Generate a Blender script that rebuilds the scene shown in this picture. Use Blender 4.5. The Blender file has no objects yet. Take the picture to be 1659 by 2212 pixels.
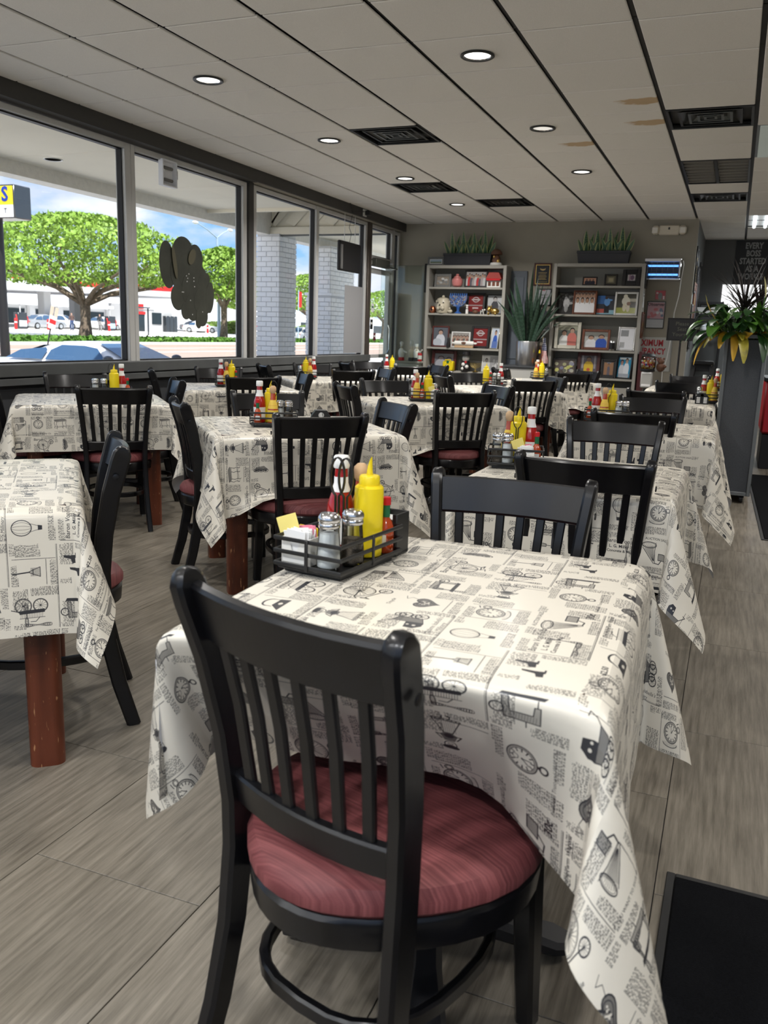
import bpy, bmesh, math, random
import numpy as np
from mathutils import Vector, Matrix
random.seed(7)
PI = math.pi
sc = bpy.context.scene
COL = sc.collection

# ---------------------------------------------------------------- camera
cam = bpy.data.cameras.new('camera'); camo = bpy.data.objects.new('camera', cam); COL.objects.link(camo)
cam.sensor_fit = 'HORIZONTAL'; cam.sensor_width = 36.0; cam.lens = 1841.32/1659*36
camo.matrix_world = Matrix.LocRotScale(Vector((0, 0, 1.24)), Matrix([[0.92618365, 0.3757148, 0.03197253], [-0.10642225, 0.17911362, 0.97805553], [0.36174322, -0.90926162, 0.20587652]]).transposed(), None)
cam.clip_start = .05; cam.clip_end = 600
cam.dof.use_dof = True; cam.dof.focus_distance = 3.2; cam.dof.aperture_fstop = 9.0
sc.camera = camo

# ---------------------------------------------------------------- view, world, sun, lamps
sc.view_settings.view_transform = 'Standard'; sc.view_settings.look = 'None'
sc.view_settings.gamma = 1.0; sc.view_settings.use_curve_mapping = False
sc.view_settings.exposure = 0.5
w = bpy.data.worlds.new('sky'); sc.world = w; w.use_nodes = True
nt = w.node_tree; nt.nodes.clear()
def N(nt, t, **k):
    n = nt.nodes.new(t)
    for a, b in k.items():
        if a in n.inputs: n.inputs[a].default_value = b
        else: setattr(n, a, b)
    return n
L = nt.links.new
tc = N(nt, 'ShaderNodeTexCoord'); sep = N(nt, 'ShaderNodeSeparateXYZ'); L(tc.outputs['Generated'], sep.inputs[0])
grad = N(nt, 'ShaderNodeValToRGB'); e = grad.color_ramp.elements
e[0].position = 0.0; e[0].color = (.50, .72, .97, 1); e[1].position = .55; e[1].color = (.09, .27, .78, 1)
el = e.new(.12); el.color = (.22, .50, .92, 1)
L(sep.outputs[2], grad.inputs[0])
mp = N(nt, 'ShaderNodeMapping'); mp.inputs['Scale'].default_value = (1, 1, 2.6); L(tc.outputs['Generated'], mp.inputs[0])
no = N(nt, 'ShaderNodeTexNoise', Scale=4.2, Detail=9.0, Roughness=.56); L(mp.outputs[0], no.inputs['Vector'])
cl = N(nt, 'ShaderNodeValToRGB'); cl.color_ramp.elements[0].position = .43; cl.color_ramp.elements[1].position = .55
L(no.outputs[0], cl.inputs[0])
no2 = N(nt, 'ShaderNodeTexNoise', Scale=7.0, Detail=5.0); L(mp.outputs[0], no2.inputs['Vector'])
cs = N(nt, 'ShaderNodeValToRGB'); cs.color_ramp.elements[0].position = .38; cs.color_ramp.elements[0].color = (.62, .70, .88, 1)
cs.color_ramp.elements[1].position = .60; cs.color_ramp.elements[1].color = (1.0, 1.0, 1.02, 1); L(no2.outputs[0], cs.inputs[0])
mx = N(nt, 'ShaderNodeMixRGB'); L(cl.outputs[0], mx.inputs[0]); L(grad.outputs[0], mx.inputs[1]); L(cs.outputs[0], mx.inputs[2])
bg = N(nt, 'ShaderNodeBackground', Strength=0.88); L(mx.outputs[0], bg.inputs[0])
ow = N(nt, 'ShaderNodeOutputWorld'); L(bg.outputs[0], ow.inputs[0])

sun = bpy.data.lights.new('sun', 'SUN'); sun.energy = 6.0; sun.angle = .01; sun.color = (1, .97, .93)
so = bpy.data.objects.new('sun', sun); COL.objects.link(so)
so.rotation_euler = Vector((-.52, .38, -1.0)).to_track_quat('-Z', 'Y').to_euler()

CEIL = 2.837
TS = .6096                                   # ceiling tile module
CX0, CY0 = -4.307, 4.244                     # one grid node of the suspended ceiling
def lamp(name, x, y, z, size, power, color=(1, .965, .92), sy=None, spread=2.6):
    l = bpy.data.lights.new(name, 'AREA'); l.energy = power; l.color = color; l.spread = spread
    if sy: l.shape = 'RECTANGLE'; l.size = size; l.size_y = sy
    else: l.shape = 'DISK'; l.size = size
    o = bpy.data.objects.new(name, l); COL.objects.link(o); o.location = (x, y, z)
    return o

# ---------------------------------------------------------------- mesh helpers
class MB:
    def __init__(s): s.v = []; s.f = []; s.m = []; s.uv = {}; s.mi = 0
    def add(s, vs, fs, uvs=None, M=None):
        b = len(s.v)
        s.v += [tuple(M @ Vector(p)) for p in vs] if M is not None else [tuple(p) for p in vs]
        for k, q in enumerate(fs):
            if uvs: s.uv[len(s.f)] = uvs[k]
            s.f.append([b+i for i in q]); s.m.append(s.mi)
        return s
    def box(s, c, d, ch=0, M=None):
        x, y, z = c; a, b, h = d[0]/2, d[1]/2, d[2]/2
        if ch <= 0:
            vs = [(x+i*a, y+j*b, z+k*h) for i in (-1, 1) for j in (-1, 1) for k in (-1, 1)]
            return s.add(vs, [(0, 1, 3, 2), (4, 6, 7, 5), (0, 4, 5, 1), (2, 3, 7, 6), (0, 2, 6, 4), (1, 5, 7, 3)], None, M)
        vs = []; idx = {}
        for i in (-1, 1):
            for j in (-1, 1):
                for k in (-1, 1):
                    for ax in range(3):
                        p = [x+i*(a-ch*(ax != 0)), y+j*(b-ch*(ax != 1)), z+k*(h-ch*(ax != 2))]
                        idx[(i, j, k, ax)] = len(vs); vs.append(p)
        fs = []
        def q(ax, sg):
            o = [t for t in range(3) if t != ax]; r = []
            for (p, t) in ((-1, -1), (1, -1), (1, 1), (-1, 1)):
                key = [0, 0, 0]; key[ax] = sg; key[o[0]] = p; key[o[1]] = t; r.append(idx[tuple(key)+(ax,)])
            flip = (sg < 0) ^ (ax == 1)
            return r[::-1] if flip else r
        for ax in range(3):
            for sg in (-1, 1): fs.append(q(ax, sg))
        for ax in range(3):
            o = [t for t in range(3) if t != ax]
            for p in (-1, 1):
                for t in (-1, 1):
                    k0 = [0, 0, 0]; k1 = [0, 0, 0]; k0[ax] = -1; k1[ax] = 1
                    for kk in (k0, k1): kk[o[0]] = p; kk[o[1]] = t
                    fs.append([idx[tuple(k0)+(o[0],)], idx[tuple(k1)+(o[0],)], idx[tuple(k1)+(o[1],)], idx[tuple(k0)+(o[1],)]])
        for i in (-1, 1):
            for j in (-1, 1):
                for k in (-1, 1): fs.append([idx[(i, j, k, 0)], idx[(i, j, k, 1)], idx[(i, j, k, 2)]])
        return s.add(vs, fs, None, M)
    def quad(s, a, b, c, d, uv=((0, 0), (1, 0), (1, 1), (0, 1))):
        return s.add([a, b, c, d], [(0, 1, 2, 3)], [uv])
    def lathe(s, prof, n=20, M=None, cap=True):
        vs = []; fs = []; m = len(prof)
        for r, z in prof:
            for k in range(n): t = 2*PI*k/n; vs.append((r*math.cos(t), r*math.sin(t), z))
        for i in range(m-1):
            for k in range(n): fs.append((i*n+k, i*n+(k+1) % n, (i+1)*n+(k+1) % n, (i+1)*n+k))
        if cap: fs.append(list(range(n))[::-1]); fs.append([(m-1)*n+k for k in range(n)])
        return s.add(vs, fs, None, M)
    def ring(s, rings, closed=False, caps=True):            # loft through rings of equal length
        n = len(rings[0]); vs = [p for r in rings for p in r]; fs = []; m = len(rings)
        for i in range(m if closed else m-1):
            j = (i+1) % m
            for k in range(n): fs.append((i*n+k, i*n+(k+1) % n, j*n+(k+1) % n, j*n+k))
        if caps and not closed: fs.append(list(range(n))[::-1]); fs.append([(m-1)*n+k for k in range(n)])
        return s.add(vs, fs)
    def tube(s, pts, r, n=8, closed=False):
        P = [Vector(p) for p in pts]; rings = []; m = len(P); up = None
        for i in range(m):
            if closed: t = P[(i+1) % m]-P[i-1]
            else: t = P[min(i+1, m-1)]-P[max(i-1, 0)]
            t.normalize()
            if up is None: up = t.orthogonal().normalized()
            up = (up-t*up.dot(t)).normalized(); sd = t.cross(up); rr = r[i] if isinstance(r, (list, tuple)) else r
            rings.append([P[i]+up*rr*math.cos(2*PI*k/n)+sd*rr*math.sin(2*PI*k/n) for k in range(n)])
        return s.ring(rings, closed)
    def bar(s, pts, w, d, side, ch=.004, closed=False):     # chamfered rectangular section swept along a path
        P = [Vector(p) for p in pts]; m = len(P); rings = []
        for i in range(m):
            t = (P[(i+1) % m]-P[i-1]) if closed else (P[min(i+1, m-1)]-P[max(i-1, 0)])
            t.normalize(); sd = Vector(side(P[i]) if callable(side) else side); sd = (sd-t*sd.dot(t)).normalized(); nn = t.cross(sd)
            ww = (w[i] if isinstance(w, (list, tuple)) else w)/2; dd = (d[i] if isinstance(d, (list, tuple)) else d)/2
            c = min(ch, ww*.6, dd*.6)
            rings.append([P[i]+sd*a+nn*b for a, b in ((ww, dd-c), (ww-c, dd), (-ww+c, dd), (-ww, dd-c), (-ww, -dd+c), (-ww+c, -dd), (ww-c, -dd), (ww, -dd+c))])
        return s.ring(rings, closed)
    def prism(s, poly, z0, z1, M=None):
        n = len(poly); vs = [(x, y, z0) for x, y in poly]+[(x, y, z1) for x, y in poly]
        fs = [list(range(n))[::-1], [n+k for k in range(n)]]+[(k, (k+1) % n, n+(k+1) % n, n+k) for k in range(n)]
        return s.add(vs, fs, None, M)
    def ball(s, c, r, n=10, m=6, sc3=(1, 1, 1)):
        M = Matrix.Translation(c) @ Matrix.Diagonal((sc3[0], sc3[1], sc3[2], 1))
        prof = [(max(r*math.sin(PI*i/m), r*.02), -r*math.cos(PI*i/m)) for i in range(m+1)]
        return s.lathe(prof, n, M)
    def mesh(s, name, mats, smooth=40):
        me = bpy.data.meshes.new(name); me.from_pydata(s.v, [], s.f)
        for m in (mats if isinstance(mats, (list, tuple)) else [mats]): me.materials.append(m)
        if s.mi or any(s.m): me.polygons.foreach_set('material_index', s.m)
        if s.uv:
            ul = me.uv_layers.new(name='uv')
            for fi, uvs in s.uv.items():
                p = me.polygons[fi]
                for k, li in enumerate(p.loop_indices): ul.data[li].uv = uvs[k]
        bm = bmesh.new(); bm.from_mesh(me); bmesh.ops.recalc_face_normals(bm, faces=[f for f in bm.faces]) if not s.uv else None
        bm.to_mesh(me); bm.free()
        if smooth: me.shade_smooth(); me.set_sharp_from_angle(angle=math.radians(smooth))
        me.update(); return me

def obj(name, mb, mats, parent=None, loc=None, rz=0, smooth=40):
    me = mb if isinstance(mb, bpy.types.Mesh) else mb.mesh(name, mats, smooth)
    o = bpy.data.objects.new(name, me); COL.objects.link(o)
    if parent: o.parent = parent
    if loc is not None: o.location = loc
    if rz: o.rotation_euler = (0, 0, rz)
    return o
def thing(name, label, cat, loc=(0, 0, 0), rz=0, group=None):
    o = bpy.data.objects.new(name, None); COL.objects.link(o); o.empty_display_size = .1
    o.location = loc; o.rotation_euler = (0, 0, rz); return tag(o, label, cat, group)
def tag(o, label, cat, group=None):
    o['label'] = label; o['category'] = cat
    if group: o['group'] = group
    return o
def struct(name, mb, mats, parent=None, smooth=40):
    o = obj(name, mb, mats, parent, smooth=smooth); o['kind'] = 'structure'; return o
def stuff(o): o['kind'] = 'stuff'; return o
KIDS = {}
def dup(root, loc, rz, label, group=None, scale=None):
    def cp(o, par):
        c = o.copy(); COL.objects.link(c)
        if par: c.parent = par
        for ch in list(o.children): cp(ch, c)
        return c
    r = cp(root, None); r.location = loc; r.rotation_euler = (0, 0, rz); r['label'] = label
    if group: r['group'] = group
    if scale: r.scale = scale
    return r
TXT = {}
def text_mesh(body, size, mat, ext=.0008, bold=0, shear=0, align='CENTER', spacing=1.0):
    cu = bpy.data.curves.new('lettering', 'FONT'); cu.body = body; cu.size = size; cu.extrude = ext; cu.offset = bold*size
    cu.shear = shear; cu.align_x = align; cu.align_y = 'CENTER'; cu.space_character = spacing; cu.space_line = .95; cu.resolution_u = 2
    ob = bpy.data.objects.new('lettering', cu); me = bpy.data.meshes.new_from_object(ob)
    bpy.data.objects.remove(ob); me.materials.clear(); me.materials.append(mat); me.name = 'lettering'; return me
def lettering(parent, body, size, mat, loc, rot, **k):
    o = bpy.data.objects.new('lettering', text_mesh(body, size, mat, **k)); COL.objects.link(o); o.parent = parent
    o.location = loc; o.rotation_euler = rot; return o
RX = PI/2                                     # lettering upright, read from -y

# ---------------------------------------------------------------- materials
def mat(name, col, rough=.5, metal=0, spec=.5, var=None, bump=None, coat=0, emit=0, ecol=None, trans=0, alpha=1, ior=1.45):
    m = bpy.data.materials.new(name); m.use_nodes = True; nt = m.node_tree; p = nt.nodes['Principled BSDF']
    col = tuple(col)+(1,) if len(col) == 3 else col
    p.inputs['Base Color'].default_value = col; p.inputs['Roughness'].default_value = rough; p.inputs['Metallic'].default_value = metal
    p.inputs['Specular IOR Level'].default_value = spec; p.inputs['Coat Weight'].default_value = coat; p.inputs['Coat Roughness'].default_value = .15
    p.inputs['IOR'].default_value = ior; p.inputs['Transmission Weight'].default_value = trans; p.inputs['Alpha'].default_value = alpha
    if emit: p.inputs['Emission Color'].default_value = tuple(ecol or col[:3])+(1,); p.inputs['Emission Strength'].default_value = emit
    if var or bump:
        t = N(nt, 'ShaderNodeTexCoord')
        def noise(scale, stretch, det=5):
            mp = N(nt, 'ShaderNodeMapping'); mp.inputs['Scale'].default_value = stretch; nt.links.new(t.outputs['Object'], mp.inputs[0])
            n = N(nt, 'ShaderNodeTexNoise', Scale=scale, Detail=float(det)); nt.links.new(mp.outputs[0], n.inputs['Vector']); return n
        if var:
            scale, amt = var[0], var[1]; st = var[2] if len(var) > 2 else (1, 1, 1); n = noise(scale, st)
            r = N(nt, 'ShaderNodeMapRange'); r.inputs[1].default_value = .3; r.inputs[2].default_value = .7; r.inputs[3].default_value = 1-amt; r.inputs[4].default_value = 1+amt
            nt.links.new(n.outputs[0], r.inputs[0])
            x = N(nt, 'ShaderNodeMixRGB', blend_type='MULTIPLY'); x.inputs[0].default_value = 1; x.inputs[1].default_value = col
            nt.links.new(r.outputs[0], x.inputs[2]); nt.links.new(x.outputs[0], p.inputs['Base Color'])
        if bump:
            n = noise(bump[0], bump[2] if len(bump) > 2 else (1, 1, 1), 3); b = N(nt, 'ShaderNodeBump', Strength=bump[1], Distance=.004)
            nt.links.new(n.outputs[0], b.inputs['Height']); nt.links.new(b.outputs[0], p.inputs['Normal'])
    return m
def srgb(r, g, b):
    f = lambda c: ((c/255+.055)/1.055)**2.4 if c > 10 else c/255/12.92
    return (f(r), f(g), f(b))
def glassmat(name, tint=(1, 1, 1), refl=1.0, mul=1.0):
    m = bpy.data.materials.new(name); m.use_nodes = True; nt = m.node_tree; nt.nodes.clear()
    tr = N(nt, 'ShaderNodeBsdfTransparent', Color=tuple(tint)+(1,)); gl = N(nt, 'ShaderNodeBsdfGlossy', Roughness=.01)
    fr = N(nt, 'ShaderNodeFresnel', IOR=1.45); ml = N(nt, 'ShaderNodeMath', operation='MULTIPLY'); ml.inputs[1].default_value = refl
    nt.links.new(fr.outputs[0], ml.inputs[0]); ms = N(nt, 'ShaderNodeMixShader')
    nt.links.new(ml.outputs[0], ms.inputs[0]); nt.links.new(tr.outputs[0], ms.inputs[1]); nt.links.new(gl.outputs[0], ms.inputs[2])
    o = N(nt, 'ShaderNodeOutputMaterial'); nt.links.new(ms.outputs[0], o.inputs[0]); return m

MT = {}
MT['black'] = mat('black_painted_wood', (.0034, .0034, .0044), .34, spec=.35, coat=.28, var=(9, .5), bump=(60, .05, (1, 1, .2)))
MT['glide'] = mat('steel_glide', (.5, .5, .5), .3, 1)
MT['screw'] = mat('black_screw', (.012, .012, .013), .35)
MT['wood'] = mat('mahogany_leg', (.105, .026, .011), .35, var=(14, .55, (1, 1, .08)))
def leg_wood():
    m = MT['wood']; nt = m.node_tree; p = nt.nodes['Principled BSDF']; src = p.inputs['Base Color'].links[0].from_socket
    t = N(nt, 'ShaderNodeTexCoord'); mp = N(nt, 'ShaderNodeMapping'); mp.inputs['Scale'].default_value = (1, 1, .22); nt.links.new(t.outputs['Object'], mp.inputs[0])
    n = N(nt, 'ShaderNodeTexNoise', Scale=95.0, Detail=2.0); nt.links.new(mp.outputs[0], n.inputs['Vector'])
    r = N(nt, 'ShaderNodeValToRGB'); r.color_ramp.elements[0].position = .66; r.color_ramp.elements[1].position = .71; nt.links.new(n.outputs[0], r.inputs[0])
    x = N(nt, 'ShaderNodeMixRGB'); x.inputs[2].default_value = (.36, .18, .085, 1); nt.links.new(r.outputs[0], x.inputs[0]); nt.links.new(src, x.inputs[1]); nt.links.new(x.outputs[0], p.inputs['Base Color'])
leg_wood()
MT['apron'] = mat('dark_apron', (.035, .012, .008), .5)
MT['iron'] = mat('black_iron', (.012, .012, .014), .45)
MT['ceil'] = mat('ceiling_tile', srgb(228, 225, 219), .95, spec=.1, var=(240, .05), bump=(420, .5))
MT['grid'] = mat('dark_grid', (.012, .012, .013), .6)
MT['header'] = mat('charcoal_paint', srgb(62, 61, 59), .6, var=(2, .06))
MT['wall'] = mat('taupe_paint', srgb(146, 141, 129), .75, var=(3, .04))
MT['dwall'] = mat('dark_wall_paint', srgb(98, 99, 99), .7, var=(2, .06))
MT['knee'] = mat('knee_wall_paint', srgb(56, 58, 61), .7, var=(3, .08))
MT['alu'] = mat('anodised_aluminium', srgb(196, 196, 194), .38, .15, var=(2, .06))
MT['sillgrey'] = mat('grey_sill', srgb(92, 94, 94), .5, .3, var=(4, .1))
MT['gasket'] = mat('black_gasket', (.006, .006, .008), .5)
MT['glass'] = glassmat('window_glass', (.94, .96, .95), .55)
MT['acrylic'] = glassmat('clear_acrylic', (.90, .94, .92), 1.0)
MT['bottleglass'] = glassmat('clear_glass', (.95, .97, .96), 1.0)
MT['steel'] = mat('polished_steel', (.62, .62, .63), .16, 1)
MT['brushed'] = mat('brushed_steel', (.55, .55, .56), .3, 1, var=(5, .25, (18, 18, .3)))
MT['white'] = mat('white_plastic', (.78, .78, .76), .4)
MT['cream'] = mat('cream_plastic', (.62, .57, .46), .4)
MT['yellow'] = mat('mustard_yellow', (.78, .60, .012), .33, var=(8, .04))
MT['red'] = mat('ketchup_red', (.35, .008, .008), .12, coat=.6)
MT['redcap'] = mat('red_cap', (.5, .01, .015), .35)
MT['orange'] = mat('hot_sauce', (.42, .055, .012), .12, coat=.6)
MT['greenlabel'] = mat('green_foil', (.01, .12, .045), .35)
MT['yellabel'] = mat('yellow_label', (.75, .52, .07), .45)
MT['woodcap'] = mat('pale_wood_cap', (.55, .36, .2), .6)
MT['salt'] = mat('salt', (.85, .85, .84), .9)
MT['pepper'] = mat('pepper', (.13, .10, .075), .9, var=(700, .9))
MT['wire'] = mat('black_wire', (.012, .012, .012), .4)
MT['pink'] = mat('pink_paper', (.75, .22, .32), .7)
MT['paper'] = mat('white_paper', (.8, .8, .79), .7)
MT['ypaper'] = mat('yellow_paper', (.78, .66, .2), .7)
MT['jelly'] = mat('jelly_pack', (.25, .02, .05), .3)
MT['jelly2'] = mat('orange_jelly_pack', (.45, .13, .02), .3)
MT['liner'] = mat('white_felt_backing', (.76, .77, .80), .95)
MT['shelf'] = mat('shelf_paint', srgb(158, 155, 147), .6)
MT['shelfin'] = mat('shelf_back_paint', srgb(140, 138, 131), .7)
MT['planter'] = mat('dark_planter', srgb(48, 49, 54), .55)
MT['soil'] = mat('potting_soil', (.02, .014, .01), .95)
MT['mat'] = mat('black_carpet_mat', (.004, .0043, .0052), .95, spec=.08, var=(300, .5), bump=(500, .6))
MT['matedge'] = mat('black_rubber', (.012, .012, .012), .6)
MT['frame_black'] = mat('black_frame', (.015, .013, .013), .4)
MT['frame_grey'] = mat('grey_frame', (.17, .17, .165), .5)
MT['frame_brown'] = mat('brown_wood_frame', (.13, .035, .012), .4, var=(12, .4, (1, 1, .2)))
MT['frame_red'] = mat('dark_red_frame', (.075, .012, .009), .4)
MT['frame_white'] = mat('white_frame', (.68, .68, .66), .5)
MT['frame_silver'] = mat('silver_frame', (.45, .43, .36), .35, .8, bump=(90, .8))
MT['gold'] = mat('gold', (.62, .42, .13), .3, 1)
MT['brass'] = mat('brass', (.55, .42, .16), .28, 1)
MT['bluecab'] = mat('blue_grey_paint', srgb(92, 99, 108), .55)
MT['cabwhite'] = mat('pale_grey_cabinet', srgb(176, 175, 170), .5)
MT['copper'] = mat('copper', (.45, .16, .08), .3, 1)
MT['ceramic'] = mat('cream_ceramic', (.52, .47, .36), .35)
MT['ceramicw'] = mat('white_ceramic', (.75, .74, .70), .3)
MT['pinkc'] = mat('pink_ceramic', (.55, .19, .18), .3)
MT['redroof'] = mat('red_roof', (.33, .04, .03), .6)
MT['rust'] = mat('brown_clay', (.13, .06, .035), .6, var=(30, .4))
MT['bluec'] = mat('blue_ceramic', (.03, .10, .32), .35, var=(60, .6))
MT['darkc'] = mat('dark_glaze', (.015, .013, .013), .3)
MT['speck'] = mat('speckled_laminate', srgb(74, 77, 82), .55, var=(160, .25))
MT['alugrey'] = mat('dull_grey_trim', srgb(112, 116, 118), .5, .3)
MT['gumred'] = mat('gumball_red', (.5, .02, .02), .3)
MT['gumyel'] = mat('gumball_yellow', (.6, .4, .03), .3)
MT['gumblue'] = mat('gumball_blue', (.03, .06, .3), .3)
MT['gumwht'] = mat('gumball_white', (.7, .68, .62), .3)
MT['uv'] = mat('violet_tube', (.1, .3, .9), .4, emit=1.6, ecol=(.12, .36, 1.0))
MT['lens'] = mat('lit_lens', (1, 1, 1), .4, emit=2.6, ecol=(1, .97, .92))
MT['lensdim'] = mat('dim_lens', (.8, .78, .74), .3, emit=.45, ecol=(1, .96, .88))
MT['tubelit'] = mat('fluorescent_tube', (1, 1, 1), .4, emit=1.5, ecol=(.85, .95, 1))
MT['troffer'] = mat('parabolic_louvre', srgb(120, 116, 108), .5)
MT['vent'] = mat('black_vent', (.010, .011, .011), .45)
MT['ventedge'] = mat('grey_vent_blade', (.11, .12, .12), .4, .4)
MT['redbooth'] = mat('red_vinyl', (.42, .012, .02), .4)
MT['ink_red'] = mat('red_print', (.36, .02, .03), .6)
MT['ink_grey'] = mat('grey_print', srgb(150, 150, 150), .6)
MT['ink_dim'] = mat('dim_print', srgb(88, 88, 78), .6)
MT['ink_blue'] = mat('blue_print', (.01, .04, .35), .5)
MT['ink_black'] = mat('black_print', (.01, .01, .01), .6)
MT['ink_white'] = mat('white_print', (.8, .8, .78), .6)
MT['board'] = mat('black_board', (.010, .010, .011), .5)
MT['lit'] = mat('lit_opening', (.9, .9, .9), .5, emit=.85, ecol=(1, 1, 1))

def seat_material():
    m = mat('burgundy_seat_fabric', (.16, .026, .032), .62, bump=(500, .15)); nt = m.node_tree; p = nt.nodes['Principled BSDF']
    t = N(nt, 'ShaderNodeTexCoord'); mp = N(nt, 'ShaderNodeMapping'); mp.inputs['Scale'].default_value = (.8, 44, 0)
    mp.inputs['Rotation'].default_value = (0, 0, .28)
    nt.links.new(t.outputs['Object'], mp.inputs[0])
    n = N(nt, 'ShaderNodeTexNoise', Scale=6.0, Detail=6.0, Distortion=.0); nt.links.new(mp.outputs[0], n.inputs['Vector'])
    r = N(nt, 'ShaderNodeValToRGB'); r.color_ramp.elements[0].position = .35; r.color_ramp.elements[0].color = (.105, .022, .024, 1)
    r.color_ramp.elements[1].position = .72; r.color_ramp.elements[1].color = (.215, .062, .062, 1)
    nt.links.new(n.outputs[0], r.inputs[0]); nt.links.new(r.outputs[0], p.inputs['Base Color']); return m
MT['seat'] = seat_material()
def floor_material():
    m = mat('vinyl_plank', (.2, .19, .165), .42, spec=.45); nt = m.node_tree; p = nt.nodes['Principled BSDF']
    g = N(nt, 'ShaderNodeNewGeometry'); oi = N(nt, 'ShaderNodeObjectInfo'); mp = N(nt, 'ShaderNodeMapping'); mp.inputs['Scale'].default_value = (22, 1.1, 1)
    ad = N(nt, 'ShaderNodeVectorMath', operation='ADD'); sc_ = N(nt, 'ShaderNodeVectorMath', operation='SCALE'); sc_.inputs['Scale'].default_value = 37.0
    cb = N(nt, 'ShaderNodeCombineXYZ'); nt.links.new(oi.outputs['Random'], cb.inputs[0]); nt.links.new(oi.outputs['Random'], cb.inputs[1])
    nt.links.new(cb.outputs[0], sc_.inputs[0]); nt.links.new(g.outputs['Position'], ad.inputs[0]); nt.links.new(sc_.outputs[0], ad.inputs[1])
    nt.links.new(ad.outputs[0], mp.inputs[0])
    n = N(nt, 'ShaderNodeTexNoise', Scale=3.0, Detail=8.0, Roughness=.68); nt.links.new(mp.outputs[0], n.inputs['Vector'])
    n2 = N(nt, 'ShaderNodeTexNoise', Scale=2.2, Detail=4.0); nt.links.new(ad.outputs[0], n2.inputs['Vector'])
    r = N(nt, 'ShaderNodeValToRGB'); r.color_ramp.elements[0].position = .34; r.color_ramp.elements[0].color = srgb(86, 80, 70)+(1,)
    r.color_ramp.elements[1].position = .70; r.color_ramp.elements[1].color = srgb(129, 122, 110)+(1,); nt.links.new(n.outputs[0], r.inputs[0])
    x = N(nt, 'ShaderNodeMixRGB', blend_type='OVERLAY'); x.inputs[0].default_value = .35; nt.links.new(r.outputs[0], x.inputs[1]); nt.links.new(n2.outputs[0], x.inputs[2])
    nt.links.new(x.outputs[0], p.inputs['Base Color'])
    mr = N(nt, 'ShaderNodeMapRange'); mr.inputs[3].default_value = .30; mr.inputs[4].default_value = .52; nt.links.new(n2.outputs[0], mr.inputs[0]); nt.links.new(mr.outputs[0], p.inputs['Roughness'])
    return m
MT['floor'] = floor_material()
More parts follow.
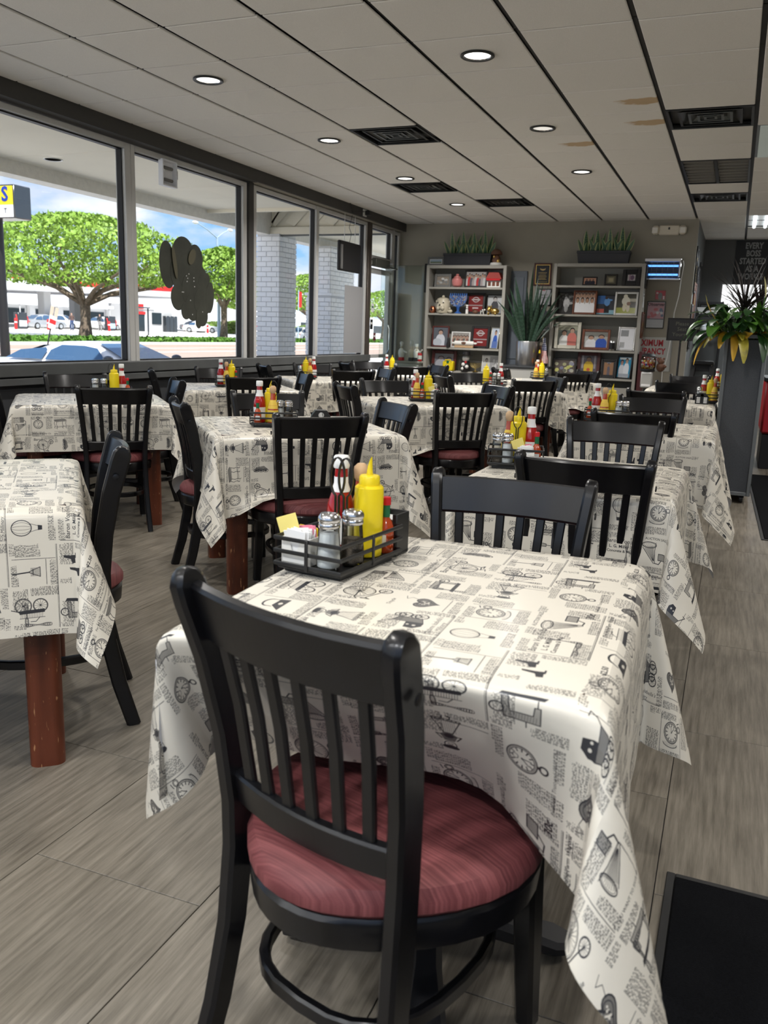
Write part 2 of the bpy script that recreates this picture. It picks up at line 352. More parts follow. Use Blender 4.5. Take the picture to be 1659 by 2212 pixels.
# ---------------------------------------------------------------- procedural newspaper print (drawn here in numpy, tiled through UVs)
NP = 2048; SHEET = .60                        # pixels, metres per repeat
ink = np.zeros((NP, NP), np.float32)
GL = {}
def glyph_polys(body, bold=0, shear=0):
    k = (body, bold, shear)
    if k not in GL:
        me = text_mesh(body, 1.0, None, ext=0, bold=bold, shear=shear, align='LEFT')
        vs = [tuple(v.co[:2]) for v in me.vertices]; ps = [[vs[i] for i in p.vertices] for p in me.polygons]
        xs = [p[0] for p in vs] or [0]; GL[k] = (ps, max(xs)); bpy.data.meshes.remove(me)
    return GL[k]
class Pen:
    def __init__(s, ox, oy, sc_, rot=0): s.o = (ox, oy); s.s = sc_; s.c = math.cos(math.radians(rot)); s.n = math.sin(math.radians(rot))
    def T(s, x, y): return s.o[0]+s.s*(s.c*x-s.n*y), s.o[1]+s.s*(s.n*x+s.c*y)
    def line(s, pts, w=3.0, v=1.0, close=False):
        P = [s.T(*p) for p in pts]; w = w*1.45
        if close: P.append(P[0])
        for (a, b), (c, d) in zip(P[:-1], P[1:]):
            h = w/2+1; X = np.arange(int(min(a, c)-h), int(max(a, c)+h)+2); Y = np.arange(int(min(b, d)-h), int(max(b, d)+h)+2)
            gx, gy = np.meshgrid(X, Y); dx, dy = c-a, d-b; l2 = dx*dx+dy*dy+1e-9
            t = np.clip(((gx-a)*dx+(gy-b)*dy)/l2, 0, 1); D = np.hypot(gx-a-t*dx, gy-b-t*dy)
            A = np.clip(w/2+.5-D, 0, 1)*v; ix = np.ix_(Y % NP, X % NP); ink[ix] = np.maximum(ink[ix], A)
        return s
    def ell(s, cx, cy, rx, ry=None, a0=0, a1=360, w=3.0, v=1.0, n=26):
        ry = rx if ry is None else ry
        return s.line([(cx+rx*math.cos(math.radians(a0+(a1-a0)*i/n)), cy+ry*math.sin(math.radians(a0+(a1-a0)*i/n))) for i in range(n+1)], w, v)
    def fill(s, pts, v=1.0, mode='max'):
        P = [s.T(*p) for p in pts]; xs = [p[0] for p in P]; ys = [p[1] for p in P]
        X = np.arange(int(min(xs)), int(max(xs))+2); Y = np.arange(int(min(ys)), int(max(ys))+2); gx, gy = np.meshgrid(X, Y)
        I = np.zeros(gx.shape, bool)
        for (a, b), (c, d) in zip(P, P[1:]+P[:1]):
            if b == d: continue
            I ^= ((gy < b) != (gy < d)) & (gx < (c-a)*(gy-b)/(d-b)+a)
        ix = np.ix_(Y % NP, X % NP); k = ink[ix]
        ink[ix] = np.where(I, np.maximum(k, v) if mode == 'max' else v, k); return s
    def disc(s, cx, cy, rx, ry=None, v=1.0, mode='max', n=22):
        ry = rx if ry is None else ry
        return s.fill([(cx+rx*math.cos(2*PI*i/n), cy+ry*math.sin(2*PI*i/n)) for i in range(n)], v, mode)
    def hatch(s, x0, y0, x1, y1, k, sl=.3, w=1.6, v=.75):
        for i in range(k):
            x = x0+(x1-x0)*(i+.5)/k; s.line([(x, y0), (x+sl*(y1-y0), y1)], w, v)
        return s
    def text(s, body, x, y, size, bold=0, shear=0, v=1.0, fit=None):
        ps, wd = glyph_polys(body, bold, shear)
        if fit: size = min(size, fit/max(wd, .01))
        for p in ps: s.fill([(x+size*a, y+size*b) for a, b in p], v)
        return s
    def copy_(s, x, y, w, h, rows, v=.8):                     # a column of illegible small type
        rh = h/rows
        for r in range(rows):
            c = x; yy = y+h-(r+1)*rh; end = x+w*(1 if r < rows-1 else random.uniform(.3, .9))
            while c < end:
                ww = random.uniform(.25, 1.1)*rh*2.2; ww = min(ww, end-c)
                k = max(1, int(ww/(rh*.42)))
                for j in range(k):
                    a = c+j*rh*.42; q = random.random()
                    s.line([(a, yy+rh*.1), (a, yy+rh*(.75 if q > .3 else .5))], 2.0, v)
                    if q > .45: s.line([(a, yy+rh*(.1 if q > .7 else .5)), (a+rh*.3, yy+rh*(.1 if q > .7 else .5))], 2.0, v)
                c += ww+rh*.35
        return s
def watch(p, alarm=False):
    p.ell(0, 0, 1, w=5).ell(0, 0, .9, w=2).ell(0, 0, .82, w=2.5)
    for i in range(12):
        a = PI*i/6; p.line([(.58*math.cos(a), .58*math.sin(a)), (.76*math.cos(a), .76*math.sin(a))], 5)
    for i in range(60):
        a = PI*i/30; p.line([(.80*math.cos(a), .80*math.sin(a)), (.84*math.cos(a), .84*math.sin(a))], 1.5)
    p.line([(0, 0), (.35, .42)], 4).line([(0, 0), (-.1, .62)], 3).disc(0, 0, .07)
    if alarm:
        p.ell(-.1, -1.05, .95, .35, 180, 360, w=4).hatch(-1, -1.3, .9, -.95, 12)
        p.ell(1.15, .5, .3, w=4).ell(1.15, .5, .2, w=3).line([(.85, .95), (1.25, 1.1)], 5)
    else:
        p.disc(0, 1.13, .13, .12).ell(0, 1.42, .26, w=7).ell(0, -.45, .2, w=2.5)
def wheel(p, cx, cy, r, k=14, w=3):
    p.ell(cx, cy, r, w=w+2).ell(cx, cy, r*.9, w=1.6).disc(cx, cy, r*.12)
    for i in range(k): a = 2*PI*i/k; p.line([(cx, cy), (cx+r*.9*math.cos(a), cy+r*.9*math.sin(a))], 1.6)
def bicycle(p):
    wheel(p, .45, 0, .95, 22); wheel(p, -1.0, -.55, .4, 12)
    p.line([(.45, 0), (.35, 1.15), (-.3, 1.05), (-1.0, -.55)], 6).line([(.35, 1.15), (.1, 1.4), (.55, 1.5)], 5).line([(-.3, 1.05), (-.6, 1.25), (-.1, 1.25)], 7)
    p.line([(.45, 0), (-.1, .4)], 4)
def walnut(p):
    p.fill([(-1, .75), (.6, .9), (1.05, .7), (-.6, .5)], .5).line([(-1, .75), (.6, .9), (1.05, .7), (-.6, .5)], 4, close=True)
    p.hatch(-.95, .42, .95, .62, 26, .1, 1.6).line([(-.98, .66), (-.6, .38), (1, .58)], 4)
    for x, y in ((-.9, .5), (-.55, .35), (.95, .5), (.4, .5)): p.line([(x, y), (x-.08, y-.4), (x+.08, y-.8), (x-.05, y-1.1), (x+.1, y-1.2)], 5)
    p.line([(-.9, -.45), (.9, -.3)], 4).line([(-.6, -.6), (.95, -.4)], 3)
def phono(p):
    p.fill([(-1, .1), (-.2, .45), (.1, -1), (.0, -1.05)], .22); p.line([(-1.05, .25), (-.5, -.5), (-.02, -1.1)], 4).line([(.05, .75), (.0, 0), (.1, -1.05)], 4)
    p.ell(-.5, .5, .62, .26, w=5).ell(-.5, .5, .5, .18, w=2)
    for i in range(9): t = i/8; p.line([(-1.0+t*1.0, .42+.2*math.sin(PI*t)), (-.1+.1*t, -.85)], 1.6)
    p.line([(.05, -1.05), (.5, -1.1), (.7, -.8)], 6).fill([(.4, -.75), (1.2, -.75), (1.2, -.2), (.4, -.2)], .35).line([(.4, -.75), (1.2, -.75), (1.2, -.2), (.4, -.2)], 5, close=True).hatch(.45, -.7, 1.15, -.25, 10, .0)
def pram(p):
    p.fill([(-.9, .1), (-.7, -.5), (.5, -.5), (.8, .15)], .55).line([(-.9, .1), (-.7, -.5), (.5, -.5), (.8, .15)], 4, close=True)
    p.fill([(-.95, .12), (-.95, .6), (-.6, 1), (-.1, .95), (0, .12)], .8).disc(-.55, .55, .1, v=.1, mode='set').disc(-.2, .5, .08, v=.1, mode='set')
    p.line([(.8, .15), (1.3, .75), (1.0, .8)], 5)
    for x in (-.55, .3): wheel(p, x, -.85, .36, 10)
    wheel(p, -.25, -.8, .28, 8); wheel(p, .6, -.8, .28, 8)
def sewing(p):
    p.fill([(-.9, -.55), (1, -.55), (.85, -.8), (-1.05, -.8)], .85)
    p.fill([(-.8, .75), (.75, .75), (.85, -.5), (.55, -.5), (.5, .35), (-.5, .35), (-.55, -.1), (-.8, -.1)], .35)
    p.line([(-.8, .75), (.75, .75), (.85, -.5), (.55, -.5), (.5, .35), (-.5, .35), (-.55, -.1), (-.8, -.1)], 4, close=True)
    p.ell(1.05, .3, .3, w=6).line([(-.67, -.1), (-.67, -.5)], 4).line([(-.2, .75), (-.2, 1.05)], 4).hatch(-.7, .4, .5, .7, 10, .1)
def iron(p):
    p.fill([(-1, -.6), (.9, -.6), (.8, 0), (-.3, .05)], .8).ell(.1, .35, .6, .35, 0, 180, w=9).line([(-.5, .35), (-.5, 0)], 6).line([(.7, .35), (.7, 0)], 6).disc(.1, -.3, .2, .12, .1, 'set')
def wagon(p):
    for x, r in ((-.7, .55), (.6, .62)): wheel(p, x, -.4, r, 12)
    p.fill([(-1, .2), (.9, .3), (.95, .0), (-1, -.1)], .8).line([(.9, .1), (1.5, -.1)], 5).hatch(-.9, .2, .85, .6, 14, .1, 2).line([(-1, .6), (.9, .65)], 3).line([(-.6, .6), (-.3, .95), (.1, .95)], 4)
def doll(p):
    p.ell(0, .78, .24, w=4).disc(0, .95, .34, .14, .7).ell(0, .72, .1, .06, w=2)
    p.fill([(-.2, .5), (.2, .5), (.35, .1), (.15, -.05), (-.15, -.05), (-.35, .1)], .55)
    p.line([(-.18, -.05), (-.55, -.95), (.55, -.95), (.18, -.05)], 4, close=True).hatch(-.35, -.9, .35, -.1, 9, .0, 1.6, .6)
    for i in range(7): p.ell(-.48+.16*i, -.95, .09, w=3)
    p.line([(-.3, .4), (-.5, .1), (-.1, .15)], 5).line([(.3, .4), (.5, .1), (.1, .15)], 5).disc(0, .15, .2, .15, .9).line([(-.15, -1), (-.2, -1.2), (-.02, -1.2)], 5).line([(.15, -1), (.12, -1.2), (.3, -1.2)], 5)
def heart(p):
    h = [(.06*16*math.sin(t)**3, .06*(13*math.cos(t)-5*math.cos(2*t)-2*math.cos(3*t)-math.cos(4*t))) for t in [2*PI*i/30 for i in range(30)]]
    p.fill(h, .55).line(h, 6, close=True); p.line([(a*.72, b*.72) for a, b in h], 4, close=True)
    for i in range(26): a = random.uniform(0, 6.28); r = random.uniform(0, .45); p.disc(r*math.cos(a), r*math.sin(a), .07, v=random.choice((.05, 1)), mode='set')
    p.line([(.6, .6), (.9, 1.2), (.5, 1.5), (1.1, 1.7)], 2.5)
def brush(p):
    p.line([(-.1, 1.4), (.05, 0)], 8).line([(0, 0), (-.4, -.9), (.5, -.9), (.1, 0)], 4, close=True).hatch(-.35, -.9, .45, -.1, 12, -.0, 1.8).line([(-.2, -.3), (.3, -.3)], 5)
def shoe(p):
    for dx, dy in ((0, .5), (.5, -.5)):
        p.fill([(-.5+dx, .35+dy), (-.2+dx, .4+dy), (-.1+dx, .05+dy), (.5+dx, -.1+dy), (.55+dx, -.28+dy), (-.1+dx, -.25+dy), (-.45+dx, -.3+dy)], .85).line([(-.5+dx, -.1+dy), (-.5+dx, -.45+dy)], 7)
def balloon(p):
    p.ell(0, .4, .6, .7, w=5)
    for k in (-.35, -.12, .12, .35): p.ell(0, .4, abs(k)*1.2, .7, 90 if k < 0 else -90, 270 if k < 0 else 90, w=1.8)
    p.line([(-.3, -.25), (-.15, -.75)], 2.5).line([(.3, -.25), (.15, -.75)], 2.5).fill([(-.2, -.75), (.2, -.75), (.16, -1.05), (-.16, -1.05)], .7)
def corner(p):
    for i in range(16):
        t = i/15; p.ell(-.9+1.8*t, .9, .09+.05*math.sin(9*t), w=2.6).ell(-.9, .9-1.8*t, .09+.05*math.cos(7*t), w=2.6)
def gems(p):
    for k in range(3): p.ell(-.6+.6*k, 0, .35, .22, w=5).disc(-.6+.6*k, 0, .2, .12, .8)
    p.fill([(-1, -.1), (-.4, -.6), (.6, -.4), (1, .2), (.3, .1)], .5)
G5 = NP/5
def cell(i, j): return ((i+.5)*G5, (j+.5)*G5)
LAY = [(watch, 0, 0, 74, 0), (walnut, 1, 0, 98, 0), (doll, 2, 0, 118, 0), (bicycle, 3, 0, 92, 90), (phono, 4, 0, 96, 90),
       (pram, 0, 1, 96, 0), (lambda p: watch(p, True), 1, 1, 76, 90), (iron, 2, 1, 92, 0), (wagon, 3, 1, 92, 0), (heart, 4, 1, 78, 90),
       (sewing, 0, 2, 100, 90), (shoe, 1, 2, 96, 90), (wheel, 2, 2, 0, 0), (phono, 3, 2, 104, 0), (watch, 4, 2, 70, 180),
       (wagon, 0, 3, 94, 90), (brush, 1, 3, 84, 0), (balloon, 2, 3, 100, 0), (lambda p: watch(p, True), 3, 3, 72, 0), (doll, 4, 3, 120, 90),
       (bicycle, 0, 4, 88, 180), (gems, 1, 4, 100, 90), (pram, 2, 4, 96, 90), (heart, 3, 4, 74, 0), (sewing, 4, 4, 92, 0)]
for f_, i, j, s_, r_ in LAY:
    x, y = cell(i, j)
    if s_: f_(Pen(x-58*math.cos(math.radians(r_))-20, y+36, s_*1.18, r_))
    # type around each engraving
    q = Pen(x, y, 1, r_); a = G5/2
    q.copy_(60, -a+24, 128, 200, 15) if (i+j) % 2 else q.copy_(70, -60, 110, 210, 16)
    q.copy_(-196, -a+8, 232, 62 if (i+2*j) % 3 else 84, 5 if (i+2*j) % 3 else 7)
    if (i+j) % 2 == 0: q.copy_(-198, 128, 190, 62, 5)
    q.copy_(86, a-64, 108, 56, 4)
    if (i+j) % 3 == 1: q.line([(-a+12, -a+100), (40, -a+100)], 3)
    if (i*2+j) % 4 == 1: q.line([(48, -a+20), (48, a-30)], 3)
HEAD = [('Baron Von Felts', 2, 2, -190, 100, 62, .01, .15), ('L. G. Miller', 2, 2, -150, 40, 46, .02, 0), ("Concrete & Mas", 2, 2, -170, -10, 40, .02, 0), ('CHICAGO HOUSE', 1, 1, -180, -120, 42, .02, 0), ('Quality & Day Alarm Clocks', 1, 1, -180, -155, 28, .01, 0),
        ('$2.50', 1, 1, 80, 110, 52, .03, 0), ('Baxter & Bailey Co.', 0, 0, -195, -150, 44, .01, .3), ('Genuine Burl Walnut Table', 1, 0, -195, 160, 34, .01, 0), ('$14.25 Each', 1, 0, -120, -130, 34, .01, 0),
        ("Madame Isabella's", 2, 4, -190, -130, 44, 0, .3), ('Millinery', 2, 4, -120, -175, 44, 0, .3), ('AUCTION SALES.', 3, 2, -190, 165, 36, .01, 0), ('By Biddles Trust and Vault Co.', 4, 2, -195, -140, 40, 0, .2),
        ('One Horse Farm Wagons', 3, 1, -195, 170, 36, .02, 0), ('$38 WAGON', 3, 1, 20, -160, 40, .02, 0), ('IF YOU WANT TO SAVE MONEY', 4, 0, -195, -175, 28, .01, 0), ('For 80 Cents', 0, 0, 30, 165, 32, .01, 0),
        ('Phonographs', 4, 0, -160, 170, 34, .01, .2), ('Baby Carriage', 0, 1, -190, -180, 40, .01, .2), ('30c', 3, 2, 70, -120, 70, .03, 0), ('Baron', 0, 4, -180, 140, 70, .01, .15), ('Tricycle', 3, 0, -190, -170, 38, .01, .2)]
for t_, i, j, dx, dy, sz, b_, sh in HEAD:
    x, y = cell(i, j); Pen(x, y, 1).text(t_, dx, dy, sz, b_, sh, fit=380)
for i, j in ((2, 2), (4, 4), (0, 3)):
    x, y = cell(i, j); corner(Pen(x-60, y-20, 110, 90*i))
for k in range(5):
    Pen(0, k*G5+4, 1).line([(G5*(k % 3)+8, 0), (G5*(k % 3+2)-30, 0)], 3).line([(G5*(k % 3)+8, 8), (G5*(k % 3+2)-30, 8)], 1.5)
    Pen(k*G5+2, 0, 1).line([(0, G5*(k % 4)+20), (0, G5*(k % 4+1)-30)], 3)
def image(name, arr, data=False):
    h_, w_ = arr.shape[:2]; im = bpy.data.images.new(name, w_, h_, alpha=False)
    if data: im.colorspace_settings.name = 'Non-Color'
    px = np.ones((h_, w_, 4), np.float32); px[..., :3] = arr if arr.ndim == 3 else arr[..., None]
    im.pixels.foreach_set(px.ravel()); im.update(); return im
im_print = image('newsprint_pattern', ink, True)
def cloth_material():
    m = mat('newsprint_oilcloth', (.7, .67, .58), .38, spec=.5, coat=.12, bump=(35, .12)); nt = m.node_tree; p = nt.nodes['Principled BSDF']
    uv = N(nt, 'ShaderNodeUVMap'); ti = N(nt, 'ShaderNodeTexImage'); ti.image = im_print; nt.links.new(uv.outputs[0], ti.inputs[0])
    x = N(nt, 'ShaderNodeMixRGB'); x.inputs[1].default_value = (.66, .62, .535, 1); x.inputs[2].default_value = (.030, .031, .036, 1)
    g = N(nt, 'ShaderNodeMath', operation='MULTIPLY'); g.inputs[1].default_value = 1.45; g.use_clamp = True; nt.links.new(ti.outputs[0], g.inputs[0]); nt.links.new(g.outputs[0], x.inputs[0])
    # felt backing on the reverse side
    ge = N(nt, 'ShaderNodeNewGeometry'); y = N(nt, 'ShaderNodeMixRGB'); y.inputs[2].default_value = (.70, .71, .745, 1)
    nt.links.new(ge.outputs['Backfacing'], y.inputs[0]); nt.links.new(x.outputs[0], y.inputs[1]); nt.links.new(y.outputs[0], p.inputs['Base Color'])
    return m
MT['cloth'] = cloth_material()

# ---------------------------------------------------------------- small printed pictures for the frames (one sheet, drawn here)
AT = np.zeros((1024, 1024, 3), np.float32); AC = 128
gx, gy = np.meshgrid(np.linspace(0, 1, AC), np.linspace(0, 1, AC))
rs = np.random.RandomState(3)
def blob(im, cx, cy, rx, ry, c): im[((gx-cx)/rx)**2+((gy-cy)/ry)**2 < 1] = c
def rect(im, x0, y0, x1, y1, c): im[(gx >= x0) & (gx < x1) & (gy >= y0) & (gy < y1)] = c
def man(im, x, h, shirt, skin=(.42, .25, .17), hair=(.03, .02, .02), wd=.13):
    blob(im, x, h-.38, wd*1.15, .30, shirt); rect(im, x-wd*1.1, 0, x+wd*1.1, h-.38, shirt)
    blob(im, x, h+.02, wd*.62, .125, hair); blob(im, x, h-.02, wd*.52, .105, skin)
def noisy(im, a): im += rs.uniform(-a, a, im.shape[:2])[..., None]
def pic(k):
    im = np.zeros((AC, AC, 3), np.float32)
    if k == 0:      # crowd of staff
        im[:] = (.35, .33, .32)
        for i in range(9): man(im, .08+.105*i, .62+.12*((i*5) % 3)/2, [(.5, .5, .5), (.45, .05, .05), (.1, .1, .12), (.35, .3, .3)][i % 4], wd=.07)
    elif k == 1:    # two men, white and coral shirts
        im[:] = (.12, .14, .12); rect(im, 0, .75, 1, 1, (.3, .3, .22)); man(im, .33, .62, (.75, .75, .73), wd=.2); man(im, .72, .74, (.55, .16, .13), (.40, .26, .19), wd=.2)
    elif k == 2:    # two men, white and blue
        im[:] = (.4, .4, .38); rect(im, 0, .7, 1, 1, (.2, .2, .18)); man(im, .3, .62, (.72, .72, .74), wd=.2); man(im, .72, .68, (.03, .09, .42), wd=.2)
    elif k == 3:    # player in a dark action shot
        im[:] = (.02, .02, .02)
        for i in range(40): blob(im, rs.rand(), .55+.45*rs.rand(), .04, .05, (.12, .12, .12))
        blob(im, .5, .5, .2, .25, (.5, .5, .5)); blob(im, .45, .75, .08, .08, (.3, .3, .3)); blob(im, .5, .25, .12, .2, (.35, .35, .35)); blob(im, .75, .5, .15, .06, (.4, .4, .4))
    elif k == 4:    # team in white shirts
        im[:] = (.16, .12, .10)
        for i in range(12): man(im, .06+.08*i, .8+.04*(i % 2), (.45, .42, .4), wd=.06)
        for i in range(4): man(im, .15+.23*i, .6, (.78, .78, .8), wd=.13)
    elif k == 5:    # golfer
        im[:] = (.03, .035, .05); rect(im, 0, .55, .4, 1, (.03, .12, .35)); rect(im, 0, 0, 1, .25, (.25, .45, .55)); rect(im, 0, .1, .4, .3, (.45, .1, .08))
        rect(im, .38, .1, .62, .5, (.01, .01, .015)); blob(im, .5, .65, .14, .2, (.12, .3, .62)); blob(im, .46, .86, .07, .07, (.05, .03, .03)); blob(im, .6, .75, .15, .05, (.12, .3, .62))
    elif k == 6:    # ball player on grass
        im[:] = (.03, .03, .02); rect(im, 0, 0, 1, .3, (.30, .32, .05)); rect(im, .6, .6, 1, .75, (.4, .38, .3)); blob(im, .48, .62, .2, .22, (.62, .6, .5)); blob(im, .45, .86, .1, .09, (.65, .62, .5))
        blob(im, .42, .32, .09, .2, (.6, .55, .4)); blob(im, .6, .3, .09, .2, (.55, .5, .38)); blob(im, .62, .5, .1, .09, (.2, .1, .06))
    elif k == 7:    # red certificate
        im[:] = (.17, .02, .02); rect(im, 0, .36, 1, .42, (.3, .25, .25)); blob(im, .5, .72, .22, .16, (.42, .40, .40)); blob(im, .5, .72, .17, .11, (.14, .02, .02)); rect(im, .22, .68, .78, .76, (.4, .38, .38)); rect(im, .3, .2, .7, .27, (.55, .5, .5))
    elif k == 8:    # grey portrait
        im[:] = (.45, .46, .47); rect(im, 0, 0, 1, .45, (.25, .26, .27)); man(im, .5, .78, (.05, .05, .06), (.38, .36, .35), wd=.2)
    elif k == 9:    # old brown team
        im[:] = (.10, .08, .07)
        for i in range(16): blob(im, rs.uniform(.1, .9), rs.uniform(.15, .85), .09, .11, (.5*rs.rand()+.12,)*2+(.3*rs.rand()+.1,))
    elif k == 10:   # man in pale shirt, seated
        im[:] = (.10, .11, .13); man(im, .5, .72, (.55, .57, .62), (.42, .28, .22), wd=.26); blob(im, .3, .2, .3, .2, (.42, .45, .5))
    elif k == 11:   # group on a lawn card
        im[:] = (.30, .28, .26); rect(im, 0, 0, 1, .3, (.25, .3, .2))
        for i in range(11): man(im, .06+.09*i, .66+.05*(i % 2), [(.25, .1, .08), (.1, .12, .1), (.4, .3, .25)][i % 3], wd=.06)
    elif k == 12:   # blue-clad figure
        im[:] = (.5, .55, .62); man(im, .55, .75, (.04, .1, .4), wd=.24); rect(im, .2, 0, .9, .35, (.1, .16, .4))
    elif k == 13:   # yellow jersey player
        im[:] = (.10, .09, .11); man(im, .5, .78, (.62, .42, .04), (.2, .11, .07), wd=.24); blob(im, .5, .25, .1, .08, (.5, .1, .05)); rect(im, .1, .3, .2, 1, (.3, .28, .3)); rect(im, .8, .3, .9, 1, (.3, .28, .3))
    elif k == 14:   # player on clay floor
        im[:] = (.28, .15, .08); rect(im, .3, .9, .7, 1, (.2, .2, .25)); man(im, .5, .78, (.1, .1, .14), (.25, .15, .1), wd=.12); rect(im, .42, .1, .48, .4, (.15, .1, .08)); rect(im, .53, .1, .59, .4, (.15, .1, .08))
    elif k == 15:   # magazine cover
        im[:] = (.02, .22, .38); rect(im, .1, .86, .9, .96, (.6, .65, .65)); man(im, .3, .72, (.5, .52, .55), (.35, .2, .15), wd=.18); man(im, .65, .8, (.6, .62, .65), (.4, .28, .2), wd=.18); rect(im, .1, .05, .9, .2, (.3, .32, .35))
    elif k == 16:   # two sepia portraits
        im[:] = (.55, .55, .52); rect(im, .45, 0, 1, 1, (.3, .3, .3)); man(im, .25, .7, (.5, .5, .48), (.3, .28, .26), wd=.14)
        for i in range(8): blob(im, rs.uniform(.5, .95), rs.uniform(.1, .9), .07, .1, (.5, .5, .5))
    elif k == 17:   # faded couple
        im[:] = (.14, .14, .16); man(im, .35, .66, (.32, .33, .37), (.25, .2, .2), wd=.24); man(im, .75, .6, (.2, .2, .24), (.25, .2, .2), wd=.2)
    elif k == 18:   # purple action
        im[:] = (.5, .46, .46); blob(im, .6, .5, .25, .4, (.16, .1, .16)); rect(im, .2, 0, .4, 1, (.3, .2, .26))
    elif k == 19:   # small group at dusk
        im[:] = (.45, .24, .16)
        for i in range(3): man(im, .25+.25*i, .68, (.02, .02, .03), (.2, .12, .1), wd=.13)
    elif k == 20:   # award text on black
        im[:] = (.006, .006, .006); blob(im, .5, .80, .2, .1, (.5, .36, .14)); blob(im, .5, .84, .2, .06, (.01, .01, .01))
        for i in range(7): rect(im, .2+.03*(i % 3), .58-.06*i, .8-.03*(i % 3), .6-.06*i, (.42, .3, .1))
        rect(im, .15, .1, .85, .12, (.3, .22, .08))
    elif k == 21:   # newspaper front
        im[:] = (.42, .42, .42); rect(im, .04, .36, .96, .96, (.42, .22, .24))
        for i in range(16): blob(im, rs.uniform(.12, .88), rs.uniform(.40, .72), .08, .05, random.choice([(.12, .14, .2), (.4, .08, .08), (.5, .5, .5)]))
        rect(im, .04, .33, .96, .36, (.05, .05, .06))
        for i in range(7): rect(im, .1, .28-.035*i, .9, .295-.035*i, (.28, .28, .28))
    elif k == 22:   # review page
        im[:] = (.45, .45, .47); rect(im, .4, .9, .6, .95, (.4, .1, .1)); blob(im, .5, .16, .08, .06, (.2, .2, .2))
        for i in range(2): rect(im, .3, .42-.08*i, .7, .44-.08*i, (.2, .2, .2))
    elif k == 23:   # silver reflection page
        im[:] = (.72, .73, .76); rect(im, .1, .62, .6, .9, (.25, .26, .27)); rect(im, .1, .1, .4, .35, (.35, .36, .37)); noisy(im, .05)
    elif k == 24:   # gold medal square
        im[:] = (.10, .09, .06); rect(im, .2, .2, .8, .8, (.2, .18, .12)); rect(im, .3, .3, .7, .7, (.36, .32, .2))
    elif k == 25:   # dogs, grey
        im[:] = (.28, .24, .2)
        for i in range(10): blob(im, rs.uniform(.15, .85), rs.uniform(.2, .8), .12, .12, (.5*rs.rand()+.15,)*3)
    elif k == 26:   # red and white decal
        im[:] = (.35, .03, .03); blob(im, .5, .35, .2, .4, (.16, .16, .14)); rect(im, .75, 0, .9, .4, (.6, .5, .5)); blob(im, .2, .7, .12, .1, (.5, .4, .4))
    elif k == 27:   # landscape
        im[:] = (.4, .5, .6); rect(im, 0, 0, 1, .4, (.15, .2, .1))
    noisy(im, .02); return np.clip(im, 0, 1)
for k in range(28):
    r_, c_ = divmod(k, 8); AT[r_*AC:(r_+1)*AC, c_*AC:(c_+1)*AC] = pic(k)
lin = AT; srgb_at = np.where(lin <= .0031308, lin*12.92, 1.055*np.maximum(lin, 1e-6)**(1/2.4)-.055)
im_atlas = image('printed_pictures', srgb_at)
def pic_material():
    m = mat('printed_picture', (.5, .5, .5), .22, spec=.5); nt = m.node_tree; p = nt.nodes['Principled BSDF']
    uv = N(nt, 'ShaderNodeUVMap'); ti = N(nt, 'ShaderNodeTexImage'); ti.image = im_atlas; nt.links.new(uv.outputs[0], ti.inputs[0]); nt.links.new(ti.outputs[0], p.inputs['Base Color']); return m
MT['pic'] = pic_material()
def picuv(k):
    r_, c_ = divmod(k, 8); e_ = .004; return ((c_/8+e_, r_/8+e_), ((c_+1)/8-e_, r_/8+e_), ((c_+1)/8-e_, (r_+1)/8-e_), (c_/8+e_, (r_+1)/8-e_))
# ---------------------------------------------------------------- room shell
CW = 2.96; YB = 12.42; XW = -4.87; YR = -1.6; XR = 4.0; YA = 14.86; XA = -.62
b = MB(); b.box((-.45, 5.95, -.06), (9.1, 18.0, .112)); floor = struct('floor', b, MT['gasket'])
tb = MB().box((0, 0, -.002), (.4548, .9118, .004), .0008).mesh('floor_tile', MT['floor'], 0)
rest = MB(); k = 0
for c in range(-8, 12):
    x0 = -1.87+.457*c; off = 1.856 if c % 2 == 0 else 1.39
    for r in range(-6, 16):
        y0 = off+.914*r; xa, xb, ya, yb = max(x0, -4.8), min(x0+.457, XR), max(y0, YR), min(y0+.914, YA)
        if xb-xa < .03 or yb-ya < .03: continue
        if -4.9 < x0 < .75 and .6 < y0+.9 and y0 < 12.4:
            o = bpy.data.objects.new('floor_tile', tb); COL.objects.link(o); o.parent = floor
            o.location = ((xa+xb)/2, (ya+yb)/2, 0); o.scale = ((xb-xa)/.457, (yb-ya)/.914, 1)
        else: rest.box(((xa+xb)/2, (ya+yb)/2, -.002), (xb-xa-.002, yb-ya-.002, .004))
stuff(obj('floor_tile_field', rest, MT['floor'], floor))

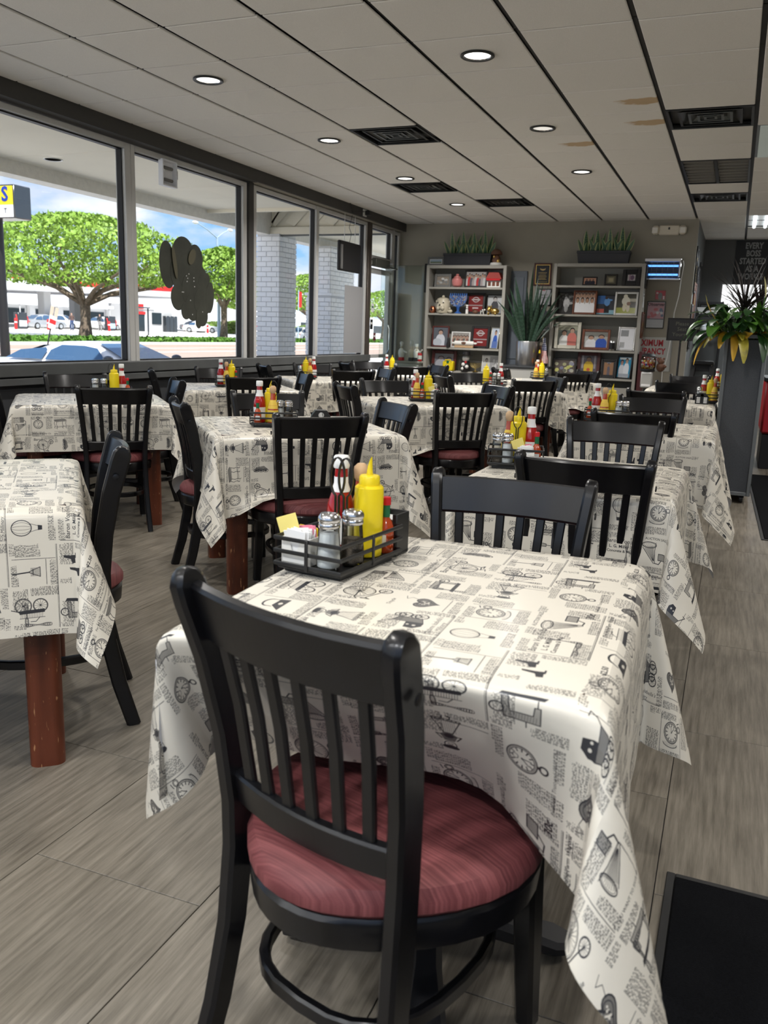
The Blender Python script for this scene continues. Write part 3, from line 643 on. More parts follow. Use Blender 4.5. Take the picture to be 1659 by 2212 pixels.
b = MB(); b.box((-.4, 6.63, CEIL+.17), (9.2, 16.7, .10)); ceiling = struct('ceiling', b, MT['grid'])
NOT = {(2, 4), (1, 8), (2, 10), (6, 4), (6, 10), (6, 7), (6, 8), (7, 5), (7, 6), (7, 13), (7, 14)}
ct = MB().box((0, 0, 0), (TS-.030, TS-.015, .014), .004).mesh('ceiling_tile', MT['ceil'], 0)
rest = MB()
def stain_mat():
    m = mat('stained_ceiling_tile', srgb(228, 225, 219), .95, spec=.1); nt = m.node_tree; p = nt.nodes['Principled BSDF']
    t = N(nt, 'ShaderNodeTexCoord'); n = N(nt, 'ShaderNodeTexNoise', Scale=5.5, Detail=3.0); nt.links.new(t.outputs['Object'], n.inputs['Vector'])
    mp = N(nt, 'ShaderNodeMapping'); mp.inputs['Scale'].default_value = (3.2, 6.5, 1); mp.inputs['Location'].default_value = (-.55, -.2, 0); nt.links.new(t.outputs['Object'], mp.inputs[0])
    g = N(nt, 'ShaderNodeTexGradient', gradient_type='SPHERICAL'); nt.links.new(mp.outputs[0], g.inputs[0])
    ml = N(nt, 'ShaderNodeMath', operation='MULTIPLY'); nt.links.new(n.outputs[0], ml.inputs[0]); nt.links.new(g.outputs[0], ml.inputs[1])
    r = N(nt, 'ShaderNodeValToRGB'); r.color_ramp.elements[0].position = .22; r.color_ramp.elements[0].color = srgb(228, 225, 219)+(1,)
    r.color_ramp.elements[1].position = .28; r.color_ramp.elements[1].color = srgb(196, 172, 140)+(1,); nt.links.new(ml.outputs[0], r.inputs[0]); nt.links.new(r.outputs[0], p.inputs['Base Color']); return m
st = ct.copy(); st.materials.clear(); st.materials.append(stain_mat())
for c in range(-1, 14):
    for r in range(-12, 18):
        if (c, r) in NOT: continue
        xa, xb = max(CX0+TS*c, -4.735), min(CX0+TS*(c+1), XR); ya, yb = CY0+TS*r, min(CY0+TS*(r+1), YA)
        if ya < YR-.35 or xb-xa < .05 or yb-ya < .05: continue
        if c <= 4 and ya > YB: continue
        yb2 = min(yb, YB) if c <= 5 and xa < XA-.05 else yb
        if c <= 7 and -1 <= r <= 17:
            o = bpy.data.objects.new('ceiling_tile', st if (c, r) in ((5, 3), (4, 5), (5, 4)) else ct); COL.objects.link(o); o.parent = ceiling
            o.location = ((xa+xb)/2, (ya+yb2)/2, CEIL-.002); o.scale = ((xb-xa)/TS, (yb2-ya)/TS, 1)
        else: rest.box(((xa+xb)/2, (ya+yb2)/2, CEIL-.002), (xb-xa-.03, yb2-ya-.009, .014))
stuff(obj('ceiling_tile_field', rest, MT['ceil'], ceiling))
for c in range(0, 14): obj('grid_runner', MB().box((CX0+TS*c, (YR+YA)/2, CEIL+.016), (.031, YA-YR, .014)), MT['grid'], ceiling)
for r in range(-9, 18): x1_ = XR if CY0+TS*r < YB or True else XR; x0_ = -4.73 if CY0+TS*r < YB else XA; obj('grid_tee', MB().box(((x0_+x1_)/2, CY0+TS*r, CEIL+.015), (x1_-x0_, .012, .012)), MT['grid'], ceiling)

b = MB(); b.box(((XW-.1+XA)/2, YB+.06, CW/2), (XA-XW+.1, .12, CW)); struct('wall_back', b, MT['wall'])
b = MB(); b.box((XA-.05, (YB+.12+YA)/2, CW/2), (.10, YA-YB-.12, CW)); struct('wall_alcove_side', b, MT['dwall'])
b = MB(); b.box((1.7, YA+.06, CW/2), (4.8, .12, CW)); struct('wall_alcove_back', b, MT['dwall'])
b = MB(); b.box((XR+.06, 6.65, CW/2), (.12, 16.6, CW)); struct('wall_right', b, MT['wall'])
b = MB(); b.box((XW-.05, (YR+11.28)/2, .42), (.16, 11.28-YR, .84)); struct('wall_left', b, MT['knee'])
b = MB(); b.box((-4.84, (YR+YB)/2, 2.8375), (.22, YB-YR, .245)); struct('trim_1', b, MT['header'])               # boxed header over the windows
b = MB(); b.box((-4.865, (YR+11.28)/2, .885), (.19, 11.28-YR, .09), .006); struct('trim_2', b, MT['sillgrey'])    # window sill
b = MB(); b.box((-4.775, (YR+11.28)/2, .805), (.012, 11.28-YR, .05), .003); struct('trim_3', b, MT['sillgrey'])
b = MB(); b.box((-4.84, (8.1+12.3)/2, 2.712), (.19, 4.2, .006)); struct('trim_4', b, MT['wall'])
b = MB(); b.box((-2.7, YB-.012, .05), (4.1, .02, .1), .003); struct('baseboard_back', b, MT['knee'])
b = MB(); b.box((-4.79, 4.1, .05), (.02, 14.2, .1), .003); struct('baseboard_left', b, MT['gasket'])

def window(n, y0, y1, z0=.886, z1=2.70, fl=.05, fr=.05, x=XW, parts=True):
    b = MB(); f = .045
    b.box((x, y0+fl/2, (z0+z1)/2), (.10, fl, z1-z0), .004); b.box((x, y1-fr/2, (z0+z1)/2), (.10, fr, z1-z0), .004)
    b.box((x, (y0+y1)/2, z1-f/2), (.10, y1-y0-fl-fr, f), .004); b.box((x, (y0+y1)/2, z0+f/2), (.10, y1-y0-fl-fr, f), .004)
    b.mi = 1
    g = .012
    for yy in (y0+fl+g/2, y1-fr-g/2): b.box((x-.005, yy, (z0+z1)/2), (.05, g, z1-z0-2*f))
    for zz in (z1-f-g/2, z0+f+g/2): b.box((x-.005, (y0+y1)/2, zz), (.05, y1-y0-fl-fr, g))
    o = struct('window_%d' % n, b, [MT['alu'], MT['gasket']])
    p = MB(); p.quad((x, y0+fl, z0+f), (x, y1-fr, z0+f), (x, y1-fr, z1-f), (x, y0+fl, z1-f)); struct('pane', p, MT['glass'], o, 0); return o
window(1, -1.55, 2.2); window(2, 2.2, 4.2); window(3, 4.2, 6.17, fr=.075); window(4, 6.17, 8.02, fl=.055, fr=.07); window(5, 8.14, 9.66, fl=.075, fr=.035); window(6, 9.66, 11.17, fl=.035, fr=.06)
b = MB(); b.box((XW, 8.08, 1.8), (.14, .10, 1.9), .006); struct('trim_5', b, MT['header'])
b = MB(); b.box((XW, 11.24, 1.36), (.14, .12, 2.7), .006); struct('trim_6', b, mat('bronze_post', srgb(84, 76, 70), .45, .4))
# glazed door with transom, and the sidelight by the back wall
d = MB(); y0, y1 = 11.31, 12.13
for yy in (y0+.03, y1-.03): d.box((XW, yy, 1.07), (.06, .06, 2.12), .004)
d.box((XW, (y0+y1)/2, 2.09), (.06, y1-y0-.12, .07), .004); d.box((XW, (y0+y1)/2, .90), (.05, y1-y0-.12, .05), .004); d.box((XW, (y0+y1)/2, .09), (.06, y1-y0-.12, .15), .004)
door = struct('door_1', d, MT['alu'])
p = MB(); p.quad((XW, y0+.06, .16), (XW, y1-.06, .16), (XW, y1-.06, 2.06), (XW, y0+.06, 2.06)); struct('pane', p, MT['glass'], door, 0)
p = MB(); p.tube([(XW+.05, y1-.09, .95), (XW+.07, y1-.09, 1.0), (XW+.07, y1-.09, 1.3), (XW+.05, y1-.09, 1.35)], .011, 8); struct('door_handle', p, MT['steel'], door)
p = MB(); p.box((XW+.07, 11.62, 2.20), (.09, .52, .11), .008); p.mi = 1; p.bar([(XW+.12, 11.8, 2.16), (XW+.16, 12.05, 2.15), (XW+.05, 12.10, 2.15)], .02, .012, (0, 0, 1)); struct('door_closer', p, [mat('olive_closer', srgb(78, 80, 74), .5), MT['steel']], door)
window(7, 11.31, 12.13, 2.24, 2.70, .04, .04); window(8, 12.16, 12.41, .1, 2.70, .045, .05)
b = MB(); b.box((XW, 12.145, 1.36), (.12, .035, 2.7), .004); struct('trim_7', b, MT['alu'])
b = MB(); b.box((XW, 11.72, 2.19), (.10, .82, .06), .004); struct('trim_8', b, MT['alu'])
# street-side windows behind the viewpoint
b = MB(); b.box((-.4, YR-.06, .35), (9.0, .12, .7)); b.box((-.4, YR-.06, 2.84), (9.0, .12, .24)); struct('wall_front', b, MT['knee'])
for i in range(4):
    x0 = -4.85+2.2*i; b = MB(); z0, z1 = .7, 2.72
    for xx in (x0+.03, x0+2.17): b.box((xx, YR-.05, (z0+z1)/2), (.06, .1, z1-z0), .004)
    b.box((x0+1.1, YR-.05, z1-.03), (2.08, .1, .06), .004); b.box((x0+1.1, YR-.05, z0+.03), (2.08, .1, .06), .004)
    o = struct('window_%d' % (9+i), b, MT['alu']); p = MB(); p.quad((x0+.06, YR-.05, z0+.06), (x0+2.14, YR-.05, z0+.06), (x0+2.14, YR-.05, z1-.06), (x0+.06, YR-.05, z1-.06)); struct('pane', p, MT['glass'], o, 0)

# ---------------------------------------------------------------- ceiling fixtures
def cellc(c, r): return CX0+TS*(c+.5), CY0+TS*(r+.5)
COLN = {1: 'window-side', 2: 'middle', 4: 'middle', 6: 'aisle-side'}
dl = thing('ceiling_downlight', 'x', 'ceiling light')
obj('trim_ring', MB().lathe([(.078, .0), (.098, -.004), (.100, -.010), (.094, -.014), (.080, -.012), (.076, .0)], 32, cap=False), MT['vent'], dl)
obj('reflector', MB().lathe([(.078, -.008), (.070, .004)], 32, cap=False), MT['steel'], dl)
obj('lens', MB().lathe([(.001, -.0055), (.055, -.0050), (.0775, -.0035)], 32, cap=False), MT['lens'], dl)
DL = [(1, 1, 'round lit ceiling downlight in window-side row, nearest of its row'), (1, 4, 'round lit ceiling downlight beside the nearest black vent'), (1, 7, 'round lit ceiling downlight just in front of second window-side vent'), (1, 10, 'small far ceiling downlight in window-side row, left of a black vent'),
      (4, 1, 'big round lit ceiling downlight, nearest in the row over the aisle'), (4, 4, 'dim ceiling downlight with brown stains on the tile behind it'), (4, 7, 'round lit ceiling downlight, farthest of the row over the aisle')]
first = True
for c, r, lb in DL:
    x, y = cellc(c, r)
    if first: dl.location = (x, y, CEIL-.008); dl['label'] = lb; dl['group'] = 'ceiling downlights'; t = dl; first = False
    else: t = dup(dl, (x, y, CEIL-.008), 0, lb, 'ceiling downlights')
    if (c, r) == (4, 4): [ch for ch in t.children if ch.name.startswith('lens')][0].data = MB().lathe([(.001, -.0045), (.055, -.0040), (.0775, -.0025)], 32, cap=False).mesh('lens', MT['lensdim'])
    lamp('downlight_or_fill_lamp', x, y, CEIL-.03, .15, 12.0*{1: .7, 4: 1.1, 7: 2.4, 10: 3.2}[r])
for c, r in ((1, -2), (4, -2), (1, -6), (4, -6), (7, -6), (9, 1), (9, 4), (9, 8)):  # unseen lamps without fixtures, added to lift the indoor light
    x, y = cellc(c, r); lamp('downlight_or_fill_lamp', x, y, CEIL-.03, .15, 12.0)

def vent_thing(lb, c, r):
    x, y = cellc(c, r); t = thing('ceiling_vent', lb, 'air vent', (x, y, CEIL-.006), 0, 'ceiling air vents')
    b = MB(); h = TS/2-.012
    b.box((0, 0, .04), (2*h, 2*h, .004)); obj('backing', b, MT['vent'], t)
    b = MB()
    for sx, sy, w_, d_ in ((0, h-.01, 2*h, .02), (0, -h+.01, 2*h, .02), (h-.01, 0, .02, 2*h-.04), (-h+.01, 0, .02, 2*h-.04)): b.box((sx, sy, 0), (w_, d_, .012), .002)
    obj('frame', b, MT['vent'], t)
    for q in (.215, .15, .09, .045):
        b = MB(); o_ = q; i_ = q-.018
        R0 = [(-o_, -o_, -.002), (o_, -o_, -.002), (o_, o_, -.002), (-o_, o_, -.002)]; R1 = [(-i_*.8, -i_*.8, .03), (i_*.8, -i_*.8, .03), (i_*.8, i_*.8, .03), (-i_*.8, i_*.8, .03)]
        R2 = [(-i_, -i_, -.002), (i_, -i_, -.002), (i_, i_, -.002), (-i_, i_, -.002)]
        b.ring([R1, R0, R2], caps=False); obj('blade', b, MT['ventedge'] if q != .215 else MT['vent'], t, smooth=0)
    return t
vent_thing('nearest black square ceiling vent with stained tile corners', 2, 4); vent_thing('second black ceiling vent back along the window side', 1, 8); vent_thing('small far black ceiling vent nearest the planted bookcase', 2, 10)
vent_thing('large black ceiling vent above the aisle by the right-hand runner', 6, 4); vent_thing('far black ceiling vent behind the louvred troffer light', 6, 10)
t = thing('troffer_light', 'unlit grey louvred ceiling troffer between two black vents', 'ceiling light', (CX0+TS*6.5, CY0+TS*8, CEIL-.006))
b = MB()
for sx, sy, w_, d_ in ((0, .598, .58, .02), (0, -.598, .58, .02), (.285, 0, .02, 1.17), (-.285, 0, .02, 1.17), (0, 0, .03, 1.17)): b.box((sx, sy, 0), (w_, d_, .012), .002)
obj('frame', b, MT['vent'], t); obj('reflector', MB().box((0, 0, .06), (.56, 1.17, .004)), MT['troffer'], t)
for i in range(8):
    for s in (-1, 1): obj('louvre', MB().box((s*.148, -.51+.146*i, .025), (.255, .012, .06), .002), MT['troffer'], t)
t = thing('ceiling_panel_light', 'milky ceiling panel light cut by the right edge', 'ceiling light', (CX0+TS*7.5, CY0+TS*6, CEIL-.006))
obj('frame', MB().box((0, 0, .01), (.585, 1.2, .012), .003), MT['alugrey'], t); obj('diffuser', MB().box((0, 0, .0), (.54, 1.15, .012), .003), mat('milky_diffuser', srgb(176, 186, 178), .4, emit=.12), t)
t = thing('fluorescent_light', 'lit fluorescent ceiling light with bare tubes at the far right', 'ceiling light', (CX0+TS*7.5, CY0+TS*14, CEIL-.006))
obj('tray', MB().box((0, 0, .03), (.585, 1.2, .02), .003), MT['white'], t)
for i in range(4): obj('tube', MB().tube([(-.21+.14*i, -.56, 0), (-.21+.14*i, .56, 0)], .022, 10), MT['tubelit'], t)
lamp('fluorescent_lamp', CX0+TS*7.5, CY0+TS*14, CEIL-.06, .5, 30, (.88, .96, 1), 1.1)
for c in (1, 3, 5, 7): x, y = cellc(c, -9); lamp('downlight_or_fill_lamp', x, y, CEIL-.03, .15, 24.0, (.96, .98, 1))  # unseen lamps added over the viewpoint to brighten the near cloth fronts
for x, y in ((2.4, 2.5), (2.4, 6.8), (2.4, 11.2)): lamp('unseen_fill_lamp', x, y, CEIL-.02, .55, 36.0, (1, .97, .93), 1.15)  # unseen lamps with no troffer, added to fill the room with light
# ---------------------------------------------------------------- chairs
def chair_proto():
    t = thing('dining_chair', 'x', 'chair')
    def post(s):
        P = [(.185, -.275, 0), (.176, -.235, .14), (.171, -.207, .28), (.168, -.195, .42), (.170, -.195, .50), (.178, -.206, .62), (.190, -.230, .75), (.200, -.256, .84), (.203, -.264, .868), (.204, -.268, .882), (.205, -.270, .888)]
        b = MB(); b.bar([(s*x, y, z) for x, y, z in P], [.030]*9+[.028, .022], [.042, .045, .048, .052, .052, .052, .054, .056, .052, .036, .014], (1, 0, 0), .006); return b
    for s in (-1, 1):
        p = obj('rear_leg', post(s), MT['black'], t)
        g = MB(); g.lathe([(.012, -.008), (.013, .004)], 10, Matrix.Translation((s*.185, -.275, -.0))); 
        g.v = [(x, y, z+.008) for x, y, z in g.v]; obj('glide', g, MT['glide'], p)
        c = MB(); c.lathe([(.009, 0), (.009, .003), (.004, .004)], 12, Matrix.Translation((s*.2185, -.243, .80)) @ Matrix.Rotation(s*PI/2, 4, 'Y')); obj('screw_cap', c, MT['black'], p)
        f = MB(); f.bar([(s*.178, .195, .012), (s*.172, .185, .2), (s*.165, .175, .42)], [.036, .042, .046], [.036, .042, .046], (1, 0, 0), .007)
        q = obj('front_leg', f, MT['black'], t); g = MB(); g.lathe([(.012, 0), (.013, .012)], 10, Matrix.Translation((s*.178, .195, 0))); obj('glide', g, MT['glide'], q)
    def arc(z, hw, y0, bow, n=9): return [(-hw+2*hw*i/(n-1), y0-bow*(1-((2*i/(n-1))-1)**2), z) for i in range(n)]
    b = MB(); P = arc(.822, .198, -.243, .030); b.bar(P, .098, .021, (0, -.30, 1), .005); obj('top_rail', b, MT['black'], t)
    b = MB(); b.bar(arc(.524, .170, -.195, .026), .055, .020, (0, -.15, 1), .004); obj('lower_rail', b, MT['black'], t)
    for i in range(6):
        u = (i-2.5)/3.5; q = 1-u*u
        b = MB(); x0, x1 = u*.168, u*.192
        b.bar([(x0, -.195-.026*q, .538), (x0+(x1-x0)*.5, -.212-.029*q, .68), (x1, -.236-.030*q, .795)], .023, .011, (1, 0, 0), .003); obj('slat', b, MT['black'], t)
    def outline(k, n=36):
        r = []
        for i in range(n):
            a = 2*PI*i/n; ca, sa = math.cos(a), math.sin(a); e_ = 2.25
            x = .252*k*abs(ca)**(2/e_)*(1 if ca > 0 else -1); y = .250*k*abs(sa)**(2/e_)*(1 if sa > 0 else -1); x *= (1+.05*(y/.25)) if y > 0 else 1-.36*(-y/.25)**1.4
            r.append((x, y-.016))
        return r
    def lay(k, z): return [(x, y, z) for x, y in outline(k)]
    b = MB(); b.ring([lay(.93, .365), lay(.97, .372), lay(.985, .415), lay(.96, .422)]); obj('seat_frame', b, MT['black'], t)
    b = MB(); b.ring([lay(.95, .422), lay(1.0, .433), lay(1.0, .450), lay(.95, .468), lay(.80, .479), lay(.45, .485)]); obj('seat', b, MT['seat'], t)
    b = MB(); n = 28; P = []
    for i in range(n):
        a = 2*PI*i/n; ca, sa = math.cos(a), math.sin(a); P.append((.166*abs(ca)**.72*(1 if ca > 0 else -1), .196*abs(sa)**.8*(1 if sa > 0 else -1)-.022, .222))
    b.bar(P, .028, .018, (0, 0, 1), .004, closed=True); obj('ring_stretcher', b, MT['black'], t)
    return t
CH = chair_proto(); CH['group'] = 'black slat-back dining chairs'; chair_used = [False]
SEATS = []                                      # seat discs, so that the cloths drape over them
def chair(px, py, ang, lb):
    """(px,py): middle of the top rail on plan; ang: heading of the chair's front, degrees from +x"""
    a = math.radians(ang); fx, fy = math.cos(a), math.sin(a); x, y = px+.265*fx, py+.265*fy; rz = a-PI/2
    SEATS.append((x, y))
    if not chair_used[0]: CH.location = (x, y, 0); CH.rotation_euler = (0, 0, rz); CH['label'] = lb; chair_used[0] = True; return CH
    return dup(CH, (x, y, 0), rz, lb)

TB = {  # name: (cx, cy, width, depth, rotation deg, overhang l, f, r, b, words)
 'R0': (-.465, 1.48, .69, .80, 1.5, .33, .29, .42, .22, 'nearest table'),
 'R1': (-.475, 3.11, .69, .76, 0, .34, .30, .37, .28, 'second mat-side table'),
 'R2': (-.415, 5.00, .72, .80, 0, .34, .36, .40, .33, 'third mat-side table'),
 'R3': (-.46, 7.33, .70, .80, 0, .34, .30, .34, .33, 'fourth mat-side table'),
 'R4': (-.46, 9.62, .70, .80, 0, .30, .30, .30, .30, 'farthest mat-side table'),
 'M1': (-2.20, 1.78, .90, .90, 42, .30, .35, .24, .30, 'table cut off at left'),
 'M2': (-2.06, 3.87, .90, .90, 41, .32, .38, .34, .34, 'second middle-row table'),
 'M3': (-2.03, 5.85, .90, .90, 40, .32, .34, .32, .34, 'third middle-row table'),
 'M4': (-2.03, 7.86, .90, .90, 41, .32, .34, .32, .34, 'fourth middle-row table'),
 'M5': (-2.00, 9.80, .90, .90, 41, .30, .32, .30, .30, 'farthest middle-row table'),
 'W1': (-3.80, 4.40, .90, .90, 43, .30, .28, .30, .30, 'nearest window-row table'),
 'W2': (-3.79, 6.13, .90, .90, 41, .30, .30, .30, .30, 'second window-row table'),
 'W3': (-3.79, 7.87, .90, .90, 41, .30, .30, .30, .30, 'third window-row table'),
 'W4': (-3.79, 9.66, .90, .90, 41, .30, .30, .30, .30, 'window-row table nearest the door')}
CHAIRS = [(-.53, .97, 73, 'big blurred black slat-back chair at near side of nearest table'), (-.505, 2.18, -88, 'black slat-back chair facing forward across nearest table, sheen on its rail'),
 (-.40, 2.67, 88, 'black slat-back chair back-to-back behind the sheen-railed chair'), (-.475, 4.02, -86, 'black slat-back chair, front shown, beyond the second mat-side table'),
 (-.455, 4.60, 90, 'black slat-back chair, back shown, at near side of third mat-side table'), (-.475, 5.95, -84, 'black slat-back chair, front shown, beyond the third mat-side table'),
 (-.52, 6.75, 84, 'black slat-back chair, back shown, at near side of fourth mat-side table'), (-.445, 8.42, -82, 'black slat-back chair, front shown, beyond the fourth mat-side table'), (-.44, 10.2, -84, 'dark slat-back chair beyond the farthest mat-side table'),
 (-1.775, 2.175, 222, 'black slat-back chair seen edge-on at right side of the cut-off table')]
def around(k, offs, lbs):
    cx, cy = TB[k][0], TB[k][1]; ax = {'f': 131, 'r': 221, 'l': 41, 'b': -49}
    for s, (dx, dy) in offs.items(): CHAIRS.append((cx+dx, cy+dy, ax[s]+random.uniform(-4, 4), lbs[s]))
NM = {'f': 'black slat-back chair, back shown, at near side of %s', 'r': 'black slat-back chair, shiny rail front shown, at aisle side of %s', 'l': 'black slat-back chair seen from its side, at window side of %s', 'b': 'black slat-back chair, front shown, at far side of %s'}
def lb4(k): return {s: v % TB[k][9] for s, v in NM.items()}
around('M2', {'f': (.41, -.50), 'r': (.42, .40), 'l': (-.45, -.34), 'b': (-.44, .52)}, lb4('M2'))
around('M3', {'f': (.42, -.42), 'r': (.40, .52), 'l': (-.46, -.41), 'b': (-.50, .45)}, lb4('M3'))
around('M4', {'f': (.44, -.40), 'r': (.45, .50), 'l': (-.41, -.45), 'b': (-.42, .48)}, lb4('M4'))
around('M5', {'f': (.40, -.30), 'r': (.42, .55), 'l': (-.48, -.10)}, lb4('M5'))
around('W1', {'f': (.45, -.32), 'r': (.30, .52), 'b': (-.62, .56), 'l': (-.50, -.36)}, lb4('W1'))
around('W2', {'f': (.38, -.36), 'r': (.40, .48), 'b': (-.58, .64), 'l': (-.68, -.22)}, lb4('W2'))
around('W3', {'f': (.42, -.30), 'r': (.46, .46), 'b': (-.52, .68), 'l': (-.68, -.12)}, lb4('W3'))
around('W4', {'f': (.40, -.40), 'r': (.50, .28), 'b': (-.52, .45), 'l': (-.50, -.28)}, lb4('W4'))
for c_ in CHAIRS: chair(*c_)

# ---------------------------------------------------------------- tables and cloths
def table(k):
    cx, cy, w_, d_, rot = TB[k][:5]; rz = math.radians(rot)
    ped = k[0] == 'R'
    t = thing('dining_table', ('square pedestal table hidden under the cloth of %s' if ped else 'mahogany-legged square table under the cloth of %s') % TB[k][9], 'table', (cx, cy, 0), rz, 'restaurant tables')
    obj('tabletop', MB().box((0, 0, .747), (w_-.05, d_-.05, .034), .006), MT['apron'], t)
    if ped:
        b = MB(); b.lathe([(.036, .08), (.036, .70), (.10, .725), (.10, .73)], 16); obj('column', b, MT['iron'], t)
        for a in (17, 107, 197, 287):
            ca, sa = math.cos(math.radians(a)), math.sin(math.radians(a)); b = MB()
            b.bar([(.03*ca, .03*sa, .085), (.15*ca, .15*sa, .060), (.26*ca, .26*sa, .034), (.295*ca, .295*sa, .026)], [.06, .062, .08, .05], [.05, .045, .034, .03], (-sa, ca, 0), .012); obj('foot', b, MT['iron'], t)
    else:
        b = MB(); h = w_/2-.11
        for sx, sy, a, c in ((0, h, 2*h-.1, .02), (0, -h, 2*h-.1, .02), (h, 0, .02, 2*h-.1), (-h, 0, .02, 2*h-.1)): b.box((sx, sy, .69), (a, c, .075), .003)
        obj('apron', b, MT['apron'], t)
        poly = []
        for q in range(4):                       # clustered section: rounded lobes with grooves between
            for i in range(7):
                a = math.radians(q*90+45-52+104*i/6); c0 = (.030*math.cos(math.radians(q*90+45)), .030*math.sin(math.radians(q*90+45)))
                poly.append((c0[0]+.026*math.cos(a), c0[1]+.026*math.sin(a)))
        for sx in (-1, 1):
            for sy in (-1, 1):
                b = MB(); b.prism([(sx*h+x, sy*h+y) for x, y in poly], 0, .73); obj('leg', b, MT['wood'], t, smooth=30)
    return t
def cloth(k, seed):
    cx, cy, w_, d_, rot, ol, of, orr, ob, words = TB[k]; rnd = random.Random(seed); rz = math.radians(rot)
    W, D = w_/2+.003, d_/2+.003; ZT = .7665; rr = .012; n = 46
    def axis(neg, pos, h):
        s = [-h-neg*(1-i/11) for i in range(11)]+[-h]+[-h+2*h*i/9 for i in range(1, 9)]+[h]+[h+pos*(i+1)/11 for i in range(11)]
        return s
    xs, ys = axis(ol, orr, W), axis(of, ob, D); ph = [rnd.uniform(0, 6.28) for _ in range(8)]
    fold = {(i, j): rnd.uniform(-.16, .16) for i in (-1, 1) for j in (-1, 1)}
    tuck = .58 if k == 'R0' else 0.0              # pushed inwards by the tucked-in chair
    c_, s_ = math.cos(rz), math.sin(rz)
    near = [((c_*(x-cx)+s_*(y-cy)), (-s_*(x-cx)+c_*(y-cy))) for x, y in SEATS if (x-cx)**2+(y-cy)**2 < 1.2]
    V = []; UV = []
    u0, v0 = rnd.random(), rnd.random(); ur = rnd.choice((0, 1)) if k not in ('R0', 'M1', 'M2') else 1
    for y in ys:
        for x in xs:
            ex, ey = max(0, abs(x)-W), max(0, abs(y)-D); sx, sy = (1 if x > 0 else -1), (1 if y > 0 else -1)
            bx, by = max(-W, min(W, x)), max(-D, min(D, y))
            if ex == 0 and ey == 0: p = Vector((x, y, ZT+.0006*math.sin(9*x+ph[0])*math.sin(11*y+ph[1])))
            else:
                if ey == 0 or ex == 0:
                    L_ = ex+ey; nx, ny = (sx, 0) if ex else (0, sy); along = y if ex else x
                    q = 4 if ex else 5
                    flare = .03+.022*math.sin(7*along+ph[2+q % 3])+.014*math.sin(17*along+ph[q])
                    if tuck and nx < 0: flare += .02
                    if tuck and ny < 0: e2 = 1-max(0, (abs(bx+.02)-.20)/.16)**1.0 if abs(bx+.02) > .20 and bx > 0 else 1; flare -= tuck*max(0, min(1, e2))
                    o = rr*(1-math.exp(-L_/rr))+L_*flare; p = Vector((bx+nx*o, by+ny*o, ZT-max(0, L_-rr*.45)*math.sqrt(max(.2, 1-flare*flare))))
                    if L_ < rr: p.z = ZT-L_*.4
                else:
                    r = math.hypot(ex, ey); f = math.atan2(ey, ex)/(PI/2)          # 0 on the x side .. 1 on the y side
                    g = 4*(f*PI/2); A, B = math.radians(15), math.radians(13)
                    tn = A*(1-math.cos(g))/2+.03; tt = B*math.sin(g)+fold[(sx, sy)]*(1-math.cos(g))/2*.6
                    dn = Vector((sx, sy, 0)).normalized(); dt = Vector((sx, -sy, 0)).normalized()
                    h = dn*math.sin(tn)+dt*math.sin(tt)
                    if tuck and sx < 0 and sy < 0: h += Vector((.02, tuck*(.35+.65*f), 0))
                    dz = math.sqrt(max(.15, 1-h.length_squared))
                    p = Vector((bx, by, ZT-rr*.3))+h*r+Vector((0, 0, -dz*r))+dn*.006
            for qx, qy in near:                                   # the hem rides up over a tucked-in seat
                dx, dy = p.x-qx, p.y-qy; R_ = .262
                if p.z < .493 and dx*dx+dy*dy < R_*R_:
                    e_ = .493-p.z; t_ = 1-(dx*dx+dy*dy)/(R_*R_); p.z = .493+.002*rnd.random()
                    out = Vector((sx*(ex > 0), sy*(ey > 0), 0)); p += out.normalized()*e_*.72 if out.length else Vector()
            if p.z < .02: p.z = .02
            V.append(tuple(p)); a, b2 = x/SHEET+u0, y/SHEET+v0
            UV.append((b2, -a) if ur else (a, b2))
    b = MB(); nx, ny = len(xs), len(ys); fs = []; uv = []
    for j in range(ny-1):
        for i in range(nx-1):
            q = (j*nx+i, j*nx+i+1, (j+1)*nx+i+1, (j+1)*nx+i); fs.append(q); uv.append([UV[t] for t in q])
    b.add(V, fs, uv); o = obj('tablecloth', b, MT['cloth'], None, (cx, cy, 0), rz, smooth=60)
    sd = o.modifiers.new('smooth', 'SUBSURF'); sd.levels = 1; sd.render_levels = 1; sd.boundary_smooth = 'PRESERVE_CORNERS'
    return tag(o, 'newspaper-print oilcloth with engraved ads draped over %s' % words, 'tablecloth', 'newspaper-print tablecloths')
for i, k in enumerate(TB): table(k); cloth(k, 11+i)
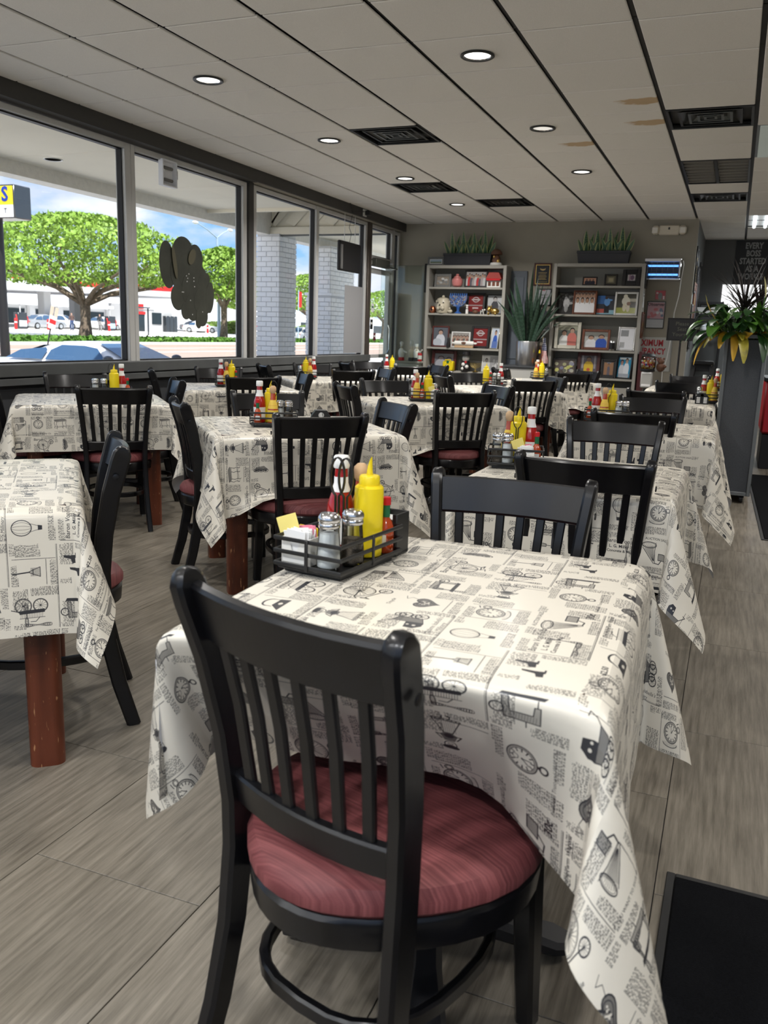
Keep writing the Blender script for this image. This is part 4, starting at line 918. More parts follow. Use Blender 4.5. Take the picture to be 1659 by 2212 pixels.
# ---------------------------------------------------------------- condiments
PROTO = {}
def lp(*a, n=18, cap=True): return MB().lathe(list(a), n, cap=cap)
def proto(kind):
    t = thing({'mustard': 'mustard_bottle', 'ketchup': 'ketchup_bottle', 'hot': 'hot_sauce_bottle', 'tab': 'pepper_sauce_bottle', 'salt': 'salt_shaker', 'pepper': 'pepper_shaker', 'sugar': 'sugar_packet_holder'}[kind], 'x', {'mustard': 'bottle', 'ketchup': 'bottle', 'hot': 'bottle', 'tab': 'bottle', 'salt': 'shaker', 'pepper': 'shaker', 'sugar': 'holder'}[kind])
    if kind == 'mustard':
        obj('bottle_body', lp((.024, 0), (.029, .004), (.030, .012), (.0305, .135), (.030, .146), (.025, .151)), MT['yellow'], t)
        obj('cap', lp((.0215, .150), (.022, .153), (.0215, .168), (.019, .171), (.009, .172)), MT['yellow'], t)
        b = MB(); b.lathe([(.0075, .170), (.006, .180), (.0045, .198)], 12); b.v = [(x, y, z+(.012*(x/.0045) if z > .19 else 0)) for x, y, z in b.v]; obj('nozzle', b, MT['yellow'], t)
    if kind == 'ketchup':
        obj('bottle_body', lp((.024, 0), (.029, .004), (.030, .02), (.0285, .05), (.030, .085), (.028, .105), (.020, .128), (.0145, .148), (.0135, .182)), MT['red'], t)
        obj('front_label', lp((.0306, .022), (.0292, .05), (.0306, .078), cap=False), MT['paper'], t)
        obj('neck_label', lp((.0205, .131), (.0152, .148), (.0148, .162), cap=False), MT['paper'], t)
        obj('cap', lp((.0160, .180), (.0170, .183), (.0165, .203), (.014, .206)), MT['white'], t)
    if kind == 'hot':
        obj('bottle_body', lp((.022, 0), (.0255, .004), (.026, .07), (.022, .092), (.0135, .118), (.0115, .150)), MT['orange'], t)
        obj('label', lp((.0264, .012), (.0264, .066), (.0225, .0925), (.0140, .118), cap=False), MT['yellabel'], t)
        obj('label_band', lp((.0228, .0915), (.0190, .103), cap=False), MT['redcap'], t)
        obj('wood_cap', lp((.0105, .150), (.0145, .157), (.0165, .168), (.0150, .180), (.008, .187)), MT['woodcap'], t)
    if kind == 'tab':
        obj('bottle_body', lp((.015, 0), (.0175, .003), (.0175, .052), (.013, .066), (.0072, .076), (.0068, .104), n=14), MT['orange'], t)
        obj('foil', lp((.0080, .077), (.0078, .103), n=14, cap=False), MT['greenlabel'], t)
        b = MB(); b.box((0, -.0178, .03), (.022, .0012, .022), 0, None); obj('label', b, MT['paper'], t)
        obj('cap', lp((.0092, .103), (.0092, .118), (.007, .120), n=14), MT['redcap'], t)
    if kind in ('salt', 'pepper'):
        obj('jar', lp((.020, .001), (.0235, .004), (.0245, .02), (.0195, .082), (.0185, .088), n=20), MT['bottleglass'], t)
        hh = .074 if kind == 'salt' else .055
        obj('filling', lp((.018, .005), (.0222, .008), (.0230, .02), (.0230-.0052*(hh-.02)/.062, hh), (.004, hh+.002), n=16), MT[kind], t)
        obj('lid', lp((.0200, .084), (.0215, .086), (.0212, .093), (.0200, .0945), (.0225, .099), (.0222, .106), (.017, .113), (.008, .1145), n=20), MT['steel'], t)
    if kind == 'sugar':
        b = MB()
        for x, w_, d_, y in ((-.030, .003, .062, 0), (.030, .003, .062, 0)): b.box((x, y, .028), (w_, d_, .056), .001)
        b.box((0, 0, .003), (.057, .060, .006))
        for y in (-.030, .030): b.add([(-.029, y, .004), (.029, y, .004), (.029, y, .052), (.012, y, .050), (.006, y, .030), (-.006, y, .030), (-.012, y, .050), (-.029, y, .052)], [range(8)])
        obj('tray', b, MT['ceramicw'], t)
        for i, (m_, n_) in enumerate((('paper', 5), ('paper', 4), ('pink', 3), ('yellow', 1), ('ypaper', 1))):
            for j in range(n_):
                q = len(t.children)-1; b = MB(); M_ = Matrix.Translation((random.uniform(-.004, .004), -.026+.0037*q, .040)) @ Matrix.Rotation(random.uniform(-.2, .2), 4, 'Y') @ Matrix.Rotation(random.uniform(-.1, .16), 4, 'X')
                b.box((0, 0, 0), (.044, .0022, .064 if m_ != 'pink' else .068), .0006, M_)
                obj('packet', b, MT[m_], t)
        b = MB(); b.box((0, 0, 0), (.044, .002, .066), .0006, Matrix.Translation((-.024, -.012, .064)) @ Matrix.Rotation(-.35, 4, 'Y') @ Matrix.Rotation(.2, 4, 'Z')); obj('packet', b, MT['ypaper'], t)
    return t
NOUN = {'mustard': 'yellow mustard squeeze bottle with pointed tip', 'ketchup': 'red ketchup bottle with white cap', 'hot': 'hot sauce bottle with round wooden cap', 'tab': 'small pepper sauce bottle with red cap', 'salt': 'glass salt shaker with steel lid', 'pepper': 'glass pepper shaker with steel lid', 'sugar': 'white holder of sweetener packets'}
GRP = {'mustard': 'mustard bottles', 'ketchup': 'ketchup bottles', 'hot': 'hot sauce bottles', 'tab': 'pepper sauce bottles', 'salt': 'salt shakers', 'pepper': 'pepper shakers', 'sugar': 'sweetener holders'}
def item(kind, x, y, z, rz, words, tilt=None):
    lb = '%s on %s' % (NOUN[kind], words)
    if kind not in PROTO:
        t = PROTO[kind] = proto(kind); t.location = (x, y, z); t.rotation_euler = (0, 0, rz); t['label'] = lb; t['group'] = GRP[kind]
    else: t = dup(PROTO[kind], (x, y, z), rz, lb, GRP[kind])
    if tilt: t.rotation_euler = tilt
    return t
ZTOP = .7680
def caddy(k, x, y, rz, hx, hy, handle, words, rack=False):
    t = thing('condiment_caddy', 'black wire condiment caddy on %s' % words, 'caddy', (x, y, ZTOP), rz, 'wire condiment caddies')
    b = MB(); q = .82; b.bar([(-hx*q, -hy*q, .004), (hx*q, -hy*q, .004), (hx*q, hy*q, .004), (-hx*q, hy*q, .004)], .012, .007, (0, 0, 1), .002, closed=True); obj('base_ring', b, MT['wire'], t)
    obj('tray', MB().box((0, 0, .0105), (2*hx-.008, 2*hy-.008, .005), .002), MT['wire'], t)
    for z in (.018, .044, .070):
        b = MB(); b.bar([(-hx, -hy, z), (hx, -hy, z), (hx, hy, z), (-hx, hy, z)], .0085, .0045, (0, 0, 1), .0015, closed=True); obj('rail', b, MT['wire'], t)
    for px, py in ((0, -hy), (0, hy), (hx, 0), (-hx, 0)):
        b = MB(); b.box((px*1.02, py*1.02, .042), (.008 if px == 0 else .004, .008 if py == 0 else .004, .064), .0015); obj('upright', b, MT['wire'], t)
    for i in range(handle):
        o_ = (i-.5*(handle-1))*.020
        P = [(-.004+o_, 0, .012), (-.004+o_, 0, .135)]+[(o_+.017*math.sin(a), 0, .178-.036*math.cos(a)) for a in [(-150+300*j/14+180+180)*PI/180*1 for j in range(15)]]+[(.004+o_, 0, .135), (.004+o_, 0, .012)]
        P = [(-.004+o_, 0, .012), (-.004+o_, 0, .14)]+[(o_-.017*math.sin(a), 0, .182-.040*math.cos(a)) for a in [math.radians(14+332*j/16) for j in range(17)]]+[(.004+o_, 0, .14), (.004+o_, 0, .012)]
        b = MB(); b.bar(P, .007, .003, (0, 1, 0), .001); obj('handle', b, MT['wire'], t)
    if rack:                                          # black holder for jelly tubs at the far end
        b = MB(); cx_, cy_ = .012, hy+.030
        for a in (-.050, .0, .050): b.box((cx_+a, cy_, .046), (.004, .052, .092), .001)
        b.box((cx_, cy_, .006), (.104, .056, .004)); b.box((cx_, cy_+.026, .046), (.104, .003, .092), .001)
        for a in (-.046, -.004, .004, .046): b.box((cx_+a, cy_-.027, .046), (.010, .003, .092), .001)
        obj('jelly_rack', b, MT['wire'], t)
    return t
def jelly(x, y, z, rz, m_, lb):
    t = thing('jelly_tub', lb, 'jelly', (x, y, z), rz, 'jelly tubs in the rack')
    b = MB(); b.ring([[(-.015, -.018, 0), (.015, -.018, 0), (.015, .018, 0), (-.015, .018, 0)], [(-.018, -.021, .013), (.018, -.021, .013), (.018, .021, .013), (-.018, .021, .013)]]); obj('tub', b, MT[m_], t)
    obj('lid', MB().box((0, 0, .0145), (.040, .046, .002), .0005), MT['paper'], t)
# the nearest table: measured arrangement
rz0 = math.radians(-8); X0, Y0 = -.712, 1.552
def loc0(a, b_): return X0+math.cos(rz0)*a-math.sin(rz0)*b_, Y0+math.sin(rz0)*a+math.cos(rz0)*b_
caddy('R0', X0, Y0, rz0, .078, .120, 2, TB['R0'][9], True)
for kd, a, b_ in (('sugar', -.040, -.075), ('salt', .030, -.088), ('pepper', .048, -.030), ('mustard', .036, .050), ('ketchup', -.030, .045), ('hot', -.006, .085), ('tab', .050, .100)):
    px, py = loc0(a, b_); item(kd, px, py, ZTOP+.0135, rz0, TB['R0'][9])
for i in range(8):
    px, py = loc0(.012+(-.025 if i % 2 else .025), .150); jelly(px, py, ZTOP+.0085+.0185*(i//2), rz0, 'jelly' if i % 2 else 'jelly2', ('dark red' if i % 2 else 'orange')+' jelly tub in rack on nearest table, %s of its stack' % ('bottom', 'second', 'third', 'topmost')[i//2])
VIEW = {  # table: caddy centre, heading of the line of sight, half sizes, handles, items in (across, along) metres
 'R1': (-.715, 3.10, .10, .075, 1, [('pepper', -.066, -.04), ('salt', -.032, -.04), ('hot', -.030, .045), ('mustard', .004, .035), ('ketchup', .05, .05), ('tab', .074, -.01), ('sugar', .035, -.045)]),
 'M2': (-2.09, 3.73, .115, .075, 1, [('ketchup', -.070, .02), ('tab', -.078, -.045), ('mustard', -.016, .03), ('hot', -.004, -.035), ('salt', .030, .0), ('pepper', .072, .0)]),
 'M3': (-2.03, 5.83, .115, .075, 0, [('ketchup', -.075, .03), ('hot', -.062, -.03), ('tab', -.024, -.045), ('mustard', .018, -.02), ('salt', .064, .03), ('sugar', .072, -.035)]),
 'M4': (-2.12, 8.10, .115, .075, 1, [('mustard', -.085, .0), ('tab', -.040, -.03), ('salt', -.005, -.03), ('pepper', .036, -.03), ('ketchup', .055, .035)]),
 'M5': (-2.08, 9.98, .10, .07, 0, [('hot', -.045, -.02), ('ketchup', -.03, .04), ('mustard', .02, -.02), ('salt', .07, .0)]),
 'W1': (-3.70, 4.48, .125, .075, 1, [('salt', -.098, -.02), ('pepper', -.045, -.02), ('mustard', .018, -.02), ('ketchup', .065, .035), ('tab', .100, -.02)]),
 'W2': (-3.80, 6.02, .10, .075, 2, [('ketchup', -.055, .02), ('hot', -.01, -.02), ('mustard', .03, .0), ('tab', .065, -.02), ('salt', -.02, .045)]),
 'W3': (-3.90, 7.62, .10, .075, 1, [('mustard', -.012, .0), ('hot', .030, -.02), ('ketchup', .066, .01), ('salt', -.066, -.01), ('tab', -.05, .045)]),
 'W4': (-3.76, 9.50, .09, .07, 1, [('mustard', .02, .0), ('ketchup', -.045, .0), ('salt', .06, -.03)]),
 'R2': (-.665, 5.17, .125, .075, 1, [('tab', -.098, -.02), ('ketchup', -.060, .02), ('hot', -.016, -.03), ('mustard', .024, .03), ('salt', .066, -.02), ('pepper', .104, -.02)]),
 'R3': (-.175, 7.40, .085, .075, 0, [('salt', -.058, -.03), ('ketchup', -.030, .045), ('mustard', .024, -.0), ('hot', .055, -.03)]),
 'R4': (-.105, 9.50, .08, .07, 0, [('mustard', .02, .0), ('ketchup', -.04, .0)])}
for k, (x, y, hx, hy, hn, its) in VIEW.items():
    rz = -math.atan2(x, y)*-1; rz = math.atan2(-x, y); ca, sa = math.cos(rz), math.sin(rz); words = TB[k][9]
    caddy(k, x, y, rz, hx, hy, hn, words)
    for kd, a, b_ in its: item(kd, x+ca*a-sa*b_, y+sa*a+ca*b_, ZTOP+.0135, rz, words)
# extra pieces seen on single tables
t = thing('jelly_holder', 'black arched jelly holder with white tubs on fourth mat-side table', 'holder', (-.205, 7.24, ZTOP), 0)
b = MB(); b.prism([(-.05, 0), (.05, 0), (.05, .055), (.024, .085), (-.024, .085), (-.05, .055)], -.02, .02, Matrix.Rotation(PI/2, 4, 'X')); obj('body', b, MT['wire'], t)
for a in (-.026, .026):
    for j in range(4): obj('tub_front', MB().box((a, -.021, .012+.012*j), (.026, .004, .008), .001), MT['paper'], t)
obj('grip_hole', MB().lathe([(.001, 0), (.012, .0)], 14, Matrix.Translation((0, -.0206, .068)) @ Matrix.Rotation(PI/2, 4, 'X')), MT['ypaper'], t)
t = thing('jelly_holder', 'black arched jelly holder standing behind second middle-row front chair', 'holder', (-1.88, 3.83, ZTOP), .55)
b = MB(); b.prism([(-.06, 0), (.06, 0), (.045, .06), (.028, .085), (-.028, .085), (-.045, .06)], -.03, .03, Matrix.Rotation(PI/2, 4, 'X')); obj('body', b, MT['wire'], t)
obj('grip_hole', MB().lathe([(.001, 0), (.014, .0)], 14, Matrix.Translation((0, -.0306, .062)) @ Matrix.Rotation(PI/2, 4, 'X')), MT['paper'], t)
t = thing('table_card', 'small white printed card standing on the fourth middle-row table', 'card', (-1.80, 8.05, ZTOP), .2)
obj('card', MB().box((0, 0, .045), (.085, .003, .09)), MT['paper'], t)
lettering(t, 'MENU', .026, MT['ink_black'], (0, -.0028, .05), (RX, 0, 0))
# ---------------------------------------------------------------- back wall: bookcases and what stands on them
def bookcase(lb, x0, x1, top, levels, yf=12.10, yb=YB-.012):
    t = thing('bookcase', lb, 'bookcase', ((x0+x1)/2, yf, 0)); hw = (x1-x0)/2; dp = yb-yf
    for s in (-1, 1): obj('side_panel', MB().box((s*(hw-.0225), dp/2, top/2), (.045, dp, top), .003), MT['shelf'], t)
    obj('top_panel', MB().box((0, dp/2, top-.022), (2*hw-.09, dp, .044), .003), MT['shelf'], t)
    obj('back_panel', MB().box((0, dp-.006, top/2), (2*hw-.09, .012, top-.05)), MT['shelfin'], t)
    for z in levels: obj('shelf', MB().box((0, dp/2-.01, z-.014), (2*hw-.092, dp-.02, .028), .003), MT['shelf'], t)
    obj('plinth', MB().box((0, .03, .30), (2*hw-.092, .03, .6), .003), MT['shelf'], t)
    return t
bookcase('grey bookcase beside the door, mixed ornaments and photos on four shelves', -4.272, -3.088, 2.216, (1.912, 1.542, 1.058, .722))
bookcase('grey bookcase of framed photos under the emergency light', -2.425, -1.215, 2.243, (1.953, 1.568, 1.096, .722))
def frame(lb, pk, x0, x1, z0, z1, mt='frame_black', bw=.022, lean=.14, y=12.17, yaw=0, mat_=None, mb_=0, nm='photo_frame', cat='photo frame', group=None, wall=False):
    """a framed picture standing (or hung) with its foot at depth y"""
    w_, h_ = x1-x0, z1-z0; t = thing(nm, lb, cat, ((x0+x1)/2, y, z0), 0, group)
    t.rotation_euler = (0 if wall else -lean, 0, yaw)
    b = MB(); d = .018
    for cx_, cz, a, c in ((-w_/2+bw/2, h_/2, bw, h_), (w_/2-bw/2, h_/2, bw, h_), (0, bw/2, w_-2*bw, bw), (0, h_-bw/2, w_-2*bw, bw)): b.box((cx_, 0, cz), (a, d, c), min(.004, bw*.25))
    obj('moulding', b, MT[mt], t)
    b = MB(); b.box((0, .004, h_/2), (w_-1.6*bw, .006, h_-1.6*bw)); obj('backing', b, MT[mat_] if mat_ else MT['paper'], t)
    m_ = bw+mb_; b = MB(); b.quad((-w_/2+m_, -.0005, m_), (w_/2-m_, -.0005, m_), (w_/2-m_, -.0005, h_-m_), (-w_/2+m_, -.0005, h_-m_), picuv(pk)); obj('picture', b, MT['pic'], t, smooth=0)
    return t
G1, G2 = 'pictures on the door-side bookcase', 'pictures on the photo bookcase'
frame('small grey-framed picture of grey figures, left end of top shelf', 25, -4.17, -3.92, 1.915, 2.10, 'frame_grey', .034, group=G1)
frame('black-framed photo of a staff line-up between pink jar and little house', 0, -3.715, -3.385, 1.915, 2.155, 'frame_black', .022, group=G1)
frame('black-framed red certificate behind the blue menorah', 7, -3.69, -3.41, 1.545, 1.845, 'frame_black', .034, y=12.22, group=G1)
frame('grey portrait photo in thin black frame at right end of second shelf', 8, -3.39, -3.15, 1.545, 1.825, 'frame_black', .012, y=12.24, group=G1)
frame('dark red framed photo of a man in pale shirt, third shelf', 10, -4.17, -3.915, 1.06, 1.365, 'frame_red', .022, yaw=.12, group=G1)
frame('white-bordered group photo behind the rolling pin', 11, -3.90, -3.61, 1.06, 1.29, 'frame_white', .02, y=12.24, group=G1)
frame('black-framed red certificate beside the rolling pin', 7, -3.59, -3.312, 1.06, 1.378, 'frame_black', .034, yaw=-.06, y=12.2, group=G1)
frame('pale-framed photo of figure in blue, leaning at right of third shelf', 12, -3.315, -3.15, 1.06, 1.365, 'frame_silver', .012, yaw=-.5, group=G1)
frame('large dark frame with faded couple, left of bottom shelf', 17, -4.175, -3.795, .725, 1.012, 'frame_red', .045, y=12.2, group=G1)
frame('white print of two old portraits at right of the bottom shelf', 16, -3.41, -3.15, .725, .97, 'frame_white', .016, y=12.22, group=G1)
frame('grey-framed picture leaning behind long planter on the door-side bookcase', 27, -4.315, -4.062, 2.218, 2.345, 'frame_grey', .03, y=12.25, mb_=.01)
frame('tall dark frame on the wall half hidden behind the door-side bookcase', 17, -4.41, -4.20, 1.845, 2.26, 'frame_black', .04, y=YB-.012, wall=True)
frame('tiny black frame with three figures on orange, top shelf', 19, -2.037, -1.838, 1.957, 2.075, 'frame_black', .018, group=G2)
frame('square dark frame with golden centre on the top shelf', 24, -1.745, -1.571, 1.957, 2.112, 'frame_black', .022, group=G2)
frame('big black-matted photo leaning at right of top shelf', 18, -1.515, -1.275, 1.957, 2.175, 'frame_black', .05, yaw=-.12, mb_=.02, mat_='board', group=G2)
frame('black-framed dark action photo at left of second shelf', 3, -2.37, -2.12, 1.572, 1.872, 'frame_black', .02, y=12.22, group=G2)
frame('orange-brown frame with team in white shirts, second shelf', 4, -2.145, -1.825, 1.572, 1.895, 'frame_brown', .026, y=12.16, group=G2)
frame('frameless-looking photo of a golfer in blue shirt', 5, -1.83, -1.55, 1.572, 1.84, 'frame_black', .008, y=12.2, group=G2)
frame('white-framed photo of ball player running on grass', 6, -1.585, -1.28, 1.572, 1.882, 'frame_white', .026, y=12.16, group=G2)
frame('ornate silver frame with two men, white and coral shirts', 1, -2.365, -2.005, 1.10, 1.468, 'frame_silver', .05, yaw=.1, group=G2)
frame('wide brown frame with two men, white and blue shirts', 2, -1.985, -1.606, 1.10, 1.378, 'frame_brown', .034, group=G2)
frame('glossy silver frame catching the light at right of third shelf', 23, -1.51, -1.268, 1.10, 1.422, 'steel', .022, yaw=-.15, y=12.15, group=G2)
frame('dark frame with old brown team photo, left of bottom shelf', 9, -2.367, -2.035, .725, .972, 'frame_black', .026, group=G2)
frame('dark frame with player in yellow jersey, bottom shelf', 13, -2.033, -1.72, .725, 1.065, 'frame_red', .045, y=12.22, group=G2)
frame('small black frame with player on clay floor, bottom shelf', 14, -1.70, -1.487, .725, .982, 'frame_black', .026, mb_=.018, mat_='board', group=G2)
frame('black frame with blue magazine cover, leaning at right of bottom shelf', 15, -1.505, -1.28, .725, 1.038, 'frame_black', .02, yaw=-.35, group=G2)
for z0, z1, m_, pk, lb, yy in ((1.93, 2.23, 'frame_black', 20, 'black frame hung high on side of the photo bookcase', 12.24), (1.28, 1.62, 'frame_brown', 9, 'brown frame hung low on side of the photo bookcase', 12.24)):
    t = frame(lb, pk, -.1, .1, 0, z1-z0, m_, .025, y=0, wall=True); t.location = (-1.203, yy, z0); t.rotation_euler = (0, 0, PI/2)
t = thing('notice_card', 'small white card on side of the photo bookcase', 'card', (-1.212, 12.2, 1.68)); obj('card', MB().box((0, 0, .09), (.003, .10, .18)), MT['paper'], t); obj('print', MB().box((.002, 0, .15), (.001, .05, .02)), MT['ink_black'], t)
# wall plaques between the bookcases
t = frame('mahogany award plaque with black and gold plate', 20, -2.765, -2.518, 1.963, 2.27, 'frame_red', .022, y=YB-.012, wall=True, mat_='gold', mb_=.008, nm='award_plaque', cat='plaque')
t = frame('framed restaurant review below the award plaque', 22, -2.72, -2.495, 1.688, 1.922, 'frame_black', .014, y=YB-.012, wall=True, nm='framed_review', cat='certificate')
for s_, z, sz in (('THE BEST', .145, .03), ('RESTAURANTS', .112, .024)): lettering(t, s_, sz, MT['ink_black'], (0, -.003, z), (RX, 0, 0))
t = thing('window_sticker', 'dark red sticker with white capitals below framed review', 'sticker', (-2.632, YB-.006, 1.592)); obj('sheet', MB().box((0, 0, .046), (.148, .003, .092)), mat('maroon_sticker', (.06, .012, .016), .5), t)
for s_, z in (('ZAGAT', .063), ('RATED', .027)): lettering(t, s_, .040, MT['ink_white'], (0, -.0025, z), (RX, 0, 0), bold=.012)
t = thing('wall_poster', 'flag-topped black and white poster behind the tall snake plant', 'poster', (-2.562, YB-.006, 1.34)); obj('sheet', MB().box((0, 0, .135), (.165, .003, .27)), MT['paper'], t)
b = MB(); b.box((.0, -.003, .225), (.165, .002, .09)); obj('flag_print', b, mat('dim_flag_print', (.05, .04, .07), .6), t)
for s_, z in (('OPEN', .155), ('UNDER', .11), ('NEW', .065), ('OWNERS', .03)): lettering(t, s_, .040, MT['ink_black'], (0, -.0025, z), (RX, 0, 0), bold=.01)
b = MB(); b.box((-2.99, YB-.02, 1.08), (.27, .03, 2.16), .003); b.box((-2.99, YB-.04, 1.5), (.19, .012, 1.15), .004); t = tag(obj('panel_door', b, MT['bluecab']), 'narrow blue-grey panelled door behind the tall snake plant', 'door')

# ---------------------------------------------------------------- plants
def leaf_material(name, c0, c1, edge, bands):
    m = mat(name, c0, .42); nt = m.node_tree; p = nt.nodes['Principled BSDF']; uv = N(nt, 'ShaderNodeUVMap'); s_ = N(nt, 'ShaderNodeSeparateXYZ'); nt.links.new(uv.outputs[0], s_.inputs[0])
    wv = N(nt, 'ShaderNodeTexWave', Scale=bands, Distortion=6.0, Detail=2.0); wv.bands_direction = 'Y'; nt.links.new(uv.outputs[0], wv.inputs['Vector'])
    x = N(nt, 'ShaderNodeMixRGB'); x.inputs[1].default_value = c0+(1,); x.inputs[2].default_value = c1+(1,); nt.links.new(wv.outputs[0], x.inputs[0])
    a = N(nt, 'ShaderNodeMath', operation='SUBTRACT'); a.inputs[1].default_value = .5; nt.links.new(s_.outputs[0], a.inputs[0])
    bb = N(nt, 'ShaderNodeMath', operation='ABSOLUTE'); nt.links.new(a.outputs[0], bb.inputs[0]); g = N(nt, 'ShaderNodeMath', operation='GREATER_THAN'); g.inputs[1].default_value = .37; nt.links.new(bb.outputs[0], g.inputs[0])
    y = N(nt, 'ShaderNodeMixRGB'); y.inputs[2].default_value = edge+(1,); nt.links.new(g.outputs[0], y.inputs[0]); nt.links.new(x.outputs[0], y.inputs[1]); nt.links.new(y.outputs[0], p.inputs['Base Color']); return m
MT['snake'] = leaf_material('variegated_snake_leaf', (.012, .05, .018), (.05, .13, .055), (.42, .45, .19), 3.2)
MT['snaked'] = leaf_material('dark_snake_leaf', (.008, .024, .013), (.028, .062, .036), (.015, .04, .02), 5.0)
MT['lily'] = mat('peace_lily_leaf', (.055, .15, .016), .38, var=(9, .5)); MT['lilyd'] = mat('dark_lily_leaf', (.014, .055, .010), .38, var=(9, .4)); MT['lilyy'] = mat('yellowed_leaf', (.62, .36, .025), .45, var=(7, .3)); MT['lilyg'] = mat('half_yellow_leaf', (.30, .26, .02), .42, var=(16, .6))
MT['spike'] = mat('dark_spike_leaf', (.018, .012, .010), .5, var=(6, .5)); MT['stalk'] = mat('yellow_stalk', (.45, .30, .07), .6); MT['spathe'] = mat('cream_spathe', (.6, .55, .25), .5)
def leaf(base, dirv, length, width, bend, seg=8, cup=.25, profile=None, up=None):
    """a pointed blade as a thin curved strip; bend tips it towards the ground"""
    D = Vector(dirv).normalized(); b = MB(); U = Vector(up or (0, 0, 1)); sd = D.cross(U); sd = sd.normalized() if sd.length > .05 else Vector((1, 0, 0))
    P = Vector(base); step = length/seg; V = []; T = D.copy()
    for i in range(seg+1):
        u = i/seg; wd = width*(profile(u) if profile else (min(1, .45+2.2*u) if u < .3 else max(.02, (1-((u-.3)/.7)**2.2)+.0)))
        nn = sd.cross(T).normalized(); V.append((P-sd*wd/2+nn*cup*wd*.3, P, P+sd*wd/2+nn*cup*wd*.3)); P = P+T*step
        T = (T+Vector((0, 0, -bend/seg))).normalized()
    vs = [q for r in V for q in r]; fs = []; uv = []
    for i in range(seg):
        for k in range(2):
            a = i*3+k; fs.append((a, a+1, a+4, a+3)); u0, u1 = i/seg, (i+1)/seg; uv.append(((k/2, u0), ((k+1)/2, u0), ((k+1)/2, u1), (k/2, u1)))
    b.add(vs, fs, uv); return b
def window_box(lb, x0, x1, zb, tops):
    t = thing('planter_box', lb, 'planter', ((x0+x1)/2, 12.24, zb)); hw = (x1-x0)/2
    b = MB(); b.ring([[(-hw*.93, -.065, 0), (hw*.93, -.065, 0), (hw*.93, .065, 0), (-hw*.93, .065, 0)], [(-hw*.985, -.082, .135), (hw*.985, -.082, .135), (hw*.985, .082, .135), (-hw*.985, .082, .135)]]); obj('trough', b, MT['planter'], t)
    b = MB(); b.box((0, -.088, .150), (2*hw, .012, .034), .003); b.box((0, .088, .150), (2*hw, .012, .034), .003); b.box((-hw+.006, 0, .150), (.012, .164, .034), .003); b.box((hw-.006, 0, .150), (.012, .164, .034), .003); obj('rim', b, MT['planter'], t)
    obj('soil', MB().box((0, 0, .142), (2*hw-.02, .16, .01)), MT['soil'], t)
    for cx_, ls in tops:
        for dx, dy, ln, wd, bd in ls: obj('leaf', leaf((cx_+dx*.12, dy*.05, .14), (dx, dy, 1), ln, wd*1.35, bd, cup=.4, up=(random.uniform(-.35, .35), 1, .0)), MT['snake'], t, smooth=60)
    return t
def clump(h): return [(-.02, -.1, h, .055, 0), (-.35, -.2, h*.66, .04, .1), (.22, .1, h*.92, .042, 0), (.5, -.2, h*.62, .045, .15), (.05, -.4, h*.5, .045, .1)]
window_box('dark trough of variegated snake plants on the door-side bookcase', -4.047, -3.335, 2.218, [(-.245, clump(.33)), (-.075, clump(.34)), (.085, clump(.325)), (.245, clump(.35))])
window_box('dark trough of variegated snake plants on the photo bookcase', -2.14, -1.435, 2.245, [(-.245, clump(.30)), (-.09, clump(.31)), (.07, clump(.33)), (.235, clump(.34))])
t = thing('mushroom_figurine', 'brown mushroom-capped gnome figurine beside the planter on the door-side bookcase', 'figurine', (-3.27, 12.2, 2.218))
obj('base', lp((.085, 0), (.09, .012), (.08, .038), n=12), MT['ceramicw'], t); obj('body', lp((.05, .03), (.062, .07), (.05, .11), (.035, .14)), MT['rust'], t); obj('cap', lp((.03, .14), (.082, .15), (.078, .18), (.05, .215), (.012, .228)), MT['rust'], t)
b = MB(); b.ball((-.02, -.045, .12), .022); b.ball((.035, -.03, .06), .03); obj('face', b, MT['gold'], t)

# tall snake plant in a steel pot on the low white cabinet
t = thing('white_cabinet', 'low pale cabinet with round drawer knob under the steel plant pot', 'cabinet', (-2.68, 11.82, 0))
obj('body', MB().box((0, .22, .41), (.62, .40, .82), .004), MT['cabwhite'], t); obj('top', MB().box((0, .21, .835), (.66, .46, .03), .006), MT['knee'], t)
for i, z in enumerate((.70, .46)):
    d = obj('drawer', MB().box((0, .012, z), (.54, .02, .21), .005), MT['cabwhite'], t); obj('knob', MB().ball((.1, -.015, z), .018), MT['alugrey'], d)
PX, PY, PZ = -2.70, 11.98, .851
t = thing('potted_snake_plant', 'tall dark snake plant in brushed steel pot between the bookcases', 'potted plant', (PX, PY, PZ))
obj('pot', lp((.140, 0), (.146, .01), (.152, .325), (.149, .335), (.138, .335), (.138, .31), n=32), MT['brushed'], t); obj('soil', lp((.001, .30), (.137, .305), n=24), MT['soil'], t)
rr = random.Random(5)
